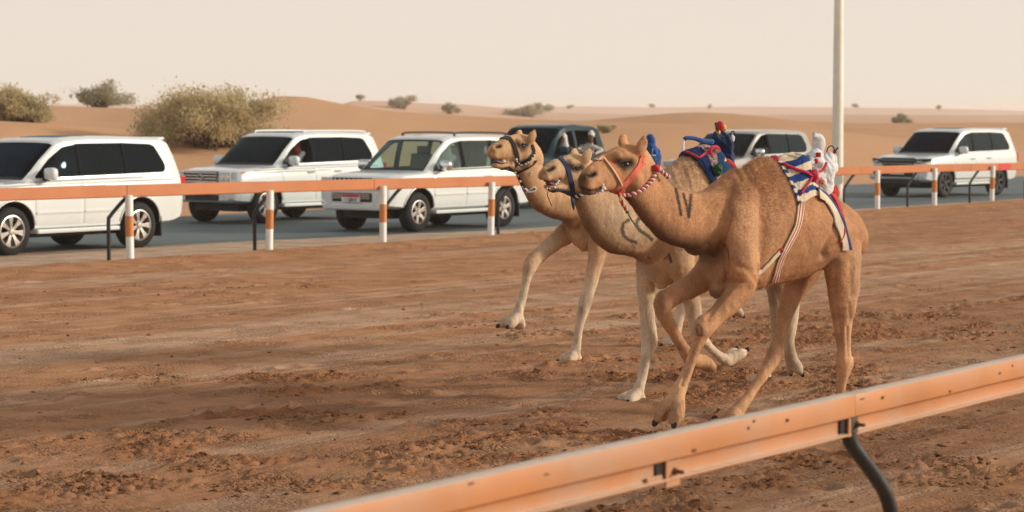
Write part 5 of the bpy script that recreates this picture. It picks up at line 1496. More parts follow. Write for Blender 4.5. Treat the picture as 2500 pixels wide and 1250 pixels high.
# ---- the middle camel: pale sandy, navy halter ---------------------------------------------------------------
camB = build_camel('camel', dict(
    hairs=110000, seed=2, v0=-12.39, base=(1690, 960), label='pale sandy camel in navy halter wearing a navy saddle blanket', fluff=0.55,
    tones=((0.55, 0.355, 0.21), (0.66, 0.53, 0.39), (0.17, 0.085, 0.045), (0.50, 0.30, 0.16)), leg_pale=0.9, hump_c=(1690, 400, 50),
    trunk=[(1583, 520, 655, .11, .2), (1598, 490, 688, .18, .25), (1630, 425, 698, .235, .35), (1662, 384, 692, .265, .5), (1690, 374, 688, .28, .55), (1718, 384, 683, .285, .5), (1752, 412, 672, .29, .35), (1790, 432, 656, .28, .25), (1830, 452, 640, .26, .2), (1868, 478, 632, .215, .2), (1892, 515, 622, .13, .2)],
    head=[(1320, 424, 438, .036, .1), (1325, 412, 441, .055, .15), (1335, 400, 443, .065, .2), (1350, 390, 444, .068, .25), (1366, 384, 447, .070, .28), (1383, 377, 460, .078, .25), (1402, 374, 478, .094, .2), (1422, 377, 483, .102, .22), (1440, 390, 480, .098, .25), (1456, 410, 470, .085, .3)],
    jaw=[(1402, 466, 0, .045, .055), (1374, 457, 0, .034, .048), (1350, 458, 0, .030, .045), (1336, 455, 0, .027, .040)],
    neck=[((1452, 398), (1402, 486), .092), ((1486, 432), (1417, 525), .095), ((1526, 455), (1446, 580), .112), ((1568, 455), (1492, 618), .135), ((1608, 432), (1548, 630), .165), ((1640, 405), (1605, 660), .20)],
    legs=[
        [(1632, 500, -.12, .12, .06), (1602, 575, -.17, .15, .09), (1584, 635, -.18, .12, .085), (1577, 690, -.17, .090, .070), (1580, 745, -.165, .070, .060), (1583, 800, -.16, .066, .060), (1585, 835, -.155, .066, .062), (1578, 870, -.15, .046, .043), (1569, 915, -.145, .039, .037), (1560, 950, -.14, .046, .045), (1555, 968, -.14, .048, .055)],
        [(1665, 500, .12, .12, .06), (1655, 570, .18, .15, .09), (1662, 640, .19, .13, .09), (1676, 695, .18, .09, .072), (1692, 750, .175, .072, .060), (1703, 805, .17, .068, .060), (1722, 836, .165, .043, .040), (1748, 862, .16, .037, .036), (1772, 880, .155, .048, .046), (1788, 876, .155, .046, .055)],
        [(1850, 520, .10, .15, .07), (1880, 590, .16, .18, .10), (1905, 660, .17, .14, .09), (1925, 720, .17, .10, .075), (1932, 765, .165, .070, .060), (1928, 800, .16, .066, .056), (1926, 840, .16, .046, .044), (1931, 872, .155, .052, .052), (1936, 890, .155, .046, .055)],
        [(1840, 530, -.10, .15, .07), (1860, 600, -.16, .17, .10), (1888, 670, -.17, .13, .085), (1896, 715, -.17, .090, .068), (1898, 770, -.165, .066, .055), (1900, 815, -.16, .068, .056), (1888, 855, -.155, .046, .043), (1872, 900, -.15, .046, .044), (1864, 925, -.15, .046, .054)]],
    feet=[((1556, 960), (1524, 979), -.14, .055, 1.05, (1562, 980)), ((1776, 878), (1806, 858), .155, .05, 1.05), ((1933, 880), (1942, 908), .155, .05, 1.05), ((1866, 918), (1842, 938), -.15, .05, 1.05, (1872, 938))],
    ears=[[(1428, 392, .07, .040, .030), (1432, 381, .085, .050, .026), (1436, 371, .10, .042, .020), (1439, 364, .11, .014, .010)],
          [(1410, 388, -.07, .040, .030), (1404, 380, -.085, .050, .026), (1403, 371, -.10, .042, .020), (1405, 364, -.11, .016, .010)]],
    lumps=[(1393, 402, .06, .042), (1393, 402, -.06, .042), (1331, 416, .034, .029), (1331, 416, -.034, .029), (1335, 434, .03, .037), (1335, 434, -.03, .037), (1412, 450, .055, .07), (1412, 450, -.055, .07), (1615, 688, 0, .06), (1584, 828, -.16, .058), (1702, 806, .17, .056), (1930, 785, .165, .055), (1900, 808, -.16, .055), (1575, 612, 0, .10), (1885, 530, 0, .05)],
    grooves=[([(1322, 444), (1345, 448), (1362, 446), (1366, 438)], 3.5, .014), ([(1338, 416), (1346, 412), (1351, 409)], 3.6, .028), ([(1398, 413), (1416, 408)], 8, .015), ([(1536, 975), (1515, 982)], 2.5, .012), ([(1640, 640), (1625, 600), (1640, 560)], 7, .012), ([(1548, 640), (1600, 640)], 6, .008)],
    dark_fur_and_shade=[([(1402, 490), (1420, 530), (1450, 580), (1490, 616), (1540, 628)], 22, .75), ([(1321, 424), (1320, 440)], 7, .35), ([(1340, 415), (1349, 410)], 7, .85), ([(1388, 404), (1405, 412), (1420, 408)], 9, .5), ([(1325, 446), (1355, 452)], 6, .8), ([(1588, 832), (1570, 836)], 8, .25), ([(1388, 482), (1402, 486)], 8, .5), ([(1560, 640), (1600, 660)], 14, .35), ([(1885, 680), (1892, 820)], 18, .55), ([(1925, 800), (1935, 905)], 18, .35)],
    pale_fur=[([(1575, 680), (1580, 830), (1560, 980)], 26, .6), ([(1500, 520), (1560, 560)], 40, .4)],
    paint=[([(1534, 537), (1523, 545), (1519, 560), (1522, 575), (1535, 586), (1553, 592)], 4.8, .92, (0.085, 0.072, 0.055)), ([(1568, 527), (1556, 537), (1552, 548), (1560, 562), (1578, 573), (1592, 584)], 4.8, .92, (0.085, 0.072, 0.055)),
           ([(1632, 622), (1637, 640)], 4.0, .8, CHAR), ([(1622, 632), (1634, 620)], 2.6, .7, CHAR), ([(1660, 612), (1678, 604)], 2.0, .7, CHAR), ([(1582, 628), (1588, 632)], 3, .6, CHAR), ([(1575, 842), (1590, 832)], 1.8, .7, CHAR), ([(1532, 650), (1543, 655)], 4, .6, (0.7, 0.68, 0.62))],
    eye=(1408, 411), eye_r=0.029,
    features=[([(1396, 412), (1408, 415), (1420, 410)], 7.5, .85), ([(1392, 404), (1406, 402), (1420, 404)], 5, .45), ([(1338, 416), (1345, 412), (1350, 409)], 5, .92), ([(1324, 446), (1340, 449), (1356, 449), (1364, 444)], 4.5, .85), ([(1319, 424), (1319, 438)], 5, .35)]))

# ---- the far camel: sandy, black halter with white beads ------------------------------------------------------
camC = build_camel('camel', dict(
    hairs=60000, seed=3, v0=-14.98, base=(1540, 860), label='sandy camel with open mouth and black halter, running along the far side', fluff=0.5,
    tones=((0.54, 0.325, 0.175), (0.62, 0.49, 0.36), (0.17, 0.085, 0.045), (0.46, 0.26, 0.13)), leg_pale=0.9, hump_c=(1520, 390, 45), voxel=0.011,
    trunk=[(1405, 490, 585, .11, .2), (1418, 460, 606, .18, .25), (1448, 405, 616, .235, .35), (1480, 372, 614, .265, .5), (1508, 361, 612, .28, .55), (1535, 366, 606, .285, .5), (1568, 388, 598, .29, .35), (1602, 402, 585, .28, .25), (1640, 416, 572, .26, .2), (1674, 438, 566, .215, .2), (1694, 466, 560, .13, .2)],
    head=[(1194, 372, 384, .036, .1), (1198, 361, 387, .055, .15), (1206, 350, 389, .065, .2), (1220, 340, 391, .068, .25), (1237, 333, 394, .072, .28), (1256, 328, 407, .080, .25), (1274, 326, 419, .094, .2), (1291, 331, 423, .100, .22), (1304, 346, 420, .094, .25), (1314, 362, 412, .08, .3)],
    jaw=[(1266, 411, 0, .045, .055), (1243, 404, 0, .034, .048), (1222, 405, 0, .030, .046), (1208, 404, 0, .028, .040)],
    neck=[((1307, 362), (1262, 424), .090), ((1315, 392), (1270, 443), .088), ((1332, 422), (1283, 472), .092), ((1364, 448), (1304, 508), .102), ((1402, 450), (1345, 531), .128), ((1440, 428), (1390, 545), .165), ((1468, 400), (1425, 570), .20)],
    legs=[
        [(1445, 470, -.12, .12, .06), (1415, 525, -.17, .145, .09), (1392, 562, -.18, .115, .085), (1362, 585, -.175, .090, .072), (1325, 615, -.17, .072, .062), (1296, 646, -.165, .072, .066), (1286, 680, -.16, .047, .045), (1277, 720, -.155, .040, .039), (1268, 755, -.15, .048, .047), (1262, 778, -.15, .050, .056)],
        [(1480, 470, .12, .12, .06), (1468, 535, .18, .15, .09), (1462, 590, .19, .12, .085), (1455, 635, .18, .085, .068), (1442, 690, .17, .068, .058), (1428, 740, .165, .068, .060), (1420, 768, .16, .057, .052), (1414, 800, .155, .041, .039), (1409, 835, .15, .039, .038), (1404, 860, .15, .050, .050), (1401, 872, .15, .048, .056)],
        [(1660, 480, .10, .15, .07), (1685, 530, .16, .17, .10), (1705, 590, .17, .135, .09), (1722, 640, .17, .092, .068), (1735, 672, .165, .068, .056), (1756, 695, .16, .060, .050), (1770, 720, .16, .046, .043), (1784, 742, .155, .048, .048), (1792, 752, .155, .046, .055)],
        [(1655, 490, -.10, .15, .07), (1665, 545, -.16, .17, .10), (1678, 605, -.17, .13, .085), (1676, 650, -.17, .088, .066), (1672, 700, -.165, .064, .054), (1668, 740, -.16, .068, .056), (1660, 775, -.155, .046, .043), (1652, 812, -.15, .046, .044), (1647, 830, -.15, .046, .054)]],
    feet=[((1264, 770), (1232, 795), -.15, .055, 1.05, (1268, 795)), ((1402, 865), (1378, 882), .15, .055, 1.05, (1408, 882)), ((1788, 748), (1800, 768), .155, .05, 1.05), ((1648, 824), (1628, 842), -.15, .05, 1.0, (1652, 842))],
    ears=[[(1295, 346, .07, .040, .030), (1298, 336, .085, .052, .026), (1302, 326, .10, .044, .020), (1305, 317, .11, .014, .010)],
          [(1279, 342, -.07, .040, .030), (1271, 334, -.085, .052, .026), (1269, 326, -.10, .044, .020), (1271, 318, -.11, .016, .010)]],
    lumps=[(1265, 350, .06, .042), (1265, 350, -.06, .042), (1203, 362, .034, .029), (1203, 362, -.034, .029), (1207, 379, .03, .037), (1207, 379, -.03, .037), (1285, 392, .055, .07), (1285, 392, -.055, .07), (1426, 603, 0, .05), (1295, 648, -.165, .060), (1424, 756, .165, .056), (1395, 535, 0, .09), (1688, 475, 0, .05)],
    grooves=[([(1198, 391), (1215, 395), (1229, 395)], 3.2, .014), ([(1213, 358), (1221, 356)], 3.0, .024), ([(1268, 356), (1282, 352)], 6.5, .014), ([(1240, 795), (1226, 800)], 2.2, .012)],
    dark_fur_and_shade=[([(1262, 426), (1275, 455), (1297, 495), (1330, 525), (1390, 545)], 17, .65), ([(1214, 358), (1220, 356)], 5.5, .8), ([(1262, 346), (1272, 357), (1280, 366)], 7, .55), ([(1200, 392), (1222, 396)], 5, .8), ([(1292, 650), (1290, 656)], 8, .5), ([(1420, 752), (1418, 764)], 8, .5), ([(1790, 760), (1805, 772)], 12, .4), ([(1420, 560), (1450, 590)], 16, .4), ([(1228, 798), (1260, 800)], 5, .4)],
    pale_fur=[([(1345, 590), (1280, 700), (1255, 790)], 22, .5)],
    paint=[], eye=(1277, 355), eye_r=0.028,
    features=[([(1267, 356), (1277, 360), (1286, 354)], 7, .85), ([(1266, 347), (1276, 345)], 4.5, .4), ([(1276, 362), (1274, 369)], 4, .5), ([(1213, 358), (1221, 356)], 4.5, .92), ([(1198, 391), (1215, 396), (1228, 396)], 4, .85), ([(1193, 372), (1194, 384)], 4, .35)]))
# ================================================================== halters, blankets, robot jockeys
def cloth(name, rgb, rough=0.85, bump=0.5, bscale=160.0, var=0.12):
    return mat(name, rgb, rough, spec=0.2, var=var, scale=14.0, bump=bump, bscale=bscale, sheen=0.2)
K_RED, K_CORAL, K_CREAM = cloth('red_webbing', (0.50, 0.025, 0.03)), cloth('coral_webbing', (0.70, 0.16, 0.10)), cloth('cream_canvas', (0.66, 0.56, 0.42))
K_ORANGE, K_NAVY, K_BLACK = cloth('orange_webbing', (0.62, 0.17, 0.06)), cloth('navy_cloth', (0.012, 0.028, 0.085)), cloth('black_webbing', (0.012, 0.012, 0.014))
K_WHITE, K_BLUE, K_GREEN = cloth('white_cloth', (0.68, 0.69, 0.71)), cloth('blue_cloth', (0.014, 0.075, 0.27)), cloth('green_wool', (0.014, 0.075, 0.028))
K_YEL, K_MAG = cloth('yellow_cloth', (0.72, 0.55, 0.10)), cloth('magenta_cord', (0.58, 0.025, 0.085))
M_foam = mat('foam', (0.82, 0.82, 0.82), 0.4, bump=0.3, bscale=120)

def strap(cm, name, pix, w, material, far=True, off=0.004, th=0.006, sub=6):
    P, N_ = cm.path_on(pix, sub, off)
    m = ribbon(P, N_, w, th)
    if far:
        P2, N2 = cm.path_on(pix, sub, off, far=True)
        ribbon(P2, N2, w, th, m)
        # close the loop over the top end
        a, b = P[0], P2[0]
        if np.linalg.norm(a - b) < 0.25:
            Q = [a * (1 - t) + b * t for t in np.linspace(0, 1, 7)]
            NN = [N_[0] * (1 - t) + N2[0] * t for t in np.linspace(0, 1, 7)]
            Q2, N3 = [], []
            for q, nn in zip(Q, NN):
                loc, nr, i, d = cm.bvh.find_nearest(Vector(q + nn / (np.linalg.norm(nn) + 1e-9) * 0.08)); nr = np.array(nr)
                Q2.append(np.array(loc) + nr * off); N3.append(nr)
            ribbon(Q2, N3, w, th, m)
    return m.build(name, material, cm.root, auto=50)
def cord(cm, name, pix, r, material, off=None, parent=None):
    P, N_ = cm.path_on(pix, 6, r if off is None else off)
    return MB().tube(P, r, 8).build(name, material, parent or cm.root, smooth=True)
def twisted(P, r, turns, n=8):
    """two strands wound round a line; returns two tubes"""
    P = crom_rows(np.array(P, float), 10); T = np.gradient(P, axis=0); T /= np.linalg.norm(T, axis=1)[:, None] + 1e-9
    ref = UP; out = []
    for ph in (0, math.pi):
        Q = []
        for i, (p, t) in enumerate(zip(P, T)):
            e1 = ref - t * (ref @ t); e1 /= np.linalg.norm(e1) + 1e-9; e2 = np.cross(t, e1)
            a = ph + 2 * math.pi * turns * i / len(P)
            Q.append(p + (e1 * math.cos(a) + e2 * math.sin(a)) * r * 0.6)
        out.append(MB().tube(Q, r * 0.72, n))
    return out
def blob(m, c, r, seed=0, n=12, k=8):
    rn = np.random.RandomState(seed); a = len(m.v); m.ball(c, r, n, k)
    for i in range(a, len(m.v)):
        v = np.array(m.v[i]) - c; m.v[i] = tuple(c + v * (0.82 + 0.36 * rn.rand()))

# ---------------- halter of the brown camel
A = camA
strap(A, 'noseband', [(1470, 378), (1482, 392), (1498, 412), (1512, 434), (1521, 450)], 0.036, K_ORANGE)
strap(A, 'noseband_trim', [(1468, 381), (1480, 395), (1495, 415), (1509, 437), (1518, 453)], 0.012, K_CREAM, off=0.009)
strap(A, 'cheek_strap', [(1569, 378), (1563, 400), (1552, 420), (1538, 438), (1522, 452)], 0.044, K_CORAL)
strap(A, 'jaw_strap', [(1522, 450), (1521, 462), (1518, 476)], 0.036, K_CORAL)
P, N_ = A.path_on([(1514, 477), (1540, 472), (1565, 462), (1582, 447), (1594, 428), (1601, 412)], 3, 0.012)
m1, m2 = twisted(P, 0.013, 11)
rp_ = m1.build('throat_rope', K_RED, A.root, smooth=True); m2.build('rope_strand', K_WHITE, rp_, smooth=True)
P = [A.surf(1601, 412)[0] + A.surf(1601, 412)[1] * 0.015, A.kp(1612, 416, .09), A.kp(1622, 424, .11), A.kp(1633, 434, .12)]
m1, m2 = twisted(P, 0.013, 5)
rp_ = m1.build('rope_end', K_RED, A.root, smooth=True); m2.build('rope_strand', K_WHITE, rp_, smooth=True)
m = MB(); blob(m, A.kp(1602, 411, .105), 0.028, 3); m.build('rope_knot', K_RED, A.root)
q0 = A.surf(1514, 476)[0]
P = [q0, A.kp(1517, 492, .06), A.kp(1523, 503, .065), A.kp(1530, 514, .07)]
m1, m2 = twisted(P, 0.011, 3)
ld = m1.build('lead_tassel', K_RED, A.root, smooth=True); m2.build('rope_strand', cloth('straw_cord', (0.62, 0.42, 0.20)), ld, smooth=True)
MB().tube(crom([P[-1], A.kp(1538, 530, .075), A.kp(1551, 550, .08)], 5), 0.005, 6).build('lead_cord', K_GREEN, ld, smooth=True)
m = MB(); blob(m, A.kp(1531, 517, .072), 0.013, 5); m.build('lead_bead', K_GREEN, ld)
m = MB()
for i, (x, y, r) in enumerate(((1471, 452, .011), (1472, 458, .014), (1468, 464, .013), (1462, 469, .010), (1456, 471, .008), (1476, 460, .008))):
    p, n = A.surf(x, y); blob(m, p + n * 0.006, r, i, 8, 6)
m.build('mouth_foam', M_foam, A.root)['kind'] = 'stuff'

# ---------------- halter of the pale camel
B_ = camB
strap(B_, 'noseband', [(1366, 385), (1376, 396), (1385, 412), (1391, 432), (1396, 452), (1399, 474)], 0.042, K_NAVY)
strap(B_, 'jaw_strap', [(1359, 461), (1370, 470), (1382, 478), (1397, 483)], 0.030, K_NAVY)
P, N_ = B_.path_on([(1400, 477), (1412, 475), (1427, 468), (1445, 455)], 3, 0.012)
m1, m2 = twisted(P, 0.014, 4)
rp_ = m1.build('throat_rope', K_NAVY, B_.root, smooth=True); m2.build('rope_strand', K_WHITE, rp_, smooth=True)
q0 = B_.surf(1398, 482)[0]
MB().tube(crom([q0, B_.kp(1399, 497, .08), B_.kp(1401, 512, .08)], 5), [.014, .016, .017, .016, .015, .014, .013, .012, .010, .008, .006], 8).build('lead_tassel', K_NAVY, B_.root, smooth=True)
cord(B_, 'lead_cord', [(1404, 516), (1396, 524)], 0.006, K_RED)
MB().tube(crom([B_.kp(1338, 463, .0), B_.kp(1337, 478, .02), B_.kp(1342, 490, .03), B_.kp(1347, 503, .03)], 5), 0.003, 5).build('chin_cord', K_BLACK, B_.root)
m = MB()
for i, (x, y, r) in enumerate(((1363, 441, .011), (1360, 446, .012), (1357, 452, .010), (1354, 457, .009), (1342, 460, .006), (1336, 459, .006))):
    p, n = B_.surf(x, y); blob(m, p + n * 0.004, r, i + 9, 8, 6)
m.build('mouth_foam', M_foam, B_.root)['kind'] = 'stuff'

# ---------------- halter of the far camel
C_ = camC
strap(C_, 'noseband', [(1238, 333), (1247, 343), (1255, 358), (1261, 376), (1263, 392), (1262, 408)], 0.044, K_BLACK)
strap(C_, 'cheek_strap', [(1304, 372), (1296, 385), (1284, 394), (1270, 400), (1262, 402)], 0.034, K_BLACK)
strap(C_, 'jaw_strap', [(1240, 408), (1248, 413), (1256, 418), (1263, 421)], 0.034, K_BLACK)
strap(C_, 'neck_collar', [(1309, 392), (1298, 404), (1282, 413), (1264, 421)], 0.018, K_BLACK)
strap(C_, 'hanging_strap', [(1262, 422), (1268, 436), (1274, 448), (1282, 461)], 0.030, K_BLACK, far=False)
for i, (x, y) in enumerate(((1259, 388), (1261, 393), (1265, 398), (1270, 402), (1263, 407), (1276, 401), (1284, 399), (1289, 396), (1297, 387), (1301, 381), (1250, 400), (1240, 398), (1258, 418), (1262, 423), (1266, 427), (1272, 441), (1277, 454), (1280, 458), (1284, 460), (1296, 421), (1296, 427), (1287, 463))):
    p, n = C_.surf(x, y)
    MB().ball(p + n * 0.012, 0.008 if i % 3 else 0.0115, 8, 6).build('bead', K_WHITE, C_.root, smooth=True)
ring = [(1284, 462), (1290, 468), (1298, 468), (1307, 464), (1306, 457), (1298, 459), (1290, 466), (1285, 470)]
cord(C_, 'white_loop', ring, 0.006, K_WHITE)
m = MB()
for i, (x, y, r) in enumerate(((1229, 391, .016), (1226, 394, .013), (1232, 396, .011), (1224, 397, .008))):
    p, n = C_.surf(x, y); blob(m, p + n * 0.006, r, i + 19, 8, 6)
m.build('mouth_foam', M_foam, C_.root)['kind'] = 'stuff'
for cm_, tg in ((C_, [(1209, 394, 0), (1218, 397, 0), (1228, 398, 0)]), (B_, [(1338, 447, 0), (1346, 450, 0), (1358, 451, 0)])):
    limb_m = MB(); limb(limb_m, [[*cm_.kp(*k), .013, .028] for k in tg], CL, 4, 12)
    limb_m.build('tongue', mat('tongue_skin', (0.16, 0.055, 0.06), 0.5), cm_.root, smooth=True)

# ---------------- blankets
def blanket(cm, name, label, U, Lw, ns, nt, offf, colf, mat_, th=0.012):
    """draped over the back: U is the ridge line, Lw the lower edge on the near side (pixels); mirrored on the far side"""
    U, Lw = np.array(U, float), np.array(Lw, float); t0 = np.linspace(0, 1, len(U)); tt = np.linspace(0, 1, nt)
    rows, cols = [], []
    for t in tt:
        ux, uy = np.interp(t, t0, U[:, 0]), np.interp(t, t0, U[:, 1]); lx, ly = np.interp(t, t0, Lw[:, 0]), np.interp(t, t0, Lw[:, 1])
        a = cm.kp(ux, uy); b, bn = cm.surf(lx, ly)
        w = max(((b + cm.base) @ CL - cm.v0), 0.05)
        row = []
        for k in range(ns):
            s_ = k / (ns - 1)
            th_ = s_ * math.pi / 2
            q = a * (1 - s_) + b * s_ + CL * (w * (math.sin(th_) - s_) * 0.9) + UP * 0.12 * math.sin(math.pi * s_)
            loc, nr, i, d = cm.bvh.find_nearest(Vector(q)); nr = np.array(nr)
            if s_ < 0.04: nr = UP
            row.append((np.array(loc), nr))
        rows.append(row)
    Pn = np.array([[r[0] for r in row] for row in rows]); Nn = np.array([[r[1] for r in row] for row in rows])
    for _ in range(6):
        for arr in (Pn, Nn):
            for e in (0, -1):
                arr[1:-1, e] = (arr[:-2, e] + 2 * arr[1:-1, e] + arr[2:, e]) / 4
                arr[e, 1:-1] = (arr[e, :-2] + 2 * arr[e, 1:-1] + arr[e, 2:]) / 4
        Pn[1:-1, 1:-1] = (Pn[:-2, 1:-1] + Pn[2:, 1:-1] + Pn[1:-1, :-2] + Pn[1:-1, 2:] + 2 * Pn[1:-1, 1:-1]) / 6
        Nn[1:-1, 1:-1] = (Nn[:-2, 1:-1] + Nn[2:, 1:-1] + Nn[1:-1, :-2] + Nn[1:-1, 2:] + 2 * Nn[1:-1, 1:-1]) / 6
    Nn /= np.linalg.norm(Nn, axis=2)[..., None]
    T, S = np.meshgrid(tt, np.linspace(0, 1, ns), indexing='ij')
    al = np.concatenate([np.zeros((nt, 1)), np.cumsum(np.linalg.norm(np.diff(Pn, axis=1), axis=2), 1)], 1); AL = al / al[:, -1:]
    off = offf(T, S) + 0.006 * (fbm(T * 9, S * 7, 3, 7) - 0.5) * 2
    Pn = Pn + Nn * off[..., None]
    # both halves
    near = Pn[:, ::-1]; far = np.array([[cm.mirror(p) for p in row] for row in Pn[:, 1:]])
    G = np.concatenate([near, far], 1)
    col_near = colf(T, AL); CC = np.concatenate([col_near[:, ::-1], col_near[:, 1:]], 1)
    A_, n_ = grid_normals(G)
    if (n_[:, ns - 1].mean(0) @ UP) < 0: n_ = -n_
    root = empty(name, cm.base)
    tag(root, label, 'blanket')
    a, b = A_.shape[:2]
    V = np.concatenate([A_.reshape(-1, 3), (A_ - n_ * th).reshape(-1, 3)])
    ii = lambda k, r, t: t * a * b + k * b + r
    Fc = []
    for k in range(a - 1):
        for r in range(b - 1):
            Fc.append((ii(k, r, 0), ii(k + 1, r, 0), ii(k + 1, r + 1, 0), ii(k, r + 1, 0))); Fc.append((ii(k, r, 1), ii(k, r + 1, 1), ii(k + 1, r + 1, 1), ii(k + 1, r, 1)))
    for k in range(a - 1):
        for r in (0, b - 1): Fc.append((ii(k, r, 0), ii(k + 1, r, 0), ii(k + 1, r, 1), ii(k, r, 1)))
    for r in range(b - 1):
        for k in (0, a - 1): Fc.append((ii(k, r, 0), ii(k, r + 1, 0), ii(k, r + 1, 1), ii(k, r, 1)))
    o = mesh_obj('cloth', V, Fc, mat_, root, smooth=True)
    bm = bmesh.new(); bm.from_mesh(o.data); bmesh.ops.recalc_face_normals(bm, faces=bm.faces); bm.to_mesh(o.data); bm.free()
    set_tone(o.data, np.concatenate([CC.reshape(-1, 3), CC.reshape(-1, 3)]))
    cm.blanket = BVHTree.FromPolygons([Vector(p) for p in V[:a * b]], [f for f in Fc if max(f) < a * b])
    return root
M_blk = vcol_material('woven_blanket', 0.9, 30.0, 0.10, 0.5, 160.0, 300.0)
CREAM, BLU = np.array([0.66, 0.55, 0.40]), np.array([0.018, 0.052, 0.20])
def colA(T, S):
    band = (((S > .14) & (S < .30)) | ((S > .44) & (S < .59)) | ((S > .73) & (S < .85)))
    front = T < 0.085
    blk = np.where(front, ((S * 6.5 + 0.55) % 1.0) > 0.5, band)
    return np.where(blk[..., None], BLU, CREAM)
def offA(T, S): return 0.018 + 0.15 * np.exp(-((T - 0.42) / 0.26) ** 2) * np.cos(S * math.pi / 2) ** 1.3 * sstep(0.0, 0.2, T)
blA = blanket(A, 'saddle_blanket', 'blue and cream striped saddle blanket strapped behind the hump of the brown camel',
    [(1886, 390), (1910, 407), (1935, 427), (1960, 443), (1984, 457), (2004, 468)],
    [(1948, 504), (1960, 496), (1974, 487), (1988, 480), (2000, 480), (2010, 486)], 70, 80, offA, colA, M_blk)
def onA(x, y, off=0.006):
    o = EYE - A.base; d = Vector(ray(x, y)).normalized()
    l1, n1, i1, d1 = A.blanket.ray_cast(Vector(o), d); l2, n2, i2, d2 = A.bvh.ray_cast(Vector(o), d)
    if l1 is not None and (l2 is None or d1 < d2):
        n = np.array(n1); n = n if n @ np.array(d) < 0 else -n
        return np.array(l1) + n * off, n
    p, n = A.surf(x, y); return p + n * off, n
def pathA(pix, off=0.006, sub=5):
    R_ = [onA(x, y, off) for x, y in crom_rows(np.array(pix, float), sub)]
    P = np.array([r[0] for r in R_]); N2 = np.array([r[1] for r in R_])
    for _ in range(2): P[1:-1] = (P[:-2] + 2 * P[1:-1] + P[2:]) / 4; N2[1:-1] = (N2[:-2] + 2 * N2[1:-1] + N2[2:]) / 4
    return P, N2 / np.linalg.norm(N2, axis=1)[:, None]
# narrow tail pieces of the blanket, cream with a blue edge, down both hips
Pt, Nt = pathA([(1996, 470), (2014, 486), (2034, 514), (2050, 552), (2060, 590), (2064, 612)], 0.014)
St = np.cross(np.gradient(Pt, axis=0), Nt); St /= np.linalg.norm(St, axis=1)[:, None]
for fr_ in (False, True):
    Pq = np.array([A.mirror(p) for p in Pt]) if fr_ else Pt; Nq = np.array([n - CL * (2 * (n @ CL)) for n in Nt]) if fr_ else Nt
    Sq = np.array([x - CL * (2 * (x @ CL)) for x in St]) if fr_ else St
    fl_ = ribbon(Pq, Nq, [0.13, 0.12, 0.11, 0.10, 0.09, 0.07], 0.008).build('hip_flap', K_CREAM, blA, auto=50)
    sgn = 1.0 if (St[8] @ UP) > 0 else -1.0
    ribbon(Pq + Sq * sgn * 0.036 + Nq * 0.006, Nq, 0.022, 0.006).build('blue_edge', cloth('blue_trim', (0.018, 0.052, 0.20)), fl_)
# girth with its red lines, on both sides and under the belly
gp = [(1954, 495), (1951, 525), (1942, 560), (1924, 594), (1908, 624), (1897, 656), (1890, 686)]
Pg, Ng = pathA(gp, 0.012); Pf = np.array([A.mirror(p) for p in Pg]); Nf = np.array([n - CL * (2 * (n @ CL)) for n in Ng])
mid = []
for t in np.linspace(0.1, 0.9, 7):
    q = Pg[-1] * (1 - t) + Pf[-1] * t - UP * 0.15 * math.sin(math.pi * t); loc, nr, i, d = A.bvh.find_nearest(Vector(q)); mid.append((np.array(loc) + np.array(nr) * 0.006, np.array(nr)))
Pall = np.vstack([Pg, [q[0] for q in mid], Pf[::-1]]); Nall = np.vstack([Ng, [q[1] for q in mid], Nf[::-1]])
gi = ribbon(Pall, Nall, 0.062, 0.006).build('girth_strap', K_CREAM, blA, auto=50)
Tg = np.gradient(Pall, axis=0); Sg = np.cross(Tg, Nall); Sg /= np.linalg.norm(Sg, axis=1)[:, None]
for dx in (-0.014, 0.012):
    ribbon(Pall + Sg * dx + Nall * 0.004, Nall, 0.008, 0.004).build('red_line', K_RED, gi)
Pc, Nc = pathA([(1905, 611), (1890, 626), (1876, 642), (1862, 656), (1850, 670)], 0.010); Pc[-4:] -= Nc[-4:] * np.array([0.004, 0.01, 0.018, 0.03])[:, None]
ribbon(Pc, Nc, 0.034, 0.006).build('side_strap', K_CREAM, blA, auto=50)
m = MB(); blob(m, onA(1904, 611, 0.012)[0], 0.018, 2); m.build('red_knot', K_RED, blA)
# red cords over the blanket
for i, (pix, r) in enumerate((([(1886, 386), (1900, 398), (1918, 405), (1945, 416), (1968, 422), (1980, 432)], .012), ([(1980, 432), (1972, 448), (1962, 462), (1954, 473)], .009), ([(1980, 432), (1996, 446), (2012, 455), (2026, 466)], .014))):
    P, N2 = pathA(pix, 0.012); MB().tube(P, r, 8).build('red_cord', K_MAG, blA, smooth=True)
m = MB(); blob(m, onA(1981, 430, 0.02)[0], (0.035, 0.035, 0.045), 4); blob(m, onA(1893, 386, 0.01)[0], (0.04, 0.03, 0.028), 8); m.build('cord_knot', K_MAG, blA)
P, N2 = pathA([(2026, 468), (2040, 496), (2052, 530), (2058, 556), (2054, 576), (2046, 590)], 0.012); ribbon(P, N2, [0.07, 0.06, 0.035, 0.022, 0.016, 0.012], 0.012).build('crupper_strap', K_RED, blA, auto=50)
m = MB(); blob(m, onA(2028, 462, 0.03)[0], (0.05, 0.045, 0.06), 14); blob(m, onA(2038, 474, 0.03)[0], (0.035, 0.03, 0.06), 15); m.build('red_bundle', K_RED, blA, smooth=True)

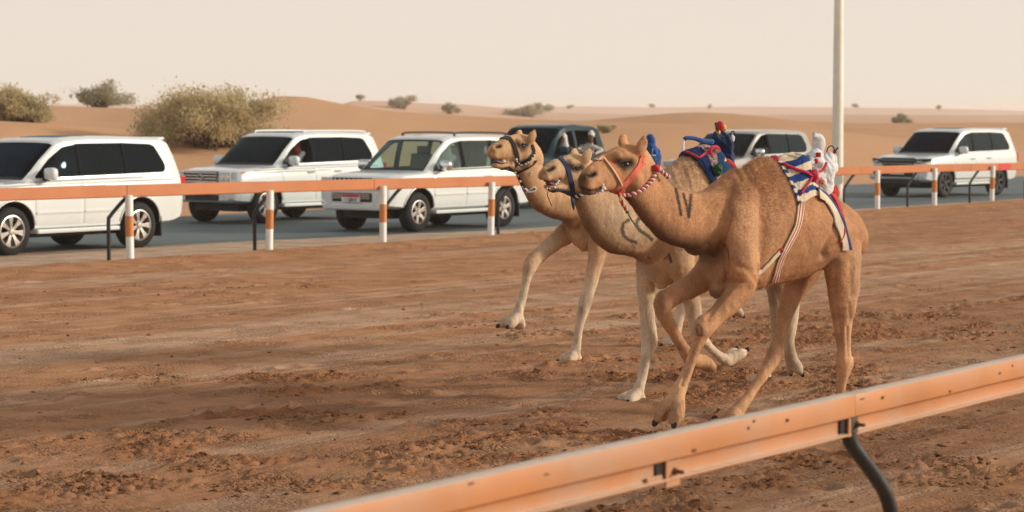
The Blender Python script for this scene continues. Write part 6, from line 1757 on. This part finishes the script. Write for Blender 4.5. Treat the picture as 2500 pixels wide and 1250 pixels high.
NAV, NAV2 = np.array([0.012, 0.028, 0.090]), np.array([0.016, 0.050, 0.125])
def colB(T, S):
    c = np.where((T < 0.28)[..., None], NAV, NAV2)
    pat = (T > 0.28) & (T < 0.40)
    n = fbm(T * 90, S * 34, 2, 77)
    pc = np.where((n > 0.58)[..., None], np.array([0.55, 0.30, 0.28]), np.where((n > 0.48)[..., None], np.array([0.05, 0.02, 0.04]), np.array([0.48, 0.36, 0.30])))
    return np.where(pat[..., None], pc, c)
def offB(T, S): return 0.02 + 0.10 * np.exp(-((T - 0.5) / 0.25) ** 2) * np.cos(S * math.pi / 2) ** 1.3 * sstep(0, .2, T) + 0.02 * np.exp(-((T - 0.1) / 0.08) ** 2)
blB = blanket(B_, 'saddle_blanket', 'navy saddle blanket with patterned trim on the pale sandy camel',
    [(1664, 384), (1690, 376), (1715, 386), (1745, 408), (1780, 428), (1810, 444)], [(1738, 460), (1752, 470), (1768, 480), (1790, 492), (1815, 500), (1840, 510)], 60, 60, offB, colB, M_blk)
def onB(x, y, off=0.006):
    o = EYE - B_.base; d = Vector(ray(x, y)).normalized()
    l1, n1, i1, d1 = B_.blanket.ray_cast(Vector(o), d)
    if l1 is not None:
        n = np.array(n1); n = n if n @ np.array(d) < 0 else -n
        return np.array(l1) + n * off, n
    return B_.kp(x, y, 0.12), -np.array(d)
P = [onB(x, y, 0.014)[0] for x, y in ((1672, 372), (1688, 378), (1704, 386))]
MB().tube(crom(P, 5), 0.010, 8).build('red_cord', K_RED, blB, smooth=True)
m = MB(); blob(m, onB(1750, 416, 0.02)[0], (0.04, 0.04, 0.05), 31); m.build('green_tassel', K_GREEN, blB)

# ---------------- robot jockeys (top-level: they sit on the blankets)
def cloth_lumps(m, name, material, parent, vox=0.012, it=2, seed=0, amp=0.010):
    o = fuse(name, m, vox, it, material, parent)
    P = verts_np(o.data); Nn = normals_np(o.data)
    k = fbm(P[:, 0] * 16 + P[:, 2] * 9 + seed, P[:, 1] * 16 - P[:, 2] * 14, 3, 200 + seed) - 0.5
    o.data.vertices.foreach_set('co', (P + Nn * (k * 2 * amp)[:, None]).astype(np.float32).reshape(-1)); o.data.update()
    return o
def robot(cm, label, base_px):
    r = empty('robot_jockey', cm.base); tag(r, label, 'robot'); return r
# white one on the brown camel
ra = robot(A, 'white-wrapped robot jockey with black wire loops behind the striped blanket', None)
k = A.kp
m = MB()
limb(m, [[*k(1996, 466, 0), .08, .085], [*k(1990, 440, 0), .095, .095], [*k(1986, 410, 0), .105, .10], [*k(1988, 388, 0), .085, .085], [*k(1995, 372, 0), .045, .05]], CL, 5, 16)
limb(m, [[*k(1975, 395, .05), .05, .05], [*k(1966, 410, .07), .04, .045], [*k(1968, 425, .08), .03, .03]], CL, 4, 12)
cloth_lumps(m, 'torso', K_WHITE, ra, 0.008, 1, 1, 0.030)
m = MB(); limb(m, [[*k(1998, 366, 0), .045, .045], [*k(1998, 350, 0), .055, .055], [*k(1996, 340, 0), .050, .052], [*k(1990, 334, 0), .028, .03]], CL, 5, 16)
hd = cloth_lumps(m, 'hood', K_WHITE, ra, 0.010, 2, 2, 0.006)
m = MB(); limb(m, [[*k(2010, 462, .05), .07, .06], [*k(2014, 430, .05), .085, .065], [*k(2022, 402, .05), .085, .065], [*k(2028, 384, .05), .060, .05]], CL, 5, 14)
bag = cloth_lumps(m, 'pouch', K_WHITE, ra, 0.008, 1, 3, 0.026)
MB().tube([k(1984, 366, .03), k(1985, 348, .03), k(1987, 330, .03)], [.011, .011, .011], 8).build('whip_stick', mat('dark_rod', (0.05, 0.045, 0.04), 0.6), ra)
MB().tube([k(1987, 334, .03), k(1988, 323, .03)], .016, 10).build('stick_tip', K_WHITE, ra)
MB().prism([(0, 0), (0.07, -0.025), (0, -0.05)], -0.004, 0.004, 'y').build('grey_flag', mat('grey_cloth', (0.28, 0.26, 0.27), 0.9), ra)
fl = ra.children[-1]; fl.location = k(1989, 328, .03); fl.rotation_euler = (0, 0, math.pi / 4)
def tape(rt, pts, w, mt, parent=None, th=0.006, nrm=None):
    P = crom(np.array(pts), 4); nn = -np.array(ray(*project(P[len(P) // 2] + rt))) if nrm is None else nrm
    return ribbon(P, np.tile(nn / np.linalg.norm(nn), (len(P), 1)), w, th).build('red_tape', mt, parent)
view = -np.array(ray(1990, 400)); view = view / np.linalg.norm(view)
for (x, y) in ((1998, 378), (1991, 394)):
    MB().box(k(x, y, .095), (0.04, 0.02, 0.036), Matrix.Rotation(R(-45), 3, 'Z')).build('red_tape', K_RED, ra, bevel=0.004)
ribbon(crom(np.array([k(2018, 396, .118), k(2012, 410, .125), k(2005, 418, .13), k(1999, 417, .135)]), 4), np.tile(view, (13, 1)), 0.020, 0.006).build('red_tape', K_RED, ra)
P = [k(2018, 372, .05), k(2022, 360, .06), k(2030, 356, .07), k(2036, 362, .07), k(2037, 372, .07)]
MB().tube(crom(P, 5), .0045, 6).build('wire_loop', K_BLACK, ra, smooth=True)
MB().tube([k(2036, 374, .07), k(2041, 366, .08), k(2046, 360, .09)], .006, 6).build('wire_end', K_BLACK, ra, smooth=True)
m = MB(); blob(m, k(2038, 371, .07), 0.014, 41); m.build('red_plug', K_RED, ra)
m = MB(); blob(m, k(2006, 444, .085), (0.022, 0.016, 0.02), 44); m.build('orange_cloth', K_ORANGE, ra)
MB().box(k(1975, 386, .075), (0.03, 0.03, 0.05), Matrix.Rotation(R(-45), 3, 'Z')).build('control_box', mat('grey_plastic', (0.16, 0.18, 0.21), 0.5), ra, bevel=0.005)

# navy one on the pale camel
rb = robot(B_, 'navy robot jockey with red and yellow cloth head and a white rod', None)
k = B_.kp
m = MB()
limb(m, [[*k(1768, 412, 0), .08, .08], [*k(1762, 385, 0), .095, .095], [*k(1757, 355, 0), .095, .10], [*k(1755, 332, 0), .070, .08], [*k(1756, 320, 0), .03, .035]], CL, 5, 16)
limb(m, [[*k(1768, 340, .06), .05, .05], [*k(1778, 365, .09), .05, .05], [*k(1776, 392, .09), .045, .045]], CL, 4, 12)
cloth_lumps(m, 'torso', K_NAVY, rb, 0.008, 1, 5, 0.032)
m = MB(); limb(m, [[*k(1756, 322, 0), .025, .025], [*k(1757, 312, 0), .038, .040], [*k(1757, 304, 0), .030, .030]], CL, 5, 14)
hd = cloth_lumps(m, 'head', K_RED, rb, 0.009, 2, 6, 0.006)
m = MB(); blob(m, k(1766, 312, -.01), 0.028, 51); m.build('yellow_cloth', K_YEL, rb, smooth=True)
m = MB(); blob(m, k(1754, 323, .03), 0.016, 52); m.build('yellow_knot', K_YEL, rb, smooth=True)
MB().tube(crom([k(1752, 306, .02), k(1748, 300, .02), k(1746, 304, .02), k(1750, 312, .03), k(1754, 322, .04)], 4), .006, 6).build('dark_ribbon', K_BLACK, rb)
ra_ = MB().tube(crom([k(1740, 346, .03), k(1715, 344, .02), k(1695, 338, .0), k(1676, 337, -.02), k(1670, 341, -.03)], 5), [.020] * 8 + [.017] * 13, 10).build('whip_arm', K_BLUE, rb, smooth=True)
MB().tube(crom([k(1671, 339, -.03), k(1668, 350, -.03), k(1667, 372, -.03)], 5), .011, 10).build('white_rod', mat('white_plastic', (0.75, 0.77, 0.78), 0.35), rb, smooth=True)
ang = np.linspace(0.4, 2 * math.pi, 16)
MB().tube([k(1789 + 5 * math.cos(t), 330 + 10 * math.sin(t), .02) for t in ang], .005, 6, cap=False).build('wire_loop', K_BLACK, rb, smooth=True)
m = MB(); blob(m, k(1787, 338, .02), (0.022, 0.022, 0.032), 55); m.build('white_hook', K_WHITE, rb, smooth=True)
m = MB(); blob(m, k(1763, 392, .13), (0.034, 0.034, 0.032), 57); m.build('yellow_ball', K_YEL, rb, smooth=True)
m = MB(); limb(m, [[*k(1774, 394, .12), .03, .03], [*k(1784, 400, .12), .03, .03], [*k(1794, 408, .12), .015, .02]], CL, 4, 10); cloth_lumps(m, 'red_cloth', K_RED, rb, 0.009, 1, 8, 0.006)
P = [k(1706, 386, .10), k(1722, 374, .10), k(1735, 366, .10), k(1746, 362, .10)]
MB().tube(crom(P, 5), .010, 8).build('red_strap', K_MAG, rb, smooth=True)
m = MB()
ang = np.linspace(0, 2 * math.pi, 18)
m.tube([k(1745 + 11 * math.cos(t), 370 + 12 * math.sin(t), .12) for t in ang], .014, 8, cap=False); m.build('red_wrap', K_MAG, rb, smooth=True)
m = MB(); blob(m, k(1746, 372, .11), 0.035, 58); m.build('patterned_roll', cloth('patterned_cloth', (0.40, 0.20, 0.15), var=0.5), rb, smooth=True)

# blue one on the far camel
rc = robot(C_, 'small bright blue robot jockey on the far camel', None)
k = C_.kp
m = MB(); limb(m, [[*k(1594, 402, 0), .075, .075], [*k(1592, 388, 0), .085, .085], [*k(1590, 372, 0), .080, .085], [*k(1588, 360, 0), .05, .055]], CL, 5, 16)
cloth_lumps(m, 'torso', K_BLUE, rc, 0.009, 1, 11, 0.026)
m = MB(); limb(m, [[*k(1588, 360, 0), .04, .04], [*k(1588, 346, 0), .050, .050], [*k(1587, 337, 0), .045, .045]], CL, 5, 14)
cloth_lumps(m, 'head', K_BLUE, rc, 0.010, 2, 12, 0.006)
lt = cloth('pale_blue_line', (0.25, 0.42, 0.62))
vw = -np.array(ray(1590, 370)); vw /= np.linalg.norm(vw)
ribbon([k(1594, 362, .13), k(1593, 370, .135), k(1592, 378, .13)], np.tile(vw, (3, 1)), 0.010, 0.004).build('letter_stroke', lt, rc)
ribbon([k(1592, 378, .13), k(1596, 379, .13), k(1601, 379, .125)], np.tile(vw, (3, 1)), 0.010, 0.004).build('letter_stroke', lt, rc)
# ================================================================== people in the cars
SKIN = (0.20, 0.095, 0.055)
def person(car_root, label, seat, lean, arm, robe, scarf_mat, turn=0.0, cap=False):
    """seated figure; coordinates of the car: x forward, y left, z up. lean = chest offset, arm = list of (elbow, hand) for left, right"""
    x, y, z = seat
    Lx = np.array([0, 1.0, 0])
    m = MB()
    hip, chest = np.array([x, y, z + 0.08]), np.array([x - 0.10, y, z + 0.44]) + np.array(lean) * 0.6
    neck = chest + np.array([0.02, 0, 0.16]) + np.array(lean) * 0.3
    head = neck + np.array([0.05, 0, 0.15]) + np.array(lean) * 0.1
    limb(m, [[*hip, .13, .17], [*(hip * .5 + chest * .5), .12, .16], [*chest, .115, .185], [*(chest * .4 + neck * .6), .07, .10], [*neck, .050, .055], [*head, .050, .05]], Lx, 5, 16)
    limb(m, [[*(head - np.array([0.0, 0, 0.055])), .062, .055], [*(head + np.array([0.005, 0, 0.0])), .088, .072], [*(head + np.array([-0.01, 0, 0.06])), .085, .074], [*(head + np.array([-0.012, 0, 0.105])), .05, .05]], Lx, 5, 16)
    m.ball(head + np.array([0.095, 0, -0.005]), (0.018, 0.014, 0.022)); m.ball(head + np.array([0.075, 0, -0.075]), (0.028, 0.028, 0.022))
    for sg in (1, -1):
        sh = chest + np.array([0.0, sg * 0.19, 0.06])
        el, ha = arm[0] if sg == 1 else arm[1]
        el, ha = np.array(el), np.array(ha)
        limb(m, [[*sh, .065, .065], [*(sh * .5 + el * .5), .052, .052], [*el, .043, .043], [*(el * .4 + ha * .6), .036, .036], [*ha, .026, .030]], UP, 5, 12)
        d = ha - el; d /= np.linalg.norm(d) + 1e-9
        side = np.cross(d, UP); side /= np.linalg.norm(side) + 1e-9
        limb(m, [[*ha, .020, .034], [*(ha + d * .05), .018, .042], [*(ha + d * .085), .014, .040]], side, 4, 10)
        for q, ln in zip((-0.03, -0.01, 0.01, 0.03), (.062, .075, .072, .055)):
            limb(m, [[*(ha + d * .08 + side * q), .0095, .0095], [*(ha + d * (.08 + ln * .55) + side * q - UP * .010), .009, .009], [*(ha + d * (.08 + ln * .8) + side * q - UP * .032), .008, .008]], side, 3, 8)
        limb(m, [[*(ha + d * .02 + side * .035), .011, .011], [*(ha + d * .055 + side * .062), .010, .010]], side, 3, 8)
        kn, ft = hip + np.array([0.42, sg * 0.10, 0.08]), hip + np.array([0.50, sg * 0.10, -0.36])
        limb(m, [[*(hip + np.array([0, sg * .09, 0])), .095, .095], [*(hip * .5 + kn * .5 + np.array([0, 0, .02])), .082, .085], [*kn, .062, .062], [*(kn * .5 + ft * .5), .052, .052], [*ft, .04, .04], [*(ft + np.array([.14, 0, -.03])), .03, .04]], Lx, 5, 12)
    root = empty('person', car_root.location, car_root.rotation_euler.z)
    tag(root, label, 'person', 'people in the cars')
    skin_m = bpy.data.materials.get('person_skin') or vcol_material('person_skin', 0.7, 20.0, 0.06, 0.15, 60.0, 100.0)
    b = fuse('body', m, 0.012, 3, skin_m, root)
    P = verts_np(b.data); C = np.ones((len(P), 3)) * np.array(robe)
    dh = np.linalg.norm((P - head) / np.array([1, 1, 1.3]), axis=1)
    C[(dh < 0.13) & (P[:, 2] > neck[2] - 0.02)] = SKIN
    for (el, ha) in arm: C[np.linalg.norm(P - (np.array(ha) + (np.array(ha) - np.array(el)) / (np.linalg.norm(np.array(ha) - np.array(el)) + 1e-9) * .06), axis=1) < 0.10] = SKIN
    # face: eye line, moustache and mouth shade as skin and hair colours
    for sg in (1, -1): C[np.linalg.norm(P - (head + np.array([0.082, sg * 0.030, 0.018])), axis=1) < 0.014] = (0.02, 0.015, 0.012)
    C[np.linalg.norm((P - (head + np.array([0.085, 0, -0.052]))) / np.array([1, 2.2, 0.8]), axis=1) < 0.016] = (0.05, 0.03, 0.025)
    set_tone(b.data, C)
    h = MB()
    if cap:
        limb(h, [[*(head + np.array([-0.012, 0, 0.045])), .096, .085], [*(head + np.array([-0.014, 0, 0.085])), .090, .080], [*(head + np.array([-0.014, 0, 0.118])), .060, .055]], Lx, 5, 18)
        fuse('cap', h, 0.010, 2, scarf_mat, root)
    else:
        limb(h, [[*(head + np.array([-0.045, 0, -0.20])), .10, .15], [*(head + np.array([-0.055, 0, -0.10])), .085, .105], [*(head + np.array([-0.040, 0, 0.0])), .085, .096], [*(head + np.array([-0.020, 0, 0.06])), .098, .092], [*(head + np.array([-0.015, 0, 0.115])), .07, .065]], Lx, 5, 18)
        fuse('headscarf', h, 0.012, 2, scarf_mat, root)
    return root
K_GHUTRA = cloth('white_headcloth', (0.75, 0.74, 0.72))
K_REDGH = cloth('red_white_headcloth', (0.48, 0.10, 0.09), var=0.4)
WROBE, CROBE, DROBE = (0.72, 0.72, 0.70), (0.66, 0.63, 0.54), (0.03, 0.035, 0.05)
person(pick, 'person in white headcloth and dark top with a white sleeve on the truck window sill', (0.62, 0.50, 0.94), (0.06, 0.16, 0), [((0.82, 0.99, 1.41), (0.60, 1.06, 1.42)), ((0.75, 0.40, 1.25), (0.98, 0.45, 1.22))], DROBE, K_GHUTRA)
person(pick, 'person in white cap and cream robe leaning an elbow out of the rear truck window', (-0.18, 0.55, 0.96), (0.10, 0.44, 0.02), [((-0.30, 1.20, 1.40), (-0.06, 1.12, 1.30)), ((0.22, 0.80, 1.38), (0.20, 1.04, 1.36))], CROBE, K_GHUTRA, cap=True)
person(suv2, 'person in red and white headcloth driving the car with the chrome grille', (0.12, 0.42, 0.94), (0.05, 0.08, 0), [((0.30, 0.62, 1.18), (0.42, 0.50, 1.22)), ((0.30, 0.28, 1.15), (0.42, 0.32, 1.20))], WROBE, K_REDGH)
person(suv3, 'person in white robe and headcloth driving the car with clear windows', (0.10, 0.42, 0.92), (0.05, 0.06, 0), [((0.28, 0.60, 1.15), (0.40, 0.50, 1.20)), ((0.28, 0.28, 1.12), (0.40, 0.32, 1.18))], WROBE, K_GHUTRA)
person(suv4, 'person in dark clothes at the wheel of the grey car', (0.12, 0.42, 0.94), (0.02, 0.0, 0), [((0.30, 0.60, 1.18), (0.42, 0.50, 1.22)), ((0.30, 0.28, 1.15), (0.42, 0.32, 1.20))], DROBE, K_BLACK)
# ================================================================== desert shrubs, clods, haze
def leaf_material():
    m = bpy.data.materials.new('shrub_leaves'); m.use_nodes = True
    N, L = m.node_tree.nodes, m.node_tree.links
    b = N['Principled BSDF']; b.inputs['Roughness'].default_value = 0.7; b.inputs['Specular IOR Level'].default_value = 0.2
    at = N.new('ShaderNodeAttribute'); at.attribute_name = 'tone'; L.new(at.outputs['Color'], b.inputs['Base Color'])
    tr = N.new('ShaderNodeBsdfTranslucent'); L.new(at.outputs['Color'], tr.inputs['Color'])
    ms = N.new('ShaderNodeMixShader'); ms.inputs[0].default_value = 0.5; L.new(b.outputs[0], ms.inputs[1]); L.new(tr.outputs[0], ms.inputs[2])
    L.new(ms.outputs[0], [q for q in N if q.type == 'OUTPUT_MATERIAL'][0].inputs['Surface'])
    return m
M_leaf = leaf_material()
M_twig = mat('twig_bark', (0.14, 0.095, 0.055), 0.9, var=0.3, scale=8)
def shrub(label, px, Z, wpx, hpx, base_row, n, green, seed, leaf=0.06, lobes=9, hollow=0.35, group='desert shrubs beyond the road'):
    rn = np.random.RandomState(seed)
    x = (px - CX) / F * Z; y = Z
    gz = desert_z(x, y)
    w, h = wpx * Z / F / 2, hpx * Z / F
    root = empty('desert_shrub', (x, y, gz)); tag(root, label, 'shrub', group)
    # lobes make the outline uneven
    Lc, Lr = [], []
    for k in range(lobes):
        a = 2 * math.pi * (k + rn.rand() * 0.7) / lobes; rr = rn.uniform(0.15, 0.72)
        hz = rn.uniform(0.16, 0.74) * h * (1.12 - 0.55 * rr)
        Lc.append((w * rr * math.cos(a), w * 0.85 * rr * math.sin(a), hz)); Lr.append((w * rn.uniform(0.24, 0.42), w * rn.uniform(0.24, 0.42), h * rn.uniform(0.20, 0.34)))
    Lc, Lr = np.array(Lc), np.array(Lr)
    idx = rn.randint(0, lobes, n)
    d = rn.normal(size=(n, 3)); d /= np.linalg.norm(d, axis=1)[:, None]
    rad = (hollow + (1 - hollow) * rn.rand(n)) * (0.8 + 0.42 * rn.rand(n) ** 4)
    P = Lc[idx] + d * Lr[idx] * rad[:, None]
    P[:, 2] = np.maximum(P[:, 2], 0.03 + 0.10 * rn.rand(n) * h)
    for i in range(n): pass
    zz = np.array([0.0] * n)
    clump = fbm(P[:, 0] * 3.0 / max(w, .5) + 7, P[:, 2] * 3.0 / max(w, .5) + P[:, 1], 3, seed)
    ok = clump > 0.36
    P, clump, idx = P[ok], clump[ok], idx[ok]; n = len(P)
    # each leaf a small rhombus, pointing up and out
    u = rn.normal(size=(n, 3)); u[:, 2] = np.abs(u[:, 2]) + 0.5; u /= np.linalg.norm(u, axis=1)[:, None]
    s = np.cross(u, rn.normal(size=(n, 3))); s /= np.linalg.norm(s, axis=1)[:, None] + 1e-9
    ln = (leaf * rn.uniform(0.6, 1.5, n))[:, None]; wd = ln * rn.uniform(0.14, 0.30, (n, 1))
    V = np.stack([P, P + u * ln * 0.5 + s * wd, P + u * ln, P + u * ln * 0.5 - s * wd], 1).reshape(-1, 3)
    q = np.arange(n * 4).reshape(n, 4)
    me = bpy.data.meshes.new('foliage')
    me.vertices.add(n * 4); me.vertices.foreach_set('co', V.astype(np.float32).reshape(-1))
    me.loops.add(n * 4); me.loops.foreach_set('vertex_index', q.reshape(-1).astype(np.int32))
    me.polygons.add(n); me.polygons.foreach_set('loop_start', np.arange(0, n * 4, 4, dtype=np.int32)); me.update(calc_edges=True)
    G, Y = np.array(green[0]), np.array(green[1])
    t = np.clip(0.5 * rn.rand(n) + 0.9 * (clump - 0.42) + 0.35 * (P[:, 2] / h), 0, 1)[:, None]
    C = (G * (1 - t) + Y * t) * rn.uniform(0.75, 1.25, (n, 1))
    me.materials.append(M_leaf); fo = link(bpy.data.objects.new('foliage', me), root)
    set_tone(me, np.repeat(C, 4, 0)); fo['kind'] = 'stuff'
    tw = MB()
    for k in range(lobes * 4):
        c = Lc[k % lobes] + np.clip(rn.normal(size=3), -1, 1) * Lr[k % lobes] * 0.5; c[2] = abs(c[2])
        b0 = np.array([rn.normal() * w * 0.10, rn.normal() * w * 0.10, -0.15])
        mid = b0 * 0.5 + c * 0.5 + np.array([0, 0, 0.10 * h])
        tw.tube([b0, mid, c], [0.022, 0.014, 0.005], 5, cap=False)
    tw.build('stems', M_twig, root)
    return root
HAZE_PALED = ((0.40, 0.37, 0.28), (0.58, 0.51, 0.38))  # far shrubs: leaf colours paled, haze put into the colour
OLIVE, GREY, FRESH = ((0.36, 0.33, 0.20), (0.70, 0.58, 0.34)), ((0.28, 0.28, 0.19), (0.52, 0.46, 0.30)), ((0.16, 0.20, 0.06), (0.34, 0.33, 0.12))
shrub('large rounded olive desert shrub behind the white cars, the biggest of all', 514, 69.5, 430, 172, 345, 30000, OLIVE, 1, 0.080, 34, 0.1)
shrub('wide yellowish desert shrub on the rise beside the largest shrub, standing on open sand', 45, 73.5, 260, 105, 290, 14000, OLIVE, 2, 0.080, 18)
shrub('low dark-ended desert shrub on the dune crest behind the largest shrub', 248, 102, 215, 72, 258, 7000, GREY, 3, 0.085, 12)
shrub('grey-green scrub clump on the far dune ridge, next to a smaller one', 985, 300, 100, 40, 270, 3500, HAZE_PALED, 4, 0.22, 9)
shrub('small grey-green scrub clump on the far dune ridge', 1098, 300, 60, 30, 280, 2000, HAZE_PALED, 5, 0.22, 7)
shrub('long low scrub thicket on the far dunes above the dark teal truck', 1292, 310, 135, 40, 285, 4500, HAZE_PALED, 6, 0.22, 11)
shrub('small bright green tuft on the dune slope above the camels', 1636, 112, 48, 20, 315, 2200, FRESH, 7, 0.07, 6)
shrub('yellowish grass tuft on the sand behind the truck bed', 1480, 92, 60, 26, 345, 1800, OLIVE, 8, 0.07, 6)
shrub('thin low scrub strip on the far sand beside the lamp post', 1968, 250, 85, 12, 300, 1500, HAZE_PALED, 9, 0.16, 8)
shrub('round greyish desert shrub on the flat sand between the lamp post and the car', 2200, 150, 64, 46, 318, 3500, HAZE_PALED, 10, 0.10, 8)
shrub('spreading grey scrub on the horizon sand beyond the car with black wheels', 2462, 210, 90, 30, 310, 2800, HAZE_PALED, 11, 0.15, 8)
shrub('single thin weed on the slope of the highest dune', 830, 108, 22, 18, 290, 350, GREY, 12, 0.07, 4)
rn = np.random.RandomState(5)
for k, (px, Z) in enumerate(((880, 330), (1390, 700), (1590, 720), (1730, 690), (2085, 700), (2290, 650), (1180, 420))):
    shrub('speck of dark scrub far out on the pale horizon dunes', px, Z, 18 + 10 * rn.rand(), 7 + 4 * rn.rand(), 270, 260, HAZE_PALED, 30 + k, 0.5, 5, group='far specks of scrub')

# loose clods on the track
rn = np.random.RandomState(77)
n0 = 90000
cy = 12.6 + (rn.rand(n0) ** 1.5) * 20.0; cx = rn.uniform(-0.23, 0.235, n0) * cy
th_, tu, tv, tl, te = track_height(cx, cy)
clm = fbm(tu * 2.2, tv * 3.0, 3, 301)
ok = (rn.rand(n0) < np.clip(tl * 1.1 - 0.12, 0, 0.75) * sstep(0.42, 0.60, clm)) | (rn.rand(n0) < 0.006)
ok &= (tv > V_FAR + 1.0)
cx, cy, th_ = cx[ok][:22000], cy[ok][:22000], th_[ok][:22000]
n = len(cx)
O = np.array([(1, 0, 0), (0, 1, 0), (-1, 0, 0), (0, -1, 0), (0.2, 0.1, 0.9), (0, 0, -0.6)], float)
OF = np.array([(0, 1, 4), (1, 2, 4), (2, 3, 4), (3, 0, 4), (1, 0, 5), (2, 1, 5), (3, 2, 5), (0, 3, 5)])
sz = 0.006 + 0.020 * rn.rand(n) ** 3.4
V = O[None] * (1 + 0.35 * rn.normal(size=(n, 6, 3)))
V = V * sz[:, None, None] * np.stack([rn.uniform(0.8, 1.7, n), rn.uniform(0.7, 1.3, n), rn.uniform(0.35, 0.8, n)], 1)[:, None, :]
aa = rn.rand(n) * 6.283; c_, s_ = np.cos(aa)[:, None], np.sin(aa)[:, None]
V[..., 0], V[..., 1] = V[..., 0] * c_ - V[..., 1] * s_, V[..., 0] * s_ + V[..., 1] * c_
V += np.stack([cx, cy, th_ + sz * 0.15], 1)[:, None, :]
Fq = (OF[None] + (np.arange(n) * 6)[:, None, None]).reshape(-1, 3)
me = bpy.data.meshes.new('sand_clods')
me.vertices.add(n * 6); me.vertices.foreach_set('co', V.astype(np.float32).reshape(-1))
me.loops.add(Fq.size); me.loops.foreach_set('vertex_index', Fq.reshape(-1).astype(np.int32))
me.polygons.add(len(Fq)); me.polygons.foreach_set('loop_start', np.arange(0, Fq.size, 3, dtype=np.int32)); me.update(calc_edges=True)
me.materials.append(M_track)
CC = np.array([0.33, 0.155, 0.075]) * rn.uniform(0.55, 1.25, (n, 1))
set_tone(me, np.repeat(CC, 6, 0))
tag(link(bpy.data.objects.new('sand_clods', me)), kind='stuff')

# dusty air
hz = MB().box((0, 0, 3.0), (19000, 19000, 22)).build('haze', None)
hm = bpy.data.materials.new('dusty_air'); hm.use_nodes = True
N, L = hm.node_tree.nodes, hm.node_tree.links
N.remove(N['Principled BSDF'])
pv = N.new('ShaderNodeVolumePrincipled'); pv.inputs['Color'].default_value = (0.96, 0.90, 0.84, 1); pv.inputs['Density'].default_value = 0.00042; pv.inputs['Anisotropy'].default_value = 0.2
L.new(pv.outputs[0], [q for q in N if q.type == 'OUTPUT_MATERIAL'][0].inputs['Volume'])
hz.data.materials.clear(); hz.data.materials.append(hm)
tag(hz, kind='stuff')
